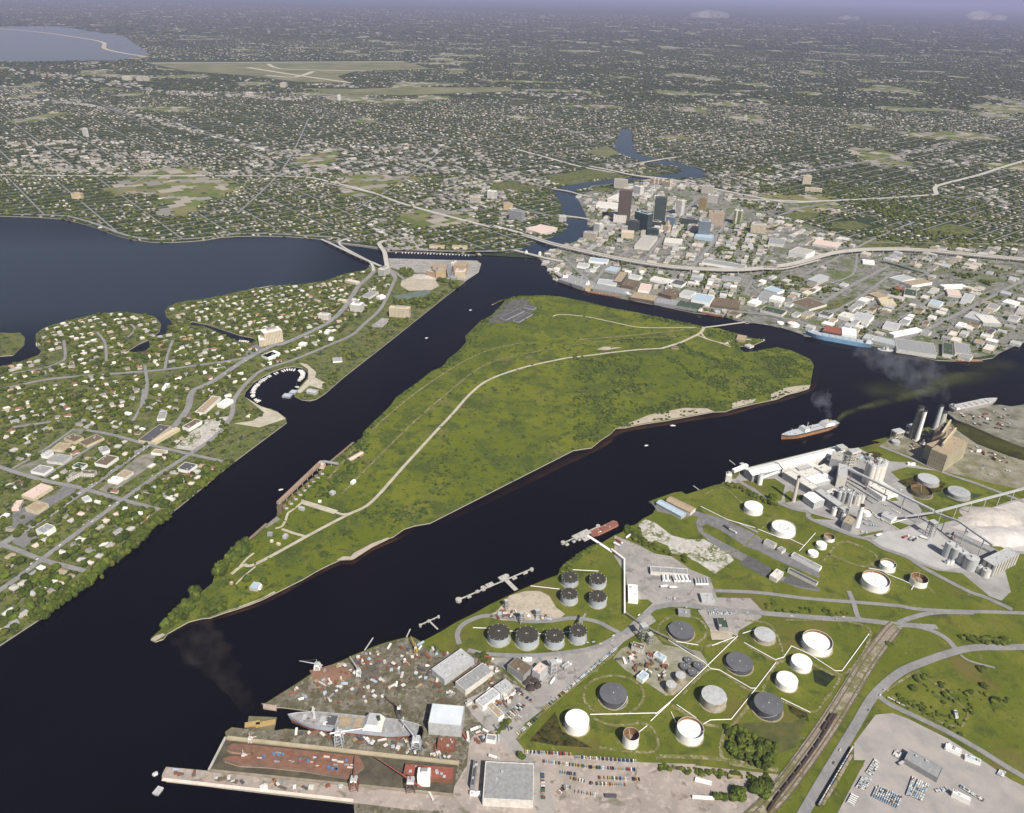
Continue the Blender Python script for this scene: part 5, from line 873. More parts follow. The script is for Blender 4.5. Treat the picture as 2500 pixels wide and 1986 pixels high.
bridge(shift(CT,-4,12),13,CTz[:nC],'near carriageway of the long concrete expressway viaduct',gap=45)
bridge("E -60,800 150,792 340,790 480,760 620,722",7,[12,12,12,12,12],'slip road joining the viaduct from the left',gap=50)
bridge("E 1040,728 1120,735 1220,760 1320,790 1400,812 1440,825",14,[3,8,9,9,7,3],'dark green road bridge over the rail yard','the rail yard bridge',gap=60,m=mat((.16,.20,.18),(.13,.16,.15),.05))
bridge("D 170,650 260,672 350,695 420,712 540,735",15,[5,7,7,6,3],'bascule bridge at the river mouth with two control towers','the river-mouth bridge',gap=45,pw=6)
for x,y,q in ((258,678,'left'),(360,686,'right')): fA('D',x-7,y+6,x+9,y+8,y-16,8,'white','white',q+' control tower of the river-mouth bridge','bridge tower',style='tower',name='bridge_tower')
bridge("D 500,384 560,393 660,405 735,418",14,[6,7,7,5],'middle river bridge with white towers beside the green bank','the middle river bridge',gap=50,pw=5)
bridge("D 455,188 520,198 580,208 660,230 745,248",14,[5,7,7,6,4],'upper river bridge near the round park',None,gap=50,pw=5)
bridge("D 740,20 900,50 1020,78 1110,92 1200,104 1300,120",22,[4,8,9,9,8,4],'highway bridge over the river bend behind downtown','the highway river bridge',gap=40); bridge("C 520,690 590,678 650,668 700,662",12,[4,7,7,4],'distant bridge at the river bend',None,gap=60)
bridge("G 565,258 640,292 740,340 850,392 940,430 1015,462",11,[5,8,9,9,8,5],'straight bay bridge on many short piers','the long bay bridge',gap=22,pw=1.5)
bridge("G 962,500 955,462 930,428 870,395 790,352 730,318 704,292 715,272 772,255",10,[3,6,8,9,9,9,9,7,3],'curved bay bridge that hooks back to the mainland','the hooked bay bridge',gap=25,pw=1.5)
bridge("G 1066,478 1056,420 1042,355 1016,318 1004,292 1028,276 1060,270",17,[3,7,9,9,8,6,3],'wide curved bridge to the hospital point','the hospital bridge',gap=30)
bridge("V 868,268 960,258 1050,245 1130,235",5,[3,4,4,3],'thin low footbridge from the grassy island to the city shore','the thin island bridge',gap=18,pw=1,th=.6,pm=timber)
bridge("B 1360,768 1560,812 1620,828",9,[4,8,4],'short overpass on the distant expressway',None,gap=80)
# moored boats
bm=[]
for i in range(3):
    t=thing('motor_boat','x','boat',(0,0,0)); L_=[9,12,14][i]; Bm=L_*.3; H=hull_pts(L_,Bm,1.3,.85,.45,8); n=len(H)
    b=MB(); V=[(x,-y*.8,-.3) for x,y,_,_,z in H]+[(x,-y,z) for x,y,_,_,z in H]+[(x,y*.8,-.3) for x,y,_,_,z in H]+[(x,y,z) for x,y,_,_,z in H]
    F=[(k,k+1,n+k+1,n+k) for k in range(n-1)]+[(2*n+k+1,2*n+k,3*n+k,3*n+k+1) for k in range(n-1)]+[(n+k,n+k+1,3*n+k+1,3*n+k) for k in range(n-1)]+[(0,n,3*n,2*n)]
    b.add(V,F,white); b.build('hull',t); b=MB(); b.box(-L_*.08,0,1.2,2.6,L_*.42,Bm*.62,offw,taper=.85,top=white if i else lgrey); b.build('cabin',t)
    if i==2: b=MB(); b.tube((L_*.1,0,1.3),(L_*.1,0,13),.12,lgrey,4); b.build('mast',t)
    bm.append(t)
def copy_tree(o,parent=None):
    c=o.copy(); col.objects.link(c); c.parent=parent
    for ch in o.children: copy_tree(ch,c)
    return c
used=[0]*3
def boat(p,rot,k,grp,look=None):
    t=bm[k] if not used[k] else copy_tree(bm[k]); used[k]=1; t.location=(p.x,p.y,0); t.rotation_euler[2]=rot; t['category']='boat'; return auto(t,look or ['small white motor boat','white cabin cruiser','white sailing boat with a bare mast'][k],grp)
def boats_along(s,n,inset,grp,z=0.,skip=.1):
    P=smooth_line(W(s,0.),6); tot=sum((P[i+1]-P[i]).length for i in range(len(P)-1)); step=tot/n; acc=step/2
    for i in range(len(P)-1):
        d=P[i+1]-P[i]; l=d.length
        while acc<l:
            p=P[i]+d*(acc/l); nn=Vector((-d.y,d.x,0)).normalized(); acc+=step
            if RN.random()<skip: continue
            boat(p+nn*inset,math.atan2(nn.y,nn.x)+RN.uniform(-.1,.1)+(math.pi if RN.random()<.5 else 0),int(RN.choice([0,1,1,2])),grp)
        acc-=l
boats_along("G 20,1420 45,1375 90,1330 150,1290 225,1258 300,1236 360,1232 425,1240 455,1262 450,1300 420,1335",36,-9,'boats moored round the basin',skip=.04)
boats_along("H 1880,25 1870,60 1900,95 1950,118",9,10,'boats moored round the basin'); boats_along("G 385,1350 350,1385",4,9,'boats moored round the basin')
boats_along("G 1120,358 1300,362 1500,371 1690,380",24,-8,'boats along the mainland quay',skip=.05); boats_along("F 1880,1030 1800,1022",5,5,'boats in the narrow canal'); boats_along("V 1210,352 1255,362",3,5,'boats at the island marina'); boats_along("F 262,1040 278,1070",3,6,'boats by the round island')
for x,y in ((1360,1005),(1690,795)): boat(w0('G',x,y),.5,0,'boats out on the channel')
boat(w0('V',655,917),0,1,'boats out on the channel'); boat(w0('V',480,1048),.3,0,'boats out on the channel'); boat(w0('I',1035,452),.5,0,'boats out on the channel')
for x,y,w_ in ((300,1425,60),(345,1398,46)):
    bR('G',(x-w_/2,y+12),(x+w_/2,y+18),(x-w_/2+16,y-12),4,'grey','pale blue','blue-grey roofed boat shelter inside the basin, '+('front' if x<320 else 'rear'),'boat shelter',base=0,vents=0)
# ============================================================ VEHICLES
CARC={'white':(.75,.74,.72),'silver':(.42,.43,.45),'pale blue':(.28,.38,.48),'dark blue':(.05,.08,.2),'red':(.26,.07,.05),'yellow':(.46,.36,.14),'tan':(.42,.33,.22),'brown':(.16,.09,.05),'black':(.03,.03,.035),'green':(.08,.16,.09)}
def car_mesh(c):
    m=mat(c,tuple(v*.9 for v in c),1.,.35); gl=mat((.04,.045,.05),rough=.2); b=MB()
    b.box(0,0,.35,.95,4.9,1.9,m); b.box(-.2,0,.95,1.45,2.7,1.65,gl,taper=.8,top=m)
    for sx in (-1.5,1.5):
        for sy in (-.95,.95): b.box(sx,sy,0,.65,.65,.18,black)
    o=b.build('parked_car'); me=o.data; bpy.data.objects.remove(o); return me
CMESH={k:car_mesh(c) for k,c in CARC.items()}; cars=[]
def row(f,x1,y1,x2,y2,n,grp,pal=None,turn=90,jit=.12,skip=.12):
    A,B=g1(f,x1,y1),g1(f,x2,y2); th=ang(A,B)+R(turn)
    for i in range(n):
        if RN.random()<skip: continue
        p=A.lerp(B,(i+.5)/n); cars.append((p,th+RN.uniform(-.05,.05)+(math.pi if RN.random()<.3 else 0),(pal or PAL)[int(RN.integers(len(pal or PAL)))],grp))
PAL=['white','white','silver','silver','pale blue','dark blue','red','yellow','tan','tan','brown','black','green']
YG='cars in the shipyard car park'
for a in [(640,1190,1040,1212,28),(1070,1235,1600,1272,30),(795,1272,1180,1318,26),(1190,1322,1590,1345,28),(940,1365,1080,1385,7),(1030,1415,1240,1468,9),(1270,1412,1630,1428,22),(1250,1465,1520,1475,17),(960,1490,1050,1500,6),(1070,1530,1250,1562,12),(790,1360,800,1600,16),(925,1550,1000,1480,6)]: row('L',*a,YG,turn=90)
row('L',800,825,1440,285,58,'cars along the tank field road',turn=90,skip=.15); row('L',570,1040,745,900,15,'cars along the tank field road')
for a in [(475,885,620,765,9),(500,905,640,785,9),(380,770,440,840,5),(400,880,350,830,4),(530,655,600,700,5),(610,690,710,760,7),(560,920,600,880,3)]: row('L',*a,'cars outside the shop sheds',skip=.1)
row('N',530,930,640,960,8,'cars in the works car park'); row('N',550,985,700,1010,11,'cars in the works car park'); row('N',660,900,760,960,7,'cars in the works car park'); row('N',520,1070,600,1085,6,'cars in the works car park',['white','silver']); row('N',740,770,930,880,10,'cars in the works car park',skip=.4); row('N',835,570,985,665,8,'cars in the works car park',skip=.4)
row('O',415,160,600,162,14,'cars in the service yard',skip=.1); row('M',540,1550,640,1555,5,'cars in the truck yard'); row('M',975,1700,1210,1705,10,'cars in the service yard')
row('Q',1640,960,1700,900,6,'power station cars'); row('Q',1740,1010,1830,1000,6,'power station cars'); row('Q',1540,900,1700,900,0,'power station cars') if 0 else None; row('Q',940,810,1250,900,16,'power station cars',skip=.4); row('Q',1940,960,2000,970,5,'power station cars')
def block(f,a,b_,c,nr,nc,grp,pal,skip=.03):
    A,B,C=g1(f,*a),g1(f,*b_),g1(f,*c)
    for i in range(nr):
        s=(C-A)*(i/nr); P,Q=A+s,B+s; th=ang(A,C)
        for j in range(nc):
            if RN.random()<skip: continue
            cars.append((P.lerp(Q,(j+.5)/nc),th,pal[int(RN.integers(len(pal)))],grp))
block('S',(425,1300),(470,1335),(358,1405),7,5,'new cars stored in the yard',['white','white','silver']); block('S',(325,1440),(403,1465),(278,1520),6,6,'new cars stored in the yard',['white','white','tan']); block('S',(245,1572),(300,1600),(210,1640),5,7,'new cars stored in the yard',['white'])
block('S',(440,1505),(645,1600),(400,1590),6,12,'pale blue cars stored in the yard',['pale blue','pale blue','pale blue','silver']); block('S',(720,1440),(750,1455),(672,1580),10,3,'new cars stored in the yard',['white','silver']); block('S',(762,1462),(855,1505),(700,1590),7,6,'mixed cars stored in the yard',['yellow','brown','black','tan'])
block('S',(590,1225),(645,1260),(570,1265),4,6,'new cars stored in the yard',['white']); block('S',(1400,1385),(1450,1405),(1380,1420),3,6,'new cars stored in the yard',['pale blue','white']); row('S',905,1545,1010,1525,9,'mixed cars stored in the yard',['yellow','tan','white']); row('S',1090,1500,1280,1620,18,'mixed cars stored in the yard',['pale blue','white','yellow'],skip=.2)
row('S',535,815,660,880,7,'cars on the field track',['white','silver','pale blue'],turn=0,skip=.2)
row('b',330,110,1350,140,60,'hospital car park'); row('b',340,150,1100,170,46,'hospital car park'); row('b',350,190,1000,205,38,'hospital car park'); row('b',1720,270,1900,290,14,'hospital car park'); row('b',1780,230,1900,240,10,'hospital car park'); row('b',60,1270,280,1150,12,'cars in the lot below the apartment slab'); row('b',130,1280,350,1165,12,'cars in the lot below the apartment slab')
row('G',1130,300,1330,300,18,'cars on the mainland quay'); row('G',1180,275,1300,262,12,'cars on the mainland quay')
for s_,n_ in [("H 120,1120 400,940 640,770 880,600 1100,440 1290,300",46),("H 160,1390 600,1060 900,840 1200,630",14),("F 1500,1400 1850,1175 2156,1020",12),("G 300,1040 600,895 800,690",14),("K 1500,800 1750,740 2000,540",7),("O 200,100 800,150 1500,200",7),("S 100,1400 300,1010 500,730",5),("D 300,555 900,700 1500,785",44)]:
    P=smooth_line(W(s_ if not s_.startswith('D') else s_,LAND if not s_.startswith('D') else 13.0),6)
    for k in range(n_):
        i=int(RN.integers(len(P)-1)); d=P[i+1]-P[i]; nn=Vector((-d.y,d.x,0)).normalized(); sd_=RN.choice([-1,1]); q=P[i]+d*RN.random()+nn*sd_*3.2
        if not s_.startswith('D'): q.z=LAND+3.6 if 0 else LAND
        cars.append((q,math.atan2(d.y,d.x),PAL[int(RN.integers(len(PAL)))],'cars driving on the roads'))
cars.sort(key=lambda c:c[0].y**2+c[0].x**2+(HC-c[0].z)**2)
ztop=LAND+0.006*(zc[0]+8)
def merged(name,ms,xf,parent=None,label=None,cat=None,grp=None,kind='stuff',mats=None):
    """one mesh from many placed copies: ms=(V,F list,mat idx), xf rows x,y,z,rot,sx,sy,sz"""
    V,F,mi=ms; V=np.array(V,float); xf=np.asarray(xf,float); n=len(xf); c,s=np.cos(xf[:,3])[:,None],np.sin(xf[:,3])[:,None]
    X=V[None,:,0]*xf[:,4:5]; Y=V[None,:,1]*xf[:,5:6]; Z=V[None,:,2]*xf[:,6:7]
    P=np.stack([X*c-Y*s+xf[:,0:1],X*s+Y*c+xf[:,1:2],Z+xf[:,2:3]],-1).reshape(-1,3)
    lp=np.concatenate([np.array(f) for f in F]); tt=np.array([len(f) for f in F]); st=np.concatenate([[0],np.cumsum(tt)[:-1]])
    LP=(lp[None,:]+(np.arange(n)*len(V))[:,None]).ravel(); ST=(st[None,:]+(np.arange(n)*len(lp))[:,None]).ravel(); TT=np.tile(tt,n); MI=np.tile(np.array(mi),n)
    o=mesh_np(name,P,LP,ST,TT,MI,mats,parent); 
    if kind: o['kind']=kind
    if label: o['label']=label
    return o
for p,th,cn,grp in cars[:300]:
    o=bpy.data.objects.new('parked_car' if 'driving' not in grp else 'car',CMESH[cn]); col.objects.link(o); o.location=(p.x,p.y,max(p.z,ztop)); o.rotation_euler[2]=th; o['category']='car'; auto(o,cn+' car',grp)
b=MB(); b.box(0,0,.35,.95,4.9,1.9,white); b.box(-.2,0,.96,1.45,2.7,1.65,white,taper=.8); CV=(b.v,b.f,[0]*len(b.f))
rest=cars[300:]
merged('distant_cars',CV,[(p.x,p.y,max(p.z,ztop),th,1,1,1) for p,th,cn,g in rest],label='many small parked and moving cars farther off',mats=[island_mat('car_paint',[(.72,.71,.69),(.45,.46,.48),(.62,.61,.59),(.30,.40,.50),(.50,.45,.36),(.30,.38,.46),(.12,.11,.11),(.55,.55,.54)],.4)])
# goods wagons
def wagon(m,cargo,L_=17.,lab='x'):
    t=thing('rail_wagon',lab,'rail wagon',(0,0,0)); b=MB(); b.box(0,0,1.1,3.6,L_,3.,m,top=cargo); b.build('body',t); b=MB(); b.box(0,0,.85,1.1,L_+.8,2.4,black); b.build('chassis',t)
    for sx in (-L_*.36,L_*.36): b=MB(); b.box(sx,0,.0,.85,2.6,2.2,black); b.build('bogie',t)
    return t
cargo=mat((.07,.05,.04),(.045,.035,.03),.5); ws_=[wagon(rust,cargo),wagon(mat((.16,.11,.08),s=.3),cargo),wagon(dgrey,cargo)]; wu=[0]*3
def train(s,n,pals,grp,gap=.8,L_=17.,look='hopper wagon'):
    P=smooth_line([Vector((p.x,p.y,0)) for p in W(s)],8); need=L_+gap+1; acc=0; k=0
    for i in range(len(P)-1):
        d=P[i+1]-P[i]
        while acc<d.length and k<n:
            q=P[i]+d*(acc/d.length); v=pals[k%len(pals)]; t=ws_[v] if not wu[v] else copy_tree(ws_[v]); wu[v]=1; t.location=(q.x,q.y,ztop); t.rotation_euler[2]=math.atan2(d.y,d.x); t['category']='rail wagon'; auto(t,['rusty','brown','dark grey'][v]+' open '+look,grp); acc+=need; k+=1
        acc-=d.length
train("O 1392,980 1260,1190 1130,1370 960,1590 900,1680",16,[0,1,0,2],'open wagons on the rail yard tracks'); train("O 1362,978 1300,1075",4,[1,2],'open wagons on the rail yard tracks')
# car-carrier train: flat wagons with cars on them
A,B=g1('O',1522,1238),g1('O',1285,1640)
for k in range(9):
    p=A.lerp(B,(k+.5)/9); t=thing('flat_wagon','x','rail wagon',Vector((p.x,p.y,ztop)),ang(A,B)); b=MB(); b.box(0,0,1,1.4,24.5,3,rust); b.build('deck',t); b=MB(); b.box(0,0,3.4,3.6,24.5,3,dgrey); b.build('upper_deck',t)
    b=MB(); b.box(0,1.45,1.4,3.4,24.5,.12,dgrey); b.build('side_frame',t); b=MB(); b.box(0,0,0,1,20,2,black); b.build('chassis',t); auto(t,'two-deck wagon loaded with new cars','car-carrying train by the storage yard')
    for j in range(5):
        cn=['white','yellow','white','silver','pale blue','pale blue','white'][(k*2+j//2)%7]; q=p+(B-A).normalized()*(-9.6+j*4.8)*1.0; o=bpy.data.objects.new('loaded_car',CMESH[cn]); col.objects.link(o); o.location=(q.x,q.y,ztop+3.6); o.rotation_euler[2]=ang(A,B); o['category']='car'; auto(o,cn+' car on the carrier train','cars on the carrier train')
# lorries and trailers
def trailer(m,L_=12.):
    t=thing('truck_trailer','x','trailer',(0,0,0)); b=MB(); b.box(0,0,1.1,3.8,L_,2.6,m); b.build('body',t); b=MB(); b.box(-L_*.3,0,.1,1.1,2.6,2.4,black); b.build('wheels',t); b=MB(); b.box(L_*.5+2,0,.5,3.,2.6,2.4,white if m is not white else bluew); b.build('cab',t); return t
tp={'white':trailer(white),'silver':trailer(lgrey),'red':trailer(redb),'dark':trailer(dgrey)}; tu={}
def trl(f,x,y,x2,y2,c,grp,look=None):
    A,B=g1(f,x,y),g1(f,x2,y2); t=tp[c] if c not in tu else copy_tree(tp[c]); tu[c]=1; t.location=(A.x,A.y,ztop); t.rotation_euler[2]=ang(A,B); t['category']='trailer'; return auto(t,look or {'white':'white lorry trailer','silver':'silver tank trailer','red':'dark red lorry trailer','dark':'dark lorry trailer'}[c],grp)
for i in range(6): trl('M',505+i*13,1345,498+i*13+14,1400,['silver','white','dark'][i%3],'trailers behind the truck depot')
for i in range(6): trl('M',615+i*12,1350,640+i*12,1405,['silver','dark','white'][i%3],'trailers behind the truck depot')
for i in range(7): trl('M',690+i*14,1350,715+i*14,1405,['dark','silver','white'][i%3],'trailers behind the truck depot')
for i in range(9): trl('M',848+i*15,1380,858+i*15,1430,['silver','dark'][i%2],'trailers behind the truck depot')
for a in [('M',40,960,90,990,'red'),('M',20,995,50,1010,'white'),('M',515,1435,560,1430,'white'),('M',610,1445,650,1445,'white'),('M',140,915,165,895,'white'),('M',1170,815,1220,850,'dark'),('M',1230,855,1270,875,'silver'),('L',320,385,355,395,'red'),('L',875,590,885,575,'white'),('L',980,450,1020,420,'silver'),('L',1000,465,1040,435,'silver'),('L',120,1060,140,1090,'red'),('L',150,1060,155,1090,'white'),('L',205,1000,230,990,'white'),('L',365,1240,380,1245,'white'),('R',590,615,630,600,'red'),('R',670,640,700,620,'silver'),('R',715,650,745,630,'dark'),('R',830,625,860,635,'white'),('R',240,590,290,575,'white'),('N',700,1110,745,1095,'white'),('S',640,1330,650,1325,'silver'),('S',995,1205,1000,1200,'white')]: trl(*a,'scattered lorries in the port')
for i in range(3): trl('O',320,1445+i*14,430,1472+i*12,'white','white pole stack in the sandy yard') if 0 else None
for i,(x,y,x2,y2) in enumerate([(312,1445,440,1480),(308,1455,438,1490),(306,1465,436,1498)]):
    A,B=g1('O',x,y),g1('O',x2,y2); b=MB(); b.box(0,0,0,1.6,(B-A).length,2.2,white); o=b.build('long_beam'); o.location=((A.x+B.x)/2,(A.y+B.y)/2,ztop); o.rotation_euler[2]=ang(A,B); tag(o,['upper','middle','lower'][i]+' of three long white beams in the sandy yard','beam','long white beams')
for f,a,b_,c,h,m_,lb in [('O',(290,1590),(460,1600),(300,1575),3,'white','bright white stockpile cover at the bottom edge'),('O',(570,1425),(665,1440),(572,1412),3,'tan','orange-tan pile in the verge below the marsh'),('L',(1330,1568),(1430,1570),(1330,1548),3,'dark grey','dark grey long container in the sandy yard')]: bR(f,a,b_,c,h,m_,m_,lb,'stockpile',vents=0)
def pile(f,x,y,rx,ry,h,m,label,cat='heap',name='gravel_heap'):
    c=g1(f,x,y); b=MB(); n=18; V=[];rg=random.Random(int(x+y)); R0=[1+rg.uniform(-.15,.15) for _ in range(n)]
    for k,(q,zz) in enumerate(((1,0),(.7,.45),(.35,.85))): V+=[(rx*q*R0[i]*math.cos(2*math.pi*i/n),ry*q*R0[i]*math.sin(2*math.pi*i/n),h*zz) for i in range(n)]
    V.append((0,0,h)); F=[(k*n+i,k*n+(i+1)%n,(k+1)*n+(i+1)%n,(k+1)*n+i) for k in range(2) for i in range(n)]+[(2*n+i,2*n+(i+1)%n,3*n) for i in range(n)]; b.add(V,F,m); o=b.build(name,None,True); o.location=c; return tag(o,label,cat)
sandm=mat((.50,.46,.43),(.38,.35,.33),.08); darkp=mat((.06,.045,.04),(.035,.03,.025),.2)
pile('R',1700,330,60,34,12,sandm,'long pinkish gravel heap, upper, behind the right-hand silos'); pile('R',1840,600,62,36,10,mat((.58,.56,.54),(.46,.44,.43),.06),'broad pale gravel heap, lower, at the right edge'); pile('R',1500,400,30,18,6,sandm,'small gravel heap at the left of the big ones')
for i,(x,y) in enumerate([(1000,1120),(1040,1160),(1080,1100),(1100,1140),(1020,1080),(1060,1050)]): pile('K',x,y,6+i%3*2,5+i%2*3,5,darkp,'heap of dark scrap below the rust-stained warehouse, '+['leftmost','lower middle','upper right','rightmost','upper left','topmost'][i],'heap','scrap_heap')
pile('b',1010,400,52,30,5,sandm,'pale sand heap of the building site by the hospital','heap'); pile('J',900,520,30,18,2.5,mat((.26,.15,.10),(.18,.10,.07),.6),'brown tangle of scrap steel on the shipyard point','heap','scrap_heap'); pile('J',1220,510,20,14,2,mat((.13,.12,.10),(.08,.08,.06),.5),'grey tangle of scrap in the yard middle','heap','scrap_heap')
# yard clutter
CL=[("J 480,700 760,530 1000,430 1300,300 1650,240 K 300,860 560,900 820,1050 1020,1230 700,1400 430,1260 200,1170 0,1150 J 1300,780 900,760 520,740",250,'shipyard clutter'),("J 540,1000 1700,1090 1980,1230 1900,1260 1200,1120 600,1040",66,'dockside clutter'),("Y 300,990 700,1030 2100,1170 J 1900,1590 1100,1500 Y 1200,1190 700,1120 300,1080",30,'quay clutter'),("K 760,1620 900,1500 700,1500 560,1560 500,1680",16,'lane clutter'),("L 1850,700 1720,600 1500,470 1440,380 1560,250 1750,330 1950,420",44,'refinery clutter'),("N 30,760 250,880 420,900 500,620 180,640 60,600",46,'works clutter'),("N 380,300 560,250 720,300 740,360 500,350",30,'works clutter'),("Q 820,620 980,520 1060,560 960,720 830,720",34,'power station clutter'),("Q 1480,640 2000,830 2000,900 1450,720",20,'power station clutter'),("K 760,490 1250,560 1230,600 700,560",26,'loading pad clutter'),("Q 1400,300 1980,230 2000,520 1500,400",36,'far quay clutter'),("R 1150,560 1800,900 1700,1080 1450,950 1100,640",20,'bulk plant clutter')]
names=[('steel_stack','stack of steel plates','steel stack'),('container','metal container','container'),('small_shed','small flat-roofed shed','shed'),('crate_pile','pile of crates','crates'),('pipe_bundle','bundle of pipes','pipes')]
cmat=[('rusty',rust),('white',white),('grey',grey),('tan',tanm),('pale blue',bluew),('brown',brown),('dark',dgrey),('off-white',offw),('rusty',rust),('brown',brown),('rusty',rust),('dark',dgrey),('brown',brown)]
for s,n_,grp in CL:
    P=pts(s); xs=[p[0] for p in P]; ys=[p[1] for p in P]; k=0
    while k<n_:
        x,y=RN.uniform(min(xs),max(xs)),RN.uniform(min(ys),max(ys))
        if not inpoly(P,x,y): continue
        p=G(x,y); k+=1
        if any((p.x-q[0])**2+(p.y-q[1])**2<(q[2]*.8)**2 for q in BLD): continue
        nm,lk,ct=names[int(RN.integers(5))]; cn,cm_=cmat[int(RN.integers(len(cmat)))]; b=MB(); l,w_,h=RN.uniform(3,13),RN.uniform(1.6,4.),RN.uniform(.6,2.8); rt=RN.uniform(0,3.1)
        if 'refinery' in grp or 'works' in grp or 'power' in grp: h*=2
        if nm=='pipe_bundle':
            for j in range(4): b.tube((-l/2,j*1.-1.5,.5),(l/2,j*1.-1.5,.5),.45,cm_,6)
        elif nm=='small_shed': b.box(0,0,0,h+1,l*.6,w_*1.4,cm_,top=offw); b.box(l*.1,0,h+1,h+1.6,1.5,1.2,lgrey)
        elif nm=='crate_pile':
            for j in range(4): b.box((j%2)*2.4-1.2,(j//2)*2.4-1.2,0,RN.uniform(1,2.4),2.2,2.2,cm_,rot=.1*j)
        else: b.box(0,0,0,h,l,w_,cm_); b.box(l*.1,w_*.05,h,h+.5,l*.6,w_*.7,cm_)
        o=b.build(nm); o.location=(p.x,p.y,ztop); o.rotation_euler[2]=rt; o['category']=ct; auto(o,cn+' '+lk,grp)
# ============================================================ HOUSES, BLOCKS, TREES
SEG=np.array(SEGS,np.float32); BL=np.array(BLD,np.float32)
def near_road(x,y,m=6.):
    x=np.asarray(x,np.float32); y=np.asarray(y,np.float32); r=np.zeros(len(x),bool)
    for k in range(0,len(x),20000):
        X=x[k:k+20000]; Y=y[k:k+20000]; q=r[k:k+20000]; x0,x1,y0,y1=X.min()-60,X.max()+60,Y.min()-60,Y.max()+60
        for s in SEG:
            if max(s[0],s[2])<x0 or min(s[0],s[2])>x1 or max(s[1],s[3])<y0 or min(s[1],s[3])>y1: continue
            dx,dy=s[2]-s[0],s[3]-s[1]; l=dx*dx+dy*dy+1e-6; t=np.clip(((X-s[0])*dx+(Y-s[1])*dy)/l,0,1); w=s[4]+m
            q|=(X-s[0]-t*dx)**2+(Y-s[1]-t*dy)**2<w*w
        r[k:k+20000]=q
    return r
def near_bld(x,y,m=3.):
    r=np.zeros(len(x),bool)
    for b_ in BL: r|=(x-b_[0])**2+(y-b_[1])**2<(b_[2]*.8+m)**2
    return r
_L=RN.random((256,256))
def vn(x,y,s):
    X=np.asarray(x)/s+500.; Y=np.asarray(y)/s+500.; i=np.floor(X).astype(int); j=np.floor(Y).astype(int); u=X-i; v=Y-j; u=u*u*(3-2*u); v=v*v*(3-2*v)
    a=_L[i%256,j%256]; b_=_L[(i+1)%256,j%256]; c=_L[i%256,(j+1)%256]; d=_L[(i+1)%256,(j+1)%256]; return (a*(1-u)+b_*u)*(1-v)+(c*(1-u)+d*u)*v
def inw(P,x,y): return inpoly([(p[0],p[1]) for p in P],x,y)
LAWNS=["G 735,1300 1100,1010 1300,830 1235,850 1060,880 900,960 700,1070 450,1160 560,1310","H 1770,130 1950,290 2150,240 1740,560 1560,520 1450,490 1640,340","G 1240,880 1430,720 1230,760","D 0,150 150,130 300,170 385,182 200,208 0,215","D 420,100 620,60 720,40 850,62 1015,76 900,108 700,134 560,160 455,150","D 745,190 800,174 930,192 900,208 790,212","B 600,255 1100,255 1700,255 1820,292 1500,305 1420,326 1480,356 1250,350 1080,326 780,306 600,270","B 1250,370 2156,370 2156,388 1700,406 1400,398","C 300,640 400,615 450,645 400,665","E 1400,500 1600,450 1850,520 1700,546 1450,540","H 1340,420 1430,330 1600,220 1730,205 1640,330 1480,470 1300,445","b 350,80 1350,108 1900,120 1975,180 1930,330 1700,480 1450,440 1180,480 1000,340 700,330 380,240","b 580,470 850,360 1000,350 1170,470 1240,560 1100,640 700,650 560,560","b 440,740 780,680 1000,630 1110,660 940,760 600,835","b 20,1290 240,1120 400,1150 240,1294","D 1430,840 560,700 480,640 560,620 700,680 900,720","E 330,390 480,350 640,360 560,420 400,420","C 870,870 1130,880 1100,910 950,900","H 1450,430 1600,220 1700,560","H 870,780 1180,660 1050,640 880,740","F 1360,1300 1560,1270 1500,1360 1360,1370","E 700,440 1020,400 1020,500 720,500"]
LAWNW=[W(s) for s in LAWNS]; LAWNPX=[pts(s) for s in LAWNS]
CITYPX=pts("D 345,695 430,650 580,605 700,556 742,505 735,470 705,375 650,270 640,250 760,200 900,230 C 460,775 640,760 850,792 1150,852 1280,870 1100,900 1450,1010 1700,1040 2080,1050 2400,1060 E 2400,1300 2160,1338 1960,1432 1640,1480 1300,1430 1050,1372 500,1290 300,1224 0,1185 D 1740,1148 970,1008 560,903 462,858 430,798")
CORR=[pts(s) for s in ["C 1180,735 1500,680 1700,640 2080,560","B 55,440 300,430 500,470 900,575 1250,660","B 1250,640 1500,740 2156,720","B 55,700 600,735 1300,735","B 55,300 400,340 700,390 1200,420 1600,400 C 0,390 300,420","C 800,430 1050,440","B 2000,650 2156,760 C 100,760","C 850,790 1200,850","B 1550,880 2000,840","C 480,590 300,570 200,540","B 55,610 500,600"]]
COMZ=[pts(q) for q in ["C 700,770 1000,700 1250,690 1260,810 1150,850 900,800","B 1850,760 2156,700 2156,960 1950,900","B 1050,640 1900,600 1950,720 1500,740 1000,735","C 0,700 200,700 180,800 0,800","B 1560,930 1700,930 1750,1000 1560,1000","C 380,690 560,690 540,745 420,740","B 55,620 520,640 520,730 55,730","C 1600,700 2080,640 2080,670 1650,740","C 1800,800 2080,780 2080,900 1900,860","D 0,330 280,330 340,500 0,440"]]
CSEG=[(c[i][0],c[i][1],c[i+1][0],c[i+1][1]) for c in CORR for i in range(len(c)-1)]
def corr(px_,py_):
    d=np.full(len(px_),1e9)
    for s in CSEG:
        dx,dy=s[2]-s[0],(s[3]-s[1])*3; l=dx*dx+dy*dy; t=np.clip(((px_-s[0])*dx+(py_-s[1])*3*dy)/l,0,1); d=np.minimum(d,(px_-s[0]-t*dx)**2+((py_-s[1])*3-t*dy)**2)
    return np.sqrt(d)
thN=ang(g1('C',1180,735),g1('C',2080,560)); thC=ang(g1('D',1040,870),g1('D',1280,560)); thE=ang(g1('E',600,1180),g1('E',1180,810)); thD=ang(g1('H',95,1450),g1('H',1430,490))
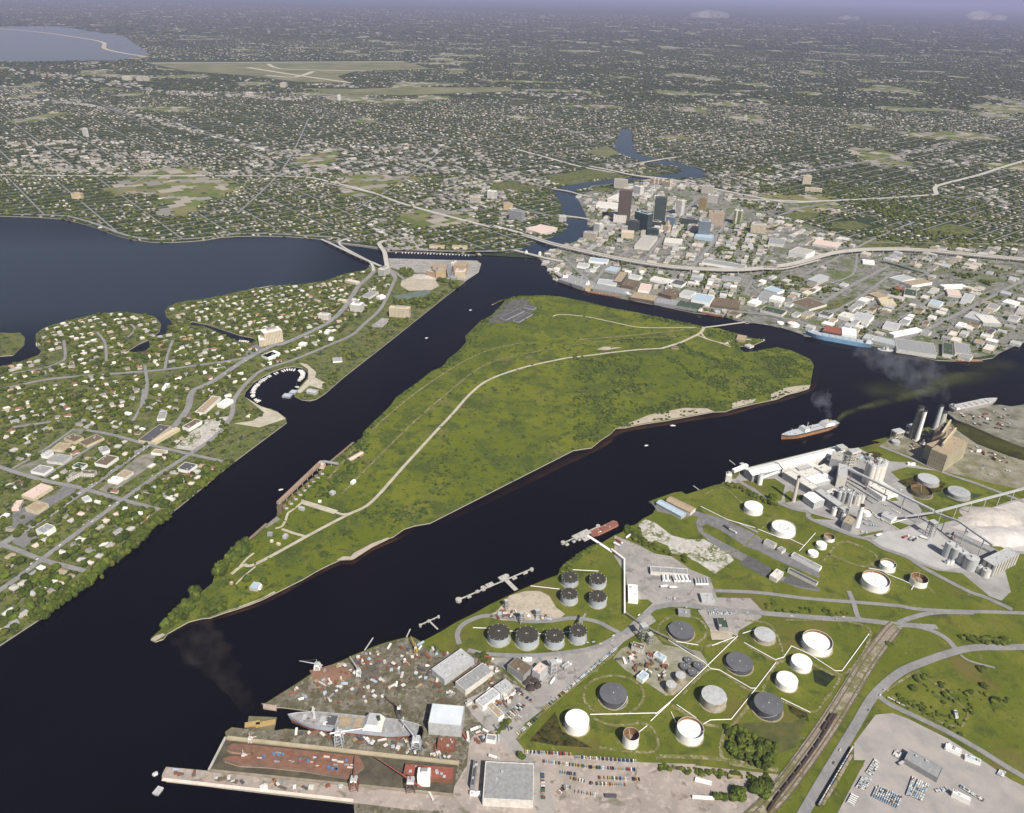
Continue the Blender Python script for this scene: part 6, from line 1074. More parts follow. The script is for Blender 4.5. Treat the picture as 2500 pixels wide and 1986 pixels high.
def lots(x0,x1,y0,y1,th,lw,st,jit=.2):
    cx,cy=(x0+x1)/2,(y0+y1)/2; Rr=math.ceil(math.hypot(x1-x0,y1-y0)/2/st)*st
    u,v=np.meshgrid(np.arange(-Rr,Rr,lw),np.arange(-Rr,Rr,st/2)); k=np.round(v/(st/2)).astype(int)%2
    v=v+np.where(k==0,st*.09,-st*.09); u=u+RN.uniform(-jit,jit,u.shape)*lw; v=v+RN.uniform(-jit,jit,v.shape)*lw
    u=u.ravel();v=v.ravel(); g=(np.round(u/(lw*9)-.5)%1.)
    keep=np.abs(((u/(lw*9))%1.)-.5)<.44; u,v=u[keep],v[keep]
    x=cx+u*math.cos(th)-v*math.sin(th); y=cy+u*math.sin(th)+v*math.cos(th); m=(x>x0)&(x<x1)&(y>y0)&(y<y1); return x[m],y[m]
MAINP=[(p.x,p.y) for p in MAIN]
def on_main(x,y,px_,py_):
    m=inpoly(MAINP,x,y)
    for w in WATERS: m&=~inpoly(w,px_,py_)
    for w in LAWNPX: m&=~inpoly(w,px_,py_)
    return m
def inset(Px,x,y,d=14):
    m=np.ones(len(x),bool)
    for dx,dy in ((d,0),(-d,0),(0,d),(0,-d)): m&=inpoly(Px,x+dx,y+dy)
    return m
# --- templates
def house_t(hip=.45,h=3.6,rise=2.6,wing=0):
    V=[(-.5,-.5,0),(.5,-.5,0),(.5,.5,0),(-.5,.5,0),(-.5,-.5,h),(.5,-.5,h),(.5,.5,h),(-.5,.5,h)]; F=[(0,1,5,4),(1,2,6,5),(2,3,7,6),(3,0,4,7)]; mi=[0]*4
    V+=[(-.55,-.57,h),(.55,-.57,h),(.55,.57,h),(-.55,.57,h),(-.5+hip*.6,0,h+rise),(.5-hip*.6,0,h+rise)]; F+=[(8,9,13,12),(10,11,12,13),(9,10,13),(11,8,12)]; mi+=[1]*4; return V,F,mi
def flat_t():
    V=[(-.5,-.5,0),(.5,-.5,0),(.5,.5,0),(-.5,.5,0),(-.5,-.5,1),(.5,-.5,1),(.5,.5,1),(-.5,.5,1)]; F=[(0,1,5,4),(1,2,6,5),(2,3,7,6),(3,0,4,7)]; V+=[(x,y,1) for x,y,_ in V[:4]]; return V,F+[(8,9,10,11)],[0]*4+[1]
import bmesh
def ico(sub,jit,sq=.75,seed=0,lump=0):
    bm=bmesh.new(); bmesh.ops.create_icosphere(bm,subdivisions=sub,radius=1); rg=np.random.default_rng(seed); cs=rg.normal(size=(9,3)); cs/=np.linalg.norm(cs,axis=1)[:,None]
    V=[]
    for v in bm.verts:
        n=np.array(v.co); f=1+rg.uniform(-jit,jit)+lump*max(0,np.max(cs@n)-.75)*2-lump*.15; V.append((n[0]*f,n[1]*f,n[2]*f*sq+sq*.75))
    F=[[q.index for q in f.verts] for f in bm.faces]; bm.free(); return V,F,[0]*len(F)
roofC=[(.56,.54,.50),(.42,.41,.39),(.30,.295,.285),(.24,.235,.225),(.40,.32,.25),(.60,.58,.55),(.20,.16,.12),(.34,.33,.31),(.36,.20,.14),(.50,.47,.42),(.27,.26,.25),(.46,.45,.43)]
M_roofI=island_mat('shingle_roofs',roofC); M_wallI=island_mat('house_walls',[(.6,.58,.54),(.5,.46,.38),(.4,.38,.35),(.55,.48,.42)])
M_wallF=island_mat('suburb_walls',[(.34,.32,.28),(.26,.24,.2),(.42,.39,.34),(.3,.27,.22)])
M_roofF=island_mat('suburb_roofs',[(.50,.47,.42),(.26,.25,.235),(.20,.195,.18),(.33,.31,.28),(.15,.14,.125),(.58,.55,.50),(.28,.22,.17),(.22,.21,.20),(.40,.37,.33),(.18,.17,.15)])
M_street=mat((.25,.24,.225),(.19,.185,.17),.02)
M_fieldI=island_mat('open_lots',[(.17,.17,.07),(.12,.15,.04),(.26,.24,.20),(.32,.29,.24),(.10,.13,.035),(.22,.21,.19),(.15,.15,.06)])
M_shopF=island_mat('shop_roofs',[(.42,.41,.39),(.26,.26,.255),(.20,.20,.2),(.30,.27,.23),(.55,.54,.52),(.15,.14,.13),(.34,.33,.31),(.24,.25,.26)])
M_bigI=island_mat('flat_roofs',[(.46,.45,.43),(.33,.33,.32),(.23,.23,.22),(.28,.25,.21),(.56,.55,.53),(.17,.16,.14),(.44,.42,.39),(.30,.31,.33),(.50,.44,.38),(.36,.35,.34),(.22,.21,.19),(.38,.40,.43)])
treeC=[(.045,.058,.012),(.066,.086,.013),(.086,.106,.015),(.050,.068,.015),(.104,.120,.020),(.062,.079,.012)]
M_treeI=island_mat('distant_crowns',treeC); M_farI=island_mat('far_crowns',[(.048,.060,.024),(.068,.080,.026),(.042,.054,.022),(.082,.092,.028)])
M_shrubI=island_mat('shrub_crowns',[(.045,.066,.014),(.068,.094,.017),(.036,.055,.012),(.092,.118,.022),(.056,.078,.015)])
# --- far suburbs on the mainland
def suburb(y0,y1,lw,st,scale,name,tr,occ=.66):
    x,y=lots(-y1*.78,y1*.78,y0,y1,thN,lw,st); P,Q=projn(x,y); m=(P>-80)&(P<2600); x,y,P,Q=x[m],y[m],P[m],Q[m]
    m=on_main(x,y,P,Q)&~inpoly(CITYPX,P,Q); x,y,P,Q=x[m],y[m],P[m],Q[m]
    cz=corr(P,Q); n1=vn(x,y,420.); com=(cz<7+14*n1)|((n1>.86)&(vn(x,y,1300.)>.5))
    for cz_ in COMZ: com|=inpoly(cz_,P,Q)&(vn(x,y,130.)>.33)
    m=(vn(x,y,380.)<.8)&(RN.random(len(x))<np.where(com,.5,occ*np.clip(.15+.75*vn(x,y,260.)+1.1*(vn(x,y,1100.)-.45),.05,1.2)))&~near_road(x,y,7); hx,hy,hc=x[m],y[m],com[m]; n=len(hx)
    rot=thN+(RN.random(n)<.5)*math.pi/2+RN.uniform(-.05,.05,n); sx=np.where(hc,RN.uniform(14,42,n),RN.uniform(11,18,n))*scale; sy=np.where(hc,RN.uniform(12,26,n),RN.uniform(8,12.5,n))*scale
    h=~hc; merged(name+'_houses',house_t(),np.stack([hx,hy,np.full(n,LAND),rot,sx,sy,np.full(n,scale**.5)],1)[h],label='suburban houses among trees, too many to count',mats=[M_wallF,M_roofF])
    if hc.any(): merged(name+'_shops',flat_t(),np.stack([hx,hy,np.full(n,LAND),rot,sx,sy,RN.uniform(4,9,n)],1)[hc],label='shops and depots along the far avenues',mats=[M_wallF,M_shopF])
    nt_=int(len(x)*tr); k=RN.integers(len(x),size=nt_); tx,ty=x[k]+RN.uniform(-lw,lw,nt_)*.8,y[k]+RN.uniform(-st,st,nt_)*.35
    P,Q=projn(tx,ty); m=on_main(tx,ty,P,Q)&(RN.random(nt_)<np.where(corr(P,Q)<12,.25,.35+.6*vn(tx,ty,170.)+.7*(vn(tx,ty,700.)-.3)))&~near_road(tx,ty,3)
    if y0<7000:
        cy=(y0+y1)/2; uu=tx*math.cos(thN)+(ty-cy)*math.sin(thN); vv=-tx*math.sin(thN)+(ty-cy)*math.cos(thN); m&=(np.abs(uu/(lw*9)%1-.5)<.475)&(np.abs((vv/st)%1-.75)*st>6.5*scale)
        Rr=math.ceil(math.hypot(y1*.78,(y1-y0)/2)/st)*st; q=[]
        for vs_ in np.arange(-Rr+.75*st,Rr,st): uq=np.arange(-Rr,Rr,60.); q.append(np.stack([uq,np.full(len(uq),vs_),np.full(len(uq),thN)]))
        for us_ in np.arange(math.floor(-Rr/(lw*9))*lw*9,Rr,lw*9): vq=np.arange(-Rr,Rr,60.); q.append(np.stack([np.full(len(vq),us_),vq,np.full(len(vq),thN+math.pi/2)]))
        q=np.concatenate(q,1); sx_=q[0]*math.cos(thN)-q[1]*math.sin(thN); sy_=cy+q[0]*math.sin(thN)+q[1]*math.cos(thN); PP,QQ=projn(sx_,sy_); k2=(sy_>y0)&(sy_<y1)&(PP>-80)&(PP<2600); sx_,sy_,PP,QQ,ra=sx_[k2],sy_[k2],PP[k2],QQ[k2],q[2][k2]; k2=on_main(sx_,sy_,PP,QQ)&~inpoly(CITYPX,PP,QQ)&inset(MAINP,sx_,sy_,34); sx_,sy_,ra=sx_[k2],sy_[k2],ra[k2]; n_=len(sx_)
        o=merged(name+'_streets',([(-.5,-.5,0),(.5,-.5,0),(.5,.5,0),(-.5,.5,0)],[(0,1,2,3)],[0]),np.stack([sx_,sy_,LAND+.004+.03*(ra!=thN),ra,np.full(n_,60.),np.full(n_,7.*scale),np.ones(n_)],1),mats=[M_street],kind='structure')
    cl=vn(tx,ty,380.)<.80; m&=cl
    tx,ty=tx[m],ty[m]; n=len(tx); s=RN.uniform(4.,8.6,n)*scale
    gx,gy=np.meshgrid(np.arange(-y1*.78,y1*.78,70.),np.arange(y0,y1,70.)); gx,gy=gx.ravel(),gy.ravel(); g=vn(gx,gy,380.)>.79; gx,gy=gx[g],gy[g]; PP,QQ=projn(gx,gy); g=(PP>-80)&(PP<2600)&on_main(gx,gy,PP,QQ)&~inpoly(CITYPX,PP,QQ)&inset(MAINP,gx,gy,60); gx,gy=gx[g],gy[g]; ng=len(gx)
    if ng: merged(name+'_fields',([(-.5,-.5,0),(.5,-.5,0),(.5,.5,0),(-.5,.5,0)],[(0,1,2,3)],[0]),np.stack([gx,gy,LAND+.09+RN.uniform(0,.05,ng),np.full(ng,thN),RN.uniform(50,110,ng),RN.uniform(50,110,ng),np.ones(ng)],1),label='open lots, fields and car parks among the suburbs',mats=[M_fieldI])
    return tx,ty,s
T0=np.array([[],[],[]])
t1=suburb(2450,4300,20,64,.95,'near_suburb',2.9); t2=suburb(4300,7600,27,84,1.15,'middle_suburb',3.1); t3=suburb(7600,15500,46,135,1.8,'far_suburb',2.9,.36); t4=suburb(15500,36000,130,420,4.2,'horizon_suburb',2.4,.22)
for (tx,ty,s),nm,sub,sd_,mm in ((t1,'suburb_trees',1,1,M_treeI),(t2,'middle_trees',1,2,M_farI),(t3,'far_trees',1,3,M_farI),(t4,'horizon_trees',1,4,M_farI)):
    V,F,mi=ico(sub,.22,.62,sd_) ; n=len(tx)
    if sub==1 and nm!='suburb_trees': V,F,mi=ico(1,.25,.5,sd_)
    merged(nm,(V,F,mi),np.stack([tx,ty,np.full(n,LAND),RN.uniform(0,6,n),s,s*RN.uniform(.8,1.3,n),s*RN.uniform(.7,1.1,n)],1),label='tree canopy over the suburbs',mats=[mm])
# --- wood patches inside the city
def scatter(s,n):
    P=pts(s); xs=[p[0] for p in P]; ys=[p[1] for p in P]; o=[]
    while len(o)<n:
        x=RN.uniform(min(xs),max(xs),n*3); y=RN.uniform(min(ys),max(ys),n*3); m=inpoly(P,x,y)
        o+=list(zip(x[m],y[m]))
    w=[G(a,b_) for a,b_ in o[:n]]; return np.array([p.x for p in w]),np.array([p.y for p in w])
wx,wy,wss=[],[],[]
for s,n_ in [("C 950,840 1130,860 1150,890 1050,890 960,870",130),("E 870,280 1200,290 1380,330 1350,420 1150,440 1050,360 900,310",330),("E 1100,440 1900,560 2050,600 1200,590 1000,570",140),("T 1830,1150 2070,1130 2040,1250 1820,1270",26),("E 270,890 420,880 460,950 300,940",40),("E 370,840 500,860 490,890 400,880",26),("T 1330,1300 1430,1300 1430,1360 1350,1360",8),("E 620,920 770,930 760,970 640,960",22),("E 1620,820 1800,840 1740,870 1640,850",26),("E 1830,880 1950,890 1900,920 1840,910",16),("E 1120,950 1240,960 1200,1000",14),("D 1580,810 1640,820 1630,850 1570,840",12),("D 840,330 920,340 910,420 850,400",18),("D 2000,640 2100,660 2080,690",14),("E 140,840 330,810 320,830 130,870",26),("E 560,870 640,870 600,900",10),("D 1540,0 2156,0 2156,100 1800,80 1650,60",190),("E 0,0 300,60 280,230 60,200",110)]:
    x,y=scatter(s,n_); wx.append(x);wy.append(y);wss.append(RN.uniform(4.5,8,n_))
x=np.concatenate(wx);y=np.concatenate(wy);s=np.concatenate(wss); m=~near_bld(x,y,0); x,y,s=x[m],y[m],s[m]
merged('city_trees',ico(1,.22,.75,5),np.stack([x,y,np.full(len(x),LAND),RN.uniform(0,6,len(x)),s,s,s],1),label='tree groups between the city blocks',mats=[M_treeI])
# --- city blocks: hand placed roofs first
EB='city warehouses'
for f,a,b_,c,h,wl,rf,lb in [('E',(1145,858),(1235,888),(1192,815),8,'white','light grey','light grey warehouse by the rail yard bridge'),('E',(1235,888),(1312,918),(1332,842),9,'white','tan','grey-tan warehouse with a white end wall by the rail yard bridge'),('E',(1522,912),(1560,932),(1622,870),8,'white','white','brightest white narrow warehouse in the eastern grid'),('E',(985,978),(1068,1012),(1012,944),9,'cream','tan','cream-walled warehouse beside the long siding'),('E',(1080,1052),(1200,1062),(1125,1016),8,'cream','cream','curved-fronted cream warehouse in the eastern grid'),('E',(1435,1052),(1522,1072),(1482,1025),9,'white','pale blue','pale blue gabled warehouse in the eastern grid'),('E',(1585,985),(1690,998),(1622,948),7,'off-white','pink','pinkish-roofed warehouse in the eastern grid'),('E',(1682,1022),(1760,1038),(1712,975),7,'white','light grey','grey warehouse right of the pinkish roof'),('E',(862,1150),(992,1182),(905,1116),12,'white','light grey','big white-fronted warehouse with a grey roof'),('E',(757,1142),(850,1168),(800,1112),10,'white','off-white','white warehouse left of the big white-fronted one'),('E',(240,1016),(332,1036),(262,988),9,'white','white','very white warehouse above the green wedge'),('E',(200,940),(300,972),(235,914),8,'white','pale blue','blue-white warehouse above the green wedge'),('E',(392,1042),(540,1098),(480,988),7,'off-white','brown','brown-roofed warehouse by the siding'),('E',(172,1100),(335,1140),(212,1068),8,'off-white','dark green','dark-roofed long warehouse near the quay road'),('E',(640,1256),(782,1286),(655,1214),12,'brown','red','rust-red roofed shed behind the blue ship'),('E',(788,1282),(900,1298),(796,1232),14,'white','white','white striped shed behind the blue ship'),('E',(940,1312),(1190,1372),(955,1275),9,'light grey','light grey','long ribbed grey quay shed right of the blue ship'),('E',(1200,1398),(1500,1442),(1290,1328),10,'off-white','grey','broad grey quay warehouse at the right'),('E',(1545,1428),(1622,1442),(1412,1318),10,'off-white','dark green','dark narrow quay warehouse at the right'),('E',(1640,1420),(1760,1440),(1560,1330),9,'off-white','grey','grey quay warehouse beside the timber yard'),('E',(1700,1152),(1900,1205),(1762,1108),8,'light grey','light grey','very wide pale warehouse near the right edge'),('E',(1850,1196),(1990,1206),(1905,1142),10,'light grey','off-white','second wide pale warehouse near the right edge'),('E',(1992,1040),(2090,1066),(2010,1012),9,'white','white','bright white roof cut by the right edge'),('E',(1092,1228),(1202,1252),(1140,1188),7,'white','light grey','pale triangular-lot warehouse below the avenue'),('E',(1180,1292),(1390,1250),(1165,1268),8,'white','white','long curving white warehouse by the bend'),('E',(388,658),(515,688),(412,615),20,'white','concrete','white four-storey gridded building with a roof court'),('E',(232,598),(348,612),(258,558),10,'off-white','grey','grey hall with a flat roof beside the bus yard'),('E',(565,602),(748,632),(592,568),9,'off-white','pink','long pinkish-grey station hall'),('E',(945,742),(1035,752),(962,722),7,'white','white','white roof under the viaduct bend'),('E',(525,872),(600,892),(552,812),14,'light grey','light grey','cold store with small silos near the viaduct'),('E',(612,1132),(692,1152),(642,1105),8,'white','dark grey','dark roof with a white rim near the siding'),('E',(1185,940),(1255,950),(1180,920),7,'red','red','orange-red roof in the eastern grid'),('E',(1252,985),(1342,1000),(1300,945),7,'white','dark green','dark green roof in the eastern grid'),
 ('D',(1500,1026),(1642,1050),(1592,982),13,'white','pale blue','large pale blue-white shed by the dark quay'),('D',(1100,952),(1182,962),(1132,902),8,'white','pink','rosy-white square roof near the quay sheds'),('D',(1255,972),(1352,1000),(1292,924),12,'brown','brown','old brown brick warehouse near the quay sheds'),('D',(972,912),(1062,928),(1012,868),11,'brown','brown','brown brick warehouse left of the rosy roof'),('D',(790,902),(932,918),(832,868),8,'white','light grey','long grey warehouse with blue trim'),('D',(915,884),(975,892),(1010,815),12,'dark grey','tan','brown barrel-roofed building near the quay'),('D',(1412,982),(1500,1000),(1452,948),10,'white','light grey','white gabled hall left of the large pale shed'),('D',(1652,1062),(1860,1090),(1702,1008),7,'brown','brown','wide brown roof by the quay road'),('D',(1382,1068),(1572,1102),(1422,1028),8,'grey','dark green','greenish-grey quay shed below the large pale one'),('D',(1582,742),(1900,792),(1602,714),8,'white','grey','very long white-fronted store above the viaduct'),('D',(748,938),(1005,985),(768,898),9,'grey','grey','long grey quay shed behind the moored ships'),('D',(1040,1005),(1225,1035),(1062,962),9,'brown','tan','tan-brown quay shed behind the pale freighter'),('D',(1222,1042),(1382,1068),(1250,1008),9,'grey','grey','grey quay shed right of the tan one'),('D',(1345,900),(1430,918),(1370,868),9,'white','dark grey','white building with two dark roof wells'),('D',(1190,870),(1330,900),(1220,845),7,'white','off-white','low pale L-shaped building near the dark roof wells'),('D',(1030,850),(1110,865),(1050,830),8,'white','light grey','small white building by the loop road'),('D',(730,730),(870,745),(740,705),8,'white','pale blue','blue-striped white block by the viaduct'),('D',(640,770),(720,780),(660,745),7,'white','light grey','white row near the crescent road'),('D',(850,800),(930,815),(890,770),7,'light grey','pale blue','pale blue roofs below the viaduct'),('D',(1730,860),(1870,878),(1740,840),8,'light grey','grey','grey hall right of the viaduct ramp'),('D',(2000,1000),(2156,1030),(2040,960),8,'light grey','grey','grey warehouse at the avenue fork'),('D',(500,870),(690,930),(540,820),9,'grey','grey','long grey transit shed beside the rose-grey ship')]:
    bR(f,a,b_,c,h,wl,rf,lb,'warehouse',group=EB,vents=2)
BL=np.array(BLD,np.float32)
# random city buildings
x,y=[],[]
for th,s in ((thC,"D 345,695 430,650 580,605 700,556 742,505 735,470 705,375 650,270 640,250 760,200 900,230 C 460,775 640,760 850,792 1150,852 1100,900 D 2100,560 1900,1080 1740,1148 970,1008 560,903 462,858"),(thE,"C 1100,900 1450,1010 1700,1040 2080,1050 2400,1060 E 2400,1300 2160,1338 1960,1432 1640,1480 1300,1430 1050,1372 500,1290 300,1224 0,1185 D 1740,1148 1900,1080 2100,560")):
    PP=pts(s); bx=[G(*p) for p in PP]; a,b_=lots(min(p.x for p in bx),max(p.x for p in bx),min(p.y for p in bx),max(p.y for p in bx),th,27 if th==thC else 36,62 if th==thC else 82,.12); P,Q=projn(a,b_,LAND); m=inpoly(PP,P,Q)
    for w in LAWNPX: m&=~inpoly(w,P,Q)
    a,b_=a[m],b_[m]; m=~near_road(a,b_,9)&~near_bld(a,b_,10)&(RN.random(len(a))<np.where(vn(a,b_,150.)>.55,.78,.5)); a,b_=a[m],b_[m]; x.append(np.stack([a,b_,np.full(len(a),th)]))
CB=np.concatenate(x,1); n=CB.shape[1]; P,Q=projn(CB[0],CB[1],LAND)
dist=np.hypot(CB[0],CB[1]); dt=np.hypot(P-1560,(Q-540)*2.2); hh=np.where(dt<130,RN.uniform(7,26,n),RN.uniform(4.5,9.5,n)); big=np.where(CB[2]==thE,1.35,1.); sx=RN.uniform(13,30,n)*np.where(RN.random(n)<.2,1.35,1)*big; sy=RN.uniform(12,24,n)*big; okf=(P>-20)&(P<2520)
far=Q<560; CBk=vn(CB[0],CB[1],210.)<.72; okf&=CBk; hh=np.where((Q>640)|far,np.minimum(hh,9),hh)
CB=np.stack([CB[0],CB[1],np.full(n,LAND),CB[2],sx,sy,hh],1)[okf]; CB=CB[np.argsort(np.hypot(CB[:,0],CB[:,1])-CB[:,4]*8)]
rfn=['white','light grey','grey','off-white','tan','grey','grey','light grey','dark grey','brown','grey','off-white']
for r_ in CB[:120]:
    wl=['white','off-white','cream','light grey'][int(RN.integers(4))]; rf=rfn[int(RN.integers(12))]; d=Vector((math.cos(r_[3]),math.sin(r_[3]),0)); nn=Vector((-d.y,d.x,0)); c=Vector((r_[0],r_[1],LAND)); A=c-d*r_[4]/2-nn*r_[5]/2
    t=building(A,A+d*r_[4],r_[5],r_[6],wl,rf,'x','city building',group='low city buildings',vents=0); auto(t,('tall ' if r_[6]>14 else 'large ' if r_[4]>27 else '')+rf+'-roofed '+('block' if r_[6]>10 else 'building'),'low city buildings')
merged('city_buildings',flat_t(),CB[120:],label='close-packed low buildings of the city grid',mats=[M_wallI,M_bigI])
cx,cy=CB[:,0],CB[:,1]; k=RN.integers(len(cx),size=5200); tx,ty=cx[k]+RN.uniform(-40,40,5200),cy[k]+RN.uniform(-40,40,5200); P,Q=projn(tx,ty,LAND); east=np.clip((P-1500)/900,0,1); keep=(vn(tx,ty,120.)>.60-.34*east)&inpoly(CITYPX,P,Q)&~near_road(tx,ty,0)&~near_bld(tx,ty,0); tx,ty=tx[keep],ty[keep]; n=len(tx); s=RN.uniform(2.5,6,n)
merged('street_trees',ico(1,.2,.8,6),np.stack([tx,ty,np.full(n,LAND),RN.uniform(0,6,n),s,s,s],1),label='small street trees of the city grid',mats=[M_treeI])
k=RN.integers(len(cx),size=5200); ax,ay=cx[k]+RN.uniform(-30,30,5200),cy[k]+RN.uniform(-30,30,5200); P,Q=projn(ax,ay,LAND); keep=inpoly(CITYPX,P,Q); ax,ay=ax[keep],ay[keep]; n=len(ax)
merged('street_cars',CV,np.stack([ax,ay,np.full(n,ztop),np.where(RN.random(n)<.5,thC,thC+1.57),np.ones(n),np.ones(n),np.ones(n)],1),label='tiny parked cars between the city buildings',mats=[bpy.data.materials['car_paint']])
# --- Davis Islands houses
DP=[(p.x,p.y) for p in DAV]
def dgrid(s,th,lw,st,occ):
    PP=pts(s); bx=[G(*p) for p in PP]; a,b_=lots(min(p.x for p in bx),max(p.x for p in bx),min(p.y for p in bx),max(p.y for p in bx),th,lw,st,.22); P,Q=projn(a,b_,LAND); m=inpoly(PP,P,Q)&inpoly(DP,a,b_)&(RN.random(len(a))<occ)
    return np.stack([a[m],b_[m],np.full(m.sum(),th)])
H1=dgrid("Z -200,1060 150,1040 460,960 600,980 640,1060 560,1150 200,1480 -200,1800",thD,20,62,.9); H2=dgrid("Z -200,700 400,720 900,640 960,700 700,900 600,980 460,960 150,1040 -200,1060",thN,22,60,.88)
HO=np.concatenate([H1,H2],1)
m=inset(DP,HO[0],HO[1])&~near_road(HO[0],HO[1],9)&~near_bld(HO[0],HO[1],8)
for w in LAWNW: m&=~inw(w,HO[0],HO[1])
for s in ["H 95,930 240,860 420,790 500,700 620,740 420,860 200,1010 95,1060","H 1050,500 1200,470 1240,510 960,700 820,790 740,760","H 95,1110 200,1080 280,1110 180,1200 95,1160","H 320,1620 560,1490 1150,1000 1740,520 1740,580 360,1700"]: m&=~inw(W(s),HO[0],HO[1])
HO=HO[:,m]; P,Q=projn(HO[0],HO[1],LAND); m=(P>5)&(P<2500)&(Q<1990); HO=HO[:,m]; HO=HO[:,np.argsort(np.hypot(HO[0],HO[1]))]; n=HO.shape[1]
def house_proto(i,rc,wc):
    t=thing('house','x','house',(0,0,0)); l,w=[(15,10),(18,11),(13,11),(16,9)][i%4]; b=MB(); b.box(0,0,0,3.3,l,w,wc); 
    if i%2: b.box(l*.25,-w*.62,0,3.2,6,5,wc)
    b.build('wall',t); r=MB(); hip=[w*.5,0,w*.45,0][i%4]; r.gable(l,w,3.3,2.3,rc,.7,wall=wc if hip==0 else None,hip=hip); r.build('roof',t)
    if i%2: q=MB(); q.gable(5.6,6.4,3.25,1.5,rc,.5,cx=0,cy=0,hip=1.5); o=q.build('wing_roof',t); o.location=(l*.25,-w*.62,0)
    if i%3==0: q=MB(); q.box(l*.2,w*.15,4,6.3,.9,.9,rc); q.build('chimney',t)
    return t
HC_=[('white',white),('grey',grey),('light grey',lgrey),('off-white',offw),('tan',tanm),('grey',mat((.27,.265,.255),s=.3)),('pinkish',pinkw),('brown',brown),('white',offw),('red-tiled',mat((.27,.14,.10),(.22,.11,.08),.3)),('pale',mat((.5,.48,.44),s=.3)),('light grey',mat((.40,.40,.39),s=.3))]
hp_=[house_proto(i,HC_[i][1],[white,offw,cream][i%3]) for i in range(12)]; hu=[0]*12
for k in range(min(300,n)):
    i=int(RN.integers(12)); t=hp_[i] if not hu[i] else copy_tree(hp_[i]); hu[i]=1; t.location=(HO[0,k],HO[1,k],LAND); t.rotation_euler[2]=HO[2,k]+(RN.random()<.5)*math.pi/2+RN.uniform(-.12,.12); s=RN.uniform(.72,1.0); t.scale=(s,s,s); t['category']='house'
    auto(t,HC_[i][0]+'-roofed '+['hipped house','gabled house'][i%2],'houses on the residential island')
for i in range(12):
    if not hu[i]:
        for c_ in list(hp_[i].children): bpy.data.objects.remove(c_)
        bpy.data.objects.remove(hp_[i])
if n>300: merged('island_houses',house_t(),np.stack([HO[0,300:],HO[1,300:],np.full(n-300,LAND),HO[2,300:]+RN.uniform(-.2,.2,n-300),RN.uniform(11,16,n-300),RN.uniform(8,11,n-300),np.ones(n-300)],1),label='farther houses of the residential island',mats=[M_wallI,M_roofI])
# --- trees of the near shores: biggest 300 are things
tr=[]
k=RN.integers(n,size=int(n*8.5)); a=HO[0][k]+RN.normal(0,15,len(k)); b_=HO[1][k]+RN.normal(0,15,len(k))
m=inset(DP,a,b_,6)&~near_road(a,b_,4)&~near_bld(a,b_,3)
for w in LAWNW: m&=~inw(w,a,b_)
a,b_=a[m],b_[m]; m=np.ones(len(a),bool)
for s0 in range(0,len(a),2000): m[s0:s0+2000]=(np.min((a[s0:s0+2000,None]-HO[0][None])**2+(b_[s0:s0+2000,None]-HO[1][None])**2,1)>44)&(vn(a[s0:s0+2000],b_[s0:s0+2000],60.)>.16)
tr.append(np.stack([a[m],b_[m],RN.uniform(3.0,6.8,m.sum()),RN.uniform(.8,1.15,m.sum()),np.zeros(m.sum())]))
def add_tr(s,n_,r0,r1,hs=1.,kind=0,line=None):
    if line:
        Pp=smooth_line(W(line),8); o=[]
        for i in range(n_): j=int(RN.integers(len(Pp)-1)); q=Pp[j].lerp(Pp[j+1],RN.random()); o.append((q.x+RN.normal(0,s),q.y+RN.normal(0,s)))
        x=np.array([q[0] for q in o]); y=np.array([q[1] for q in o])
    else: x,y=scatter(s,n_)
    tr.append(np.stack([x,y,RN.uniform(r0,r1,n_),RN.uniform(.85,1.2,n_)*hs,np.full(n_,kind)]))
add_tr(5,520,3.2,5.6,1.5,1,line="H 300,1720 540,1540 730,1385 950,1212 1130,1040 1240,950"); add_tr(4,170,3,5,1.4,1,line="H 1400,810 1560,690 1725,560"); add_tr(3,60,2.5,4,1.3,1,line="H 1240,950 1400,815")
add_tr("b 480,260 780,260 780,400 600,400",26,5,8); add_tr("b 370,840 920,800 1380,640 1370,700 1000,960 740,930 420,900",90,4.5,7.5); add_tr("b 1180,440 1560,480 1570,600 1500,620 1400,520 1220,480",36,4.5,7); add_tr("b 400,1130 700,1150 600,1270 330,1280",44,4.5,7); add_tr("G 740,1040 900,1120 780,1200 700,1170",16,4,7); add_tr("G 940,920 1120,950 960,1090 820,1040",20,3,6); add_tr("G 600,1270 720,1240 700,1310 560,1420 600,1300",18,3.5,6); add_tr("G 400,1420 520,1430 500,1460 430,1450",9,3,5); add_tr("F 1260,890 1430,890 1430,960 1260,980",34,4.5,7.5)
for s in [2]: add_tr(2.5,70,3,5.5,1.1,0,line="H 120,1110 400,925 640,745 880,575 1100,415"); add_tr(3,60,3,5,1.,0,line="H 1500,180 1620,200 1700,330 1560,420")
# island tip pines and others
add_tr("I 150,1480 270,1310 350,1290 380,1340 330,1410 200,1500",70,3,5,1.3,2); add_tr("I 360,1240 430,1230 420,1300 370,1310",9,4.5,7,1.6,2); add_tr("I 540,1110 620,1090 640,1010 560,1060",12,4.5,7,1.6,2); add_tr("I 625,1040 720,970 690,900 640,960",16,4,6.5,1.6,2); add_tr("I 700,960 780,950 780,870 720,890",13,5,8,1.7,2); add_tr("I 440,1340 620,1290 640,1350 520,1390 450,1400",46,3,5,1.,2); add_tr("X 195,1420 250,1420 240,1460 200,1460",3,5,6.5,1.,2); add_tr("X 340,1440 400,1450 390,1480",3,4,5.5,1.,2)
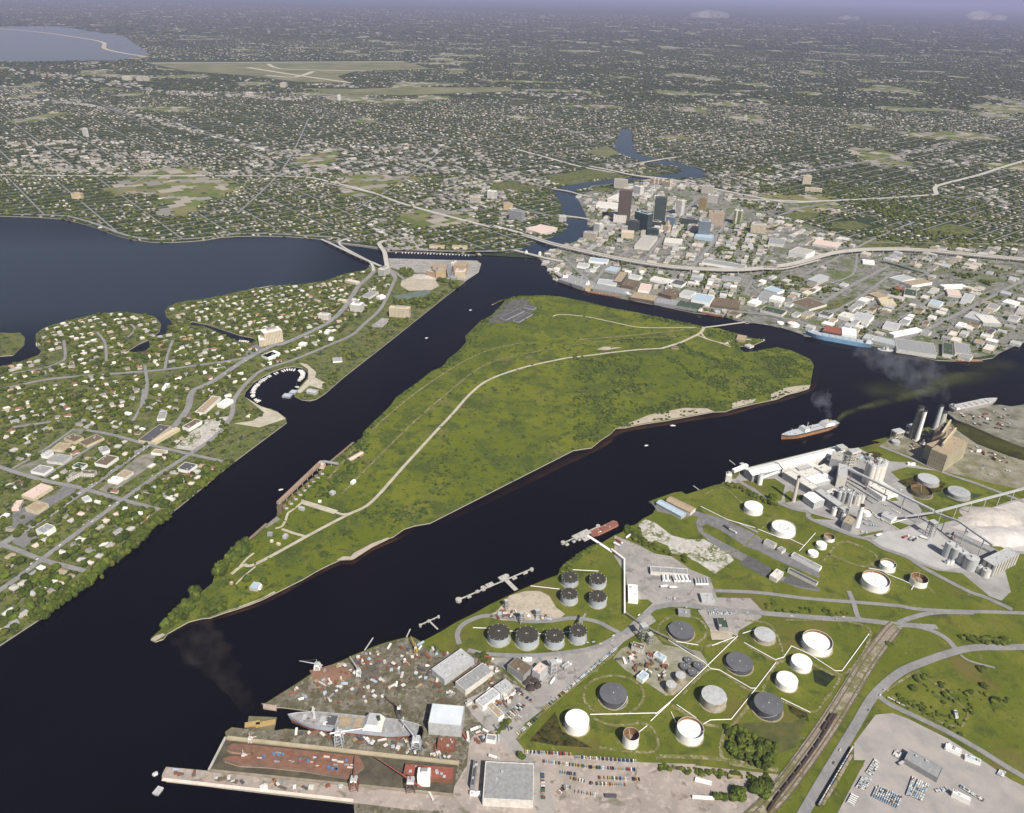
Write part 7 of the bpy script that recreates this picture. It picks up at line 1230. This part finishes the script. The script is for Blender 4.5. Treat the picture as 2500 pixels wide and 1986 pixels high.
# port trees
add_tr("P 80,690 300,740 600,890 800,960 780,1000 640,960 400,850 200,760",80,2.2,4.,1.,3); add_tr("P 680,900 760,900 780,990 690,980",12,4,6,1.3,3); add_tr("O 550,1050 640,1040 800,1120 950,1200 940,1330 850,1370 700,1320 560,1230",150,2.4,4.6,1.1,3); add_tr("O 760,1480 900,1500 860,1600 760,1560",16,4,7,1.,3); add_tr("O 590,1540 690,1540 680,1620 590,1600",10,4,6.5,1.,3); add_tr("O 460,1590 560,1590 540,1620",5,3,5,1.,3)
add_tr("U 1540,960 1640,880 1720,820 1900,720 1960,700 1900,760 1760,840 1600,960 1560,1040 1450,1080 1440,1040",120,2.5,4.6,.8,3); add_tr("M 100,800 250,790 270,900 380,970 600,1100 540,1080 250,970 100,870",90,2.4,4.4,.8,3); add_tr("S 1080,330 1490,350 1490,400 1200,390 1100,360",60,2.5,4.5,.9,3); add_tr("M 710,1110 770,1110 760,1170 710,1160",8,3,5,1.2,3); add_tr("K 560,870 640,870 700,940 650,950",26,2,4,.9,3); add_tr("O 0,1330 880,1420 900,1460 500,1440 0,1370",90,1.6,3.6,.8,3); add_tr("O 800,60 1520,130 1560,190 850,130",26,2,4,.7,3); add_tr("S 520,760 1150,980 1100,1100 600,860",50,1.5,3.5,.7,3); add_tr("S 700,640 1480,820 1400,980 1000,900",40,1.5,4,.7,3)
for a_ in [(740,740),(770,660),(810,650),(1260,590),(1300,730),(1360,840),(550,400)]: add_tr("S %d,%d %d,%d %d,%d"%(a_[0]-25,a_[1]-12,a_[0]+25,a_[1]-8,a_[0],a_[1]+22),6,3,5,.7,3)
add_tr("N 380,230 430,240 420,330 380,320",6,4,6,1.,3); add_tr("L 590,1215 640,1235 590,1245",3,3,4); add_tr("K 790,1460 860,1450 800,1540 750,1560",26,2,3.6,.8,3); add_tr("G 1280,310 1340,320 1700,320 1700,300 1500,290",26,4,6,1.,0)
TR=np.concatenate(tr,1); 
m=~near_bld(TR[0],TR[1],-1)|(TR[4]==2); TR=TR[:,m]; P,Q=projn(TR[0],TR[1],LAND); m=(P>0)&(P<2505)&(Q<1992); TR=TR[:,m]; sz=TR[2]/np.sqrt(TR[0]**2+TR[1]**2+(HC)**2); TR=TR[:,np.argsort(-sz)]; n=TR.shape[1]; print('near trees',n,'houses',HO.shape[1])
def crown_proto(seed,cols):
    m,nn_,b=newmat('foliage'); b.inputs['Roughness'].default_value=.9; b.inputs['Specular IOR Level'].default_value=.1
    oi=nn_.nodes.new('ShaderNodeObjectInfo'); c1=ramp(nn_,[(.35,cols[0]),(.65,cols[1])],noise(nn_,3.,3)); hs=nn_.nodes.new('ShaderNodeHueSaturation'); mr=nn_.nodes.new('ShaderNodeMapRange'); mr.inputs[3].default_value=.7; mr.inputs[4].default_value=1.35
    nn_.links.new(oi.outputs['Random'],mr.inputs[0]); nn_.links.new(mr.outputs[0],hs.inputs['Value']); nn_.links.new(c1,hs.inputs['Color']); nn_.links.new(hs.outputs[0],b.inputs['Base Color'])
    V,F,mi=ico(2,.1,.72,seed,.75); B=MB(); B.add([(x*.92,y*.92,z*.92+.22) for x,y,z in V],F,m); rg=np.random.default_rng(seed)
    for k in range(170):
        d=rg.normal(size=3); d/=np.linalg.norm(d); 
        if d[2]<-.4: continue
        r=rg.uniform(.8,1.12); c=np.array([d[0]*r,d[1]*r,d[2]*r*.72+.72]); u=rg.normal(size=3); u/=np.linalg.norm(u); w=np.cross(u,d+rg.normal(size=3)*.4); w/=np.linalg.norm(w)+1e-6; s=rg.uniform(.09,.2)
        B.add([c-u*s-w*s,c+u*s-w*s*.6,c+u*s*.8+w*s,c-u*s*.7+w*s],[(0,1,2,3)],m)
    t=thing('tree','x','tree',(0,0,0)); tk=MB(); tk.tube((0,0,-.1),(0,0,.55),.07,brown,6,r2=.05); tk.tube((0,0,.35),(.35,.1,.75),.04,brown,5); tk.tube((0,0,.35),(-.25,-.3,.7),.04,brown,5); tk.build('trunk',t); B.build('crown',t); return t
tp_=[crown_proto(11,((.045,.068,.012),(.085,.118,.020))),crown_proto(12,((.058,.086,.014),(.11,.145,.025))),crown_proto(13,((.036,.056,.013),(.07,.098,.020))),crown_proto(14,((.07,.09,.016),(.13,.155,.03)))]
tu_=[0]*4; tn=['dark green','bright green','deep green','yellow-green']
for k in range(min(300,n)):
    i=int(RN.integers(4)); t=tp_[i] if not tu_[i] else copy_tree(tp_[i]); tu_[i]=1; r=TR[2,k]; t.location=(TR[0,k],TR[1,k],LAND); t.rotation_euler[2]=RN.uniform(0,6); t.scale=(r,r*RN.uniform(.85,1.15),r*TR[3,k]*1.1); t['category']='tree'
    kd=int(TR[4,k]); auto(t,tn[i]+' '+['round tree','shoreline tree','tall pine-like tree','bushy tree'][kd],['trees on the residential island','trees along the channel seawall','trees near the grassy island tip','trees and bushes of the port'][kd])
V,F,mi=ico(2,.16,.75,21,.5)
merged('massed_trees',(V,F,mi),np.stack([TR[0,300:],TR[1,300:],np.full(n-300,LAND),RN.uniform(0,6,n-300),TR[2,300:],TR[2,300:]*RN.uniform(.8,1.2,n-300),TR[2,300:]*TR[3,300:]],1),label='smaller trees and hedges massed along the near shores',mats=[M_treeI])
# --- shrubs of the grassy island
IP=[(p.x,p.y) for p in ISL]; xs=[p[0] for p in IP]; ys=[p[1] for p in IP]
x=RN.uniform(min(xs),max(xs),170000); y=RN.uniform(min(ys),max(ys),170000); m=inpoly(IP,x,y); x,y=x[m],y[m]; P,Q=projn(x,y,LAND)
bush=np.zeros(len(x))+.012
for s,d in [("V 900,560 1000,470 1130,430 1340,400 1500,450 1582,520 1560,640 1480,660 1300,700 1200,740 1000,800 900,800 860,700",.75),("V 860,280 1000,290 1080,320 1050,370 900,350",.7),("V 0,440 250,440 440,440 380,640 200,720 0,600",.30),("V 180,600 420,640 500,760 480,840 330,900 150,1000 0,1060 0,700",.34),("V 500,780 700,720 1000,760 1000,810 800,830 480,840",.6),("V 450,170 860,245 830,262 600,240 440,190",.7),("V 680,380 1000,500 960,530 700,420",.4),("V 280,350 800,320 640,340 360,370",.3),("X 1600,780 1900,680 2156,640 2156,740 1900,820 1680,1000 1580,980",.6),("X 1300,760 1600,700 1700,900 1400,950 1250,850",.12),("X 1850,250 2156,100 2156,700 1900,560 1800,400",.10),("I 1650,380 1720,230 1700,110 1650,50 1600,110 1350,300 1200,500 1300,420 1480,300",.5)]: bush=np.maximum(bush,np.where(inpoly(pts(s),P,Q),d,0))
ed=~inset(IP,x,y,13); bush=np.where(ed&(Q<1230),np.maximum(bush,.55),bush); nz=vn(x,y,45.); nz2=vn(x,y,14.)
k=(RN.random(len(x))<bush*(.10+1.5*(nz>.54))*(.35+1.3*(nz2>.45)))&inset(IP,x,y,2.5)
for s in ["V 862,268 838,302 800,325 700,370 580,408 580,420 720,380 830,330","V 600,400 430,412 250,430 120,448 0,460 0,476 250,442 430,425 600,415"]: k&=~inpoly(pts(s),P,Q)
x,y=x[k],y[k]; lx,ly=[],[]
for s_,n_,j in [("V 640,352 480,350 320,362",110,5),("V 690,385 860,450 990,505",150,6),("V 620,470 740,540 800,600 850,600",110,4),("V 790,600 900,545 990,500",80,5),("V 380,650 410,560 450,470",50,4),("V 200,720 340,680 520,640",70,6),("V 1010,300 1040,360 1085,395",60,6),("V 450,200 640,225 850,262",220,7),("X 1180,250 1240,320 1180,420 1000,520",110,9),("X 900,640 1000,560 1100,420",70,7),("X 1340,60 1260,110 1230,170 1330,200",90,9),("G 1490,1230 1600,1130 1700,1000 1800,880 1950,740",240,8),("V 30,470 120,500 190,520",120,8),("V 520,810 640,790 760,770 900,770",200,7)]:
    Pp=smooth_line(W(s_),6)
    for i in range(n_): q=Pp[int(RN.integers(len(Pp)-1))]; q2=Pp[min(len(Pp)-1,Pp.index(q)+1)]; f=RN.random(); lx.append(q.x+(q2.x-q.x)*f+RN.normal(0,j)); ly.append(q.y+(q2.y-q.y)*f+RN.normal(0,j))
lx,ly=np.array(lx),np.array(ly); kk=inset(IP,lx,ly,3); x=np.concatenate([x,lx[kk]]); y=np.concatenate([y,ly[kk]]); n=len(x); r=RN.uniform(1.0,3.4,n); r[-kk.sum():]*=1.25; print('shrubs',n)
merged('island_shrubs',ico(1,.25,.6,31),np.stack([x,y,np.full(n,LAND-.2),RN.uniform(0,6,n),r*RN.uniform(.8,1.6,n),r,r*RN.uniform(.7,1.25,n)],1),label='scrub and mangrove covering the grassy island',mats=[M_shrubI])

# ============================================================ SOFT STAINS ON THE WATER, SMOKE, CLOUDS
def softmat(name,c,s,lo,hi,rough=.35,mx=1.):
    m,n,b=newmat(name); b.inputs['Roughness'].default_value=rough; b.inputs['Base Color'].default_value=(*c,1)
    at=n.nodes.new('ShaderNodeAttribute'); at.attribute_name='cover'; f=ramp(n,[(lo,(0,0,0)),(hi,(1,1,1))],noise(n,s,5,.6)); mu=n.nodes.new('ShaderNodeMath'); mu.operation='MULTIPLY'; n.links.new(at.outputs['Fac'],mu.inputs[0]); n.links.new(f,mu.inputs[1])
    m2=n.nodes.new('ShaderNodeMath'); m2.operation='MULTIPLY'; m2.inputs[1].default_value=mx; n.links.new(mu.outputs[0],m2.inputs[0])
    tr_=n.nodes.new('ShaderNodeBsdfTransparent'); ms=n.nodes.new('ShaderNodeMixShader'); n.links.new(m2.outputs[0],ms.inputs[0]); n.links.new(tr_.outputs[0],ms.inputs[1]); n.links.new(b.outputs[0],ms.inputs[2]); n.links.new(ms.outputs[0],n.nodes['Material Output'].inputs['Surface']); return m
def soft(name,s,ws,m,prof=(0,.6,1,.6,0),z=.06,k=6):
    P=smooth_line([Vector((p.x,p.y,0)) for p in W(s,0.)],k); n=len(P); w=[ws[0]+(ws[1]-ws[0])*i/(n-1) for i in range(n)]; L,Rr=edges(P,w); c=len(prof); V=[];A=[]
    for i in range(n):
        e=min(1,i/(n*.12),(n-1-i)/(n*.12))
        for j in range(c): f=j/(c-1); p=L[i].lerp(Rr[i],f); V.append((p.x,p.y,z)); A.append(prof[j]*e)
    b=MB(); b.add(V,[(i*c+j,(i+1)*c+j,(i+1)*c+j+1,i*c+j+1) for i in range(n-1) for j in range(c-1)],m); o=b.build(name); at=o.data.attributes.new('cover','FLOAT','POINT'); at.data.foreach_set('value',A); return struct(o)
bayw=softmat('bay_water',(.020,.030,.040),.0012,.0,.2,.2,.8)
soft('bay_water',"Z -900,700 900,655",(1500,1300),bayw,(0,1,1,1,0),.02)
shal=softmat('shallow_water',(.07,.032,.008),.02,.3,.6,.5,.7); silt=softmat('silt',(.05,.042,.034),.010,.44,.66,.5,.38); wake=softmat('wake',(.060,.064,.016),.012,.35,.55,.4,.85)
soft('shallow_water',"V 1590,560 1575,650 1500,695 1350,745 1200,780 1000,835 800,862 620,893 450,918 300,945 230,985 120,1065 I 2156,715",(18,28),shal,(1,.9,.5,.2,0),.05)
soft('shallow_water',"I 2040,735 1880,815 1700,895 1570,985 1480,990 1300,1075 1100,1185 900,1290 700,1362 500,1425 340,1455 180,1545",(18,10),shal,(1,.8,.4,.15,0),.07)
soft('shallow_water',"K 240,690 560,535 870,372 1130,262 1270,205",(14,18),shal,(0,.2,.5,.9,1),.09)
soft('ship_wake',"W 1745,400 Z 2060,1014 2100,1000 2150,985 2200,972 2260,955 2330,925 2420,905",(12,75),wake,(0,.5,1,.9,.6,.2,0),.15)
soft('green_water',"Z 2100,960 2200,950 2300,925 2400,900 2500,890",(120,160),softmat('algal_water',(.055,.062,.015),.006,.4,.6,.4,.6),(0,.4,.8,.8,.4,0),.17)
soft('green_water',"Q 1250,420 1500,500 1750,620 2000,690 2300,800 2500,880",(80,120),softmat('slip_water',(.075,.075,.012),.01,.3,.5,.3,.8),(0,.8,1,.8,0),.19)
def blob(V0,seed): 
    return ico(2,.08,1.,seed,.5)
def plume(path,r0,r1,label,dens,c,name='smoke_plume',n_=9):
    a=[Vector(p) for p in path]; L_=smooth_line(a,5); B=MB(); mats=volmat(dens,c)
    K=len(L_); ring=10; V=[]; rg=random.Random(K+int(r1))
    for i,p in enumerate(L_):
        d=(L_[min(i+1,K-1)]-L_[max(i-1,0)]).normalized(); u=d.cross(Vector((0,0,1))).normalized(); w=u.cross(d); r=r0+(r1-r0)*(i/(K-1))**.8
        for j in range(ring): a_=2*math.pi*j/ring; q=r*rg.uniform(.75,1.25); V.append(tuple(p+w*math.cos(a_)*q+u*math.sin(a_)*q))
    F=[(i*ring+j,i*ring+(j+1)%ring,(i+1)*ring+(j+1)%ring,(i+1)*ring+j) for i in range(K-1) for j in range(ring)]+[tuple(range(ring-1,-1,-1)),tuple((K-1)*ring+j for j in range(ring))]
    B.add(V,F,mats); o=B.build(name); o['label']=label; o['kind']='stuff'; return o
def volmat(d,c):
    m=bpy.data.materials.new('smoke'); m.use_nodes=True; n=m.node_tree; n.nodes.clear(); v=n.nodes.new('ShaderNodeVolumePrincipled'); v.inputs['Color'].default_value=(*c,1); o=n.nodes.new('ShaderNodeOutputMaterial'); n.links.new(v.outputs[0],o.inputs['Volume'])
    f=ramp(n,[(.45,(0,0,0)),(.62,(1,1,1))],noise(n,.035,3,.6)); mu=n.nodes.new('ShaderNodeMath'); mu.operation='MULTIPLY'; mu.inputs[1].default_value=d; n.links.new(f,mu.inputs[0]); n.links.new(mu.outputs[0],v.inputs['Density']); m.cycles.volume_step_rate=1.; return m
tf=T_tank.location; sx_,sy_,_=proj((tf.x,tf.y,28))
P0=g1('W',1590,230,30.); P1=g1('W',1500,60,48.); P2=G(2012,985,70.); P3=G(1998,965,90.)
plume([P0,P1,P2,P3],3,26,'thin blue-grey smoke drifting back from the ship funnel',.012,(.5,.55,.65))
for i,(k,q) in enumerate([(3,(2215,925)),(5,(2270,935))]):
    t,h=SMK[min(k,len(SMK)-1)]; c=t.location; a=Vector((c.x,c.y,h+4)); 
    e1=G(q[0]+20,q[1]+20,h+30); e2=G(q[0]-30,q[1]-35,h+60); e3=G(q[0]-110,q[1]-90,h+90)
    plume([a,e1,e2,e3],5,45+20*i,['pale smoke from the left power station chimneys','pale smoke from the rear power station chimney'][i],.0045,(.55,.6,.7))
plume([G(612,1735,10),G(585,1690,22),G(550,1640,30),G(505,1590,36),G(460,1530,42)],8,34,'faint brownish smoke drifting off the dry dock over the channel',.0024,(.50,.43,.36))
def cloudmat():
    m=bpy.data.materials.new('cloud'); m.use_nodes=True; n=m.node_tree; n.nodes.clear(); v=n.nodes.new('ShaderNodeVolumePrincipled'); v.inputs['Color'].default_value=(.96,.92,.94,1); v.inputs['Density'].default_value=.0016; o=n.nodes.new('ShaderNodeOutputMaterial'); n.links.new(v.outputs[0],o.inputs['Volume']); return m
cm=cloudmat()
for i,(x,y,w_,h_,nn_) in enumerate([(1725,44,90,26,7),(1325,46,26,11,3),(2070,50,50,14,5),(2400,50,90,24,7)]):
    c=G(x,y,430.); k=proj(c)[2]/FX; B=MB(); rg=random.Random(i+3)
    for j in range(nn_):
        V,F,mi=ico(2,.06,.8,40+i*9+j,.5); r=h_*k*rg.uniform(.35,.6)*(1.2 if j==0 else .8); ox=(j/(nn_-.99)-.5)*w_*k*.8 if j else 0; oy=rg.uniform(-.4,.4)*w_*k; B.add([(a*r*1.7+ox,b_*r*1.7+oy,max(d*r,0)) for a,b_,d in V],F,cm)
    o=B.build('cloud',None,True); o.location=c; o['kind']='stuff'; o['label']='low pale cumulus cloud near the horizon'
# ============================================================ DESCRIPTIONS
for o in bpy.data.objects:
    if o.parent is None and 'label' in o and len(o['label'].split())<4: print('SHORT',o.name,o['label'])
bpy.context.view_layer.update()
LMA=np.array([(a,b_) for a,b_,_ in LM])
def place(o):
    a,b_,f=proj(o.location); dx=LMA[:,0]-a; dy=(LMA[:,1]-b_)*1.4; i=int(np.argmin(dx*dx+dy*dy)); dx,dy=a-LMA[i,0],(b_-LMA[i,1])*1.3
    d=('left of' if dx<0 else 'right of') if abs(dx)>abs(dy) else ('above' if dy<0 else 'below')
    far='just ' if math.hypot(dx,dy)<45 else ('' if math.hypot(dx,dy)<140 else 'well ')
    return far+d+' '+LM[i][2]
from collections import defaultdict
gr=defaultdict(list)
for o,lk in AUTO: gr[lk+' '+place(o)].append(o)
ON=['','','second','third','fourth','fifth','sixth','seventh','eighth','ninth','tenth','eleventh','twelfth','thirteenth','fourteenth','fifteenth','sixteenth','seventeenth','eighteenth','nineteenth','twentieth']
for k,v in gr.items():
    if len(v)==1: v[0]['label']=k; continue
    v.sort(key=lambda o:proj(o.location)[0])
    for i,o in enumerate(v):
        if i==0: e='leftmost '
        elif i==len(v)-1: e='rightmost '
        elif i+1<=20: e=ON[i+1]+' '
        elif len(v)-i<=20: e=ON[len(v)-i]+' from right '
        else: e=''
        if e=='': o['label']=k+', mid-row'
        else: o['label']=e.strip()+' '+k if 'from right' not in e else ON[len(v)-i]+' from right, '+k
for o in bpy.data.objects:
    if 'label' in o and o.parent is None:
        w=o['label'].split()
        if len(w)>16: o['label']=' '.join(w[:16])
# ============================================================ HAZE
b=MB(); S_=140000; b.add([(-S_,-2500,-3),(S_,-2500,-3),(S_,S_,-3),(-S_,S_,-3),(-S_,-2500,960),(S_,-2500,960),(S_,S_,960),(-S_,S_,960)],[(3,2,1,0),(4,5,6,7),(0,1,5,4),(1,2,6,5),(2,3,7,6),(3,0,4,7)],mat((1,1,1)))
hz=b.build('haze'); hz.data.materials.clear()
m=bpy.data.materials.new('haze'); m.use_nodes=True; n=m.node_tree; n.nodes.clear()
pv=n.nodes.new('ShaderNodeVolumePrincipled'); pv.inputs['Color'].default_value=(.50,.51,.84,1); pv.inputs['Density'].default_value=HAZE_D; pv.inputs['Anisotropy'].default_value=-.12
oo=n.nodes.new('ShaderNodeOutputMaterial'); n.links.new(pv.outputs[0],oo.inputs['Volume']); hz.data.materials.append(m)
hz['kind']='stuff'; hz['label']='thin lavender summer haze over the whole bay and city'
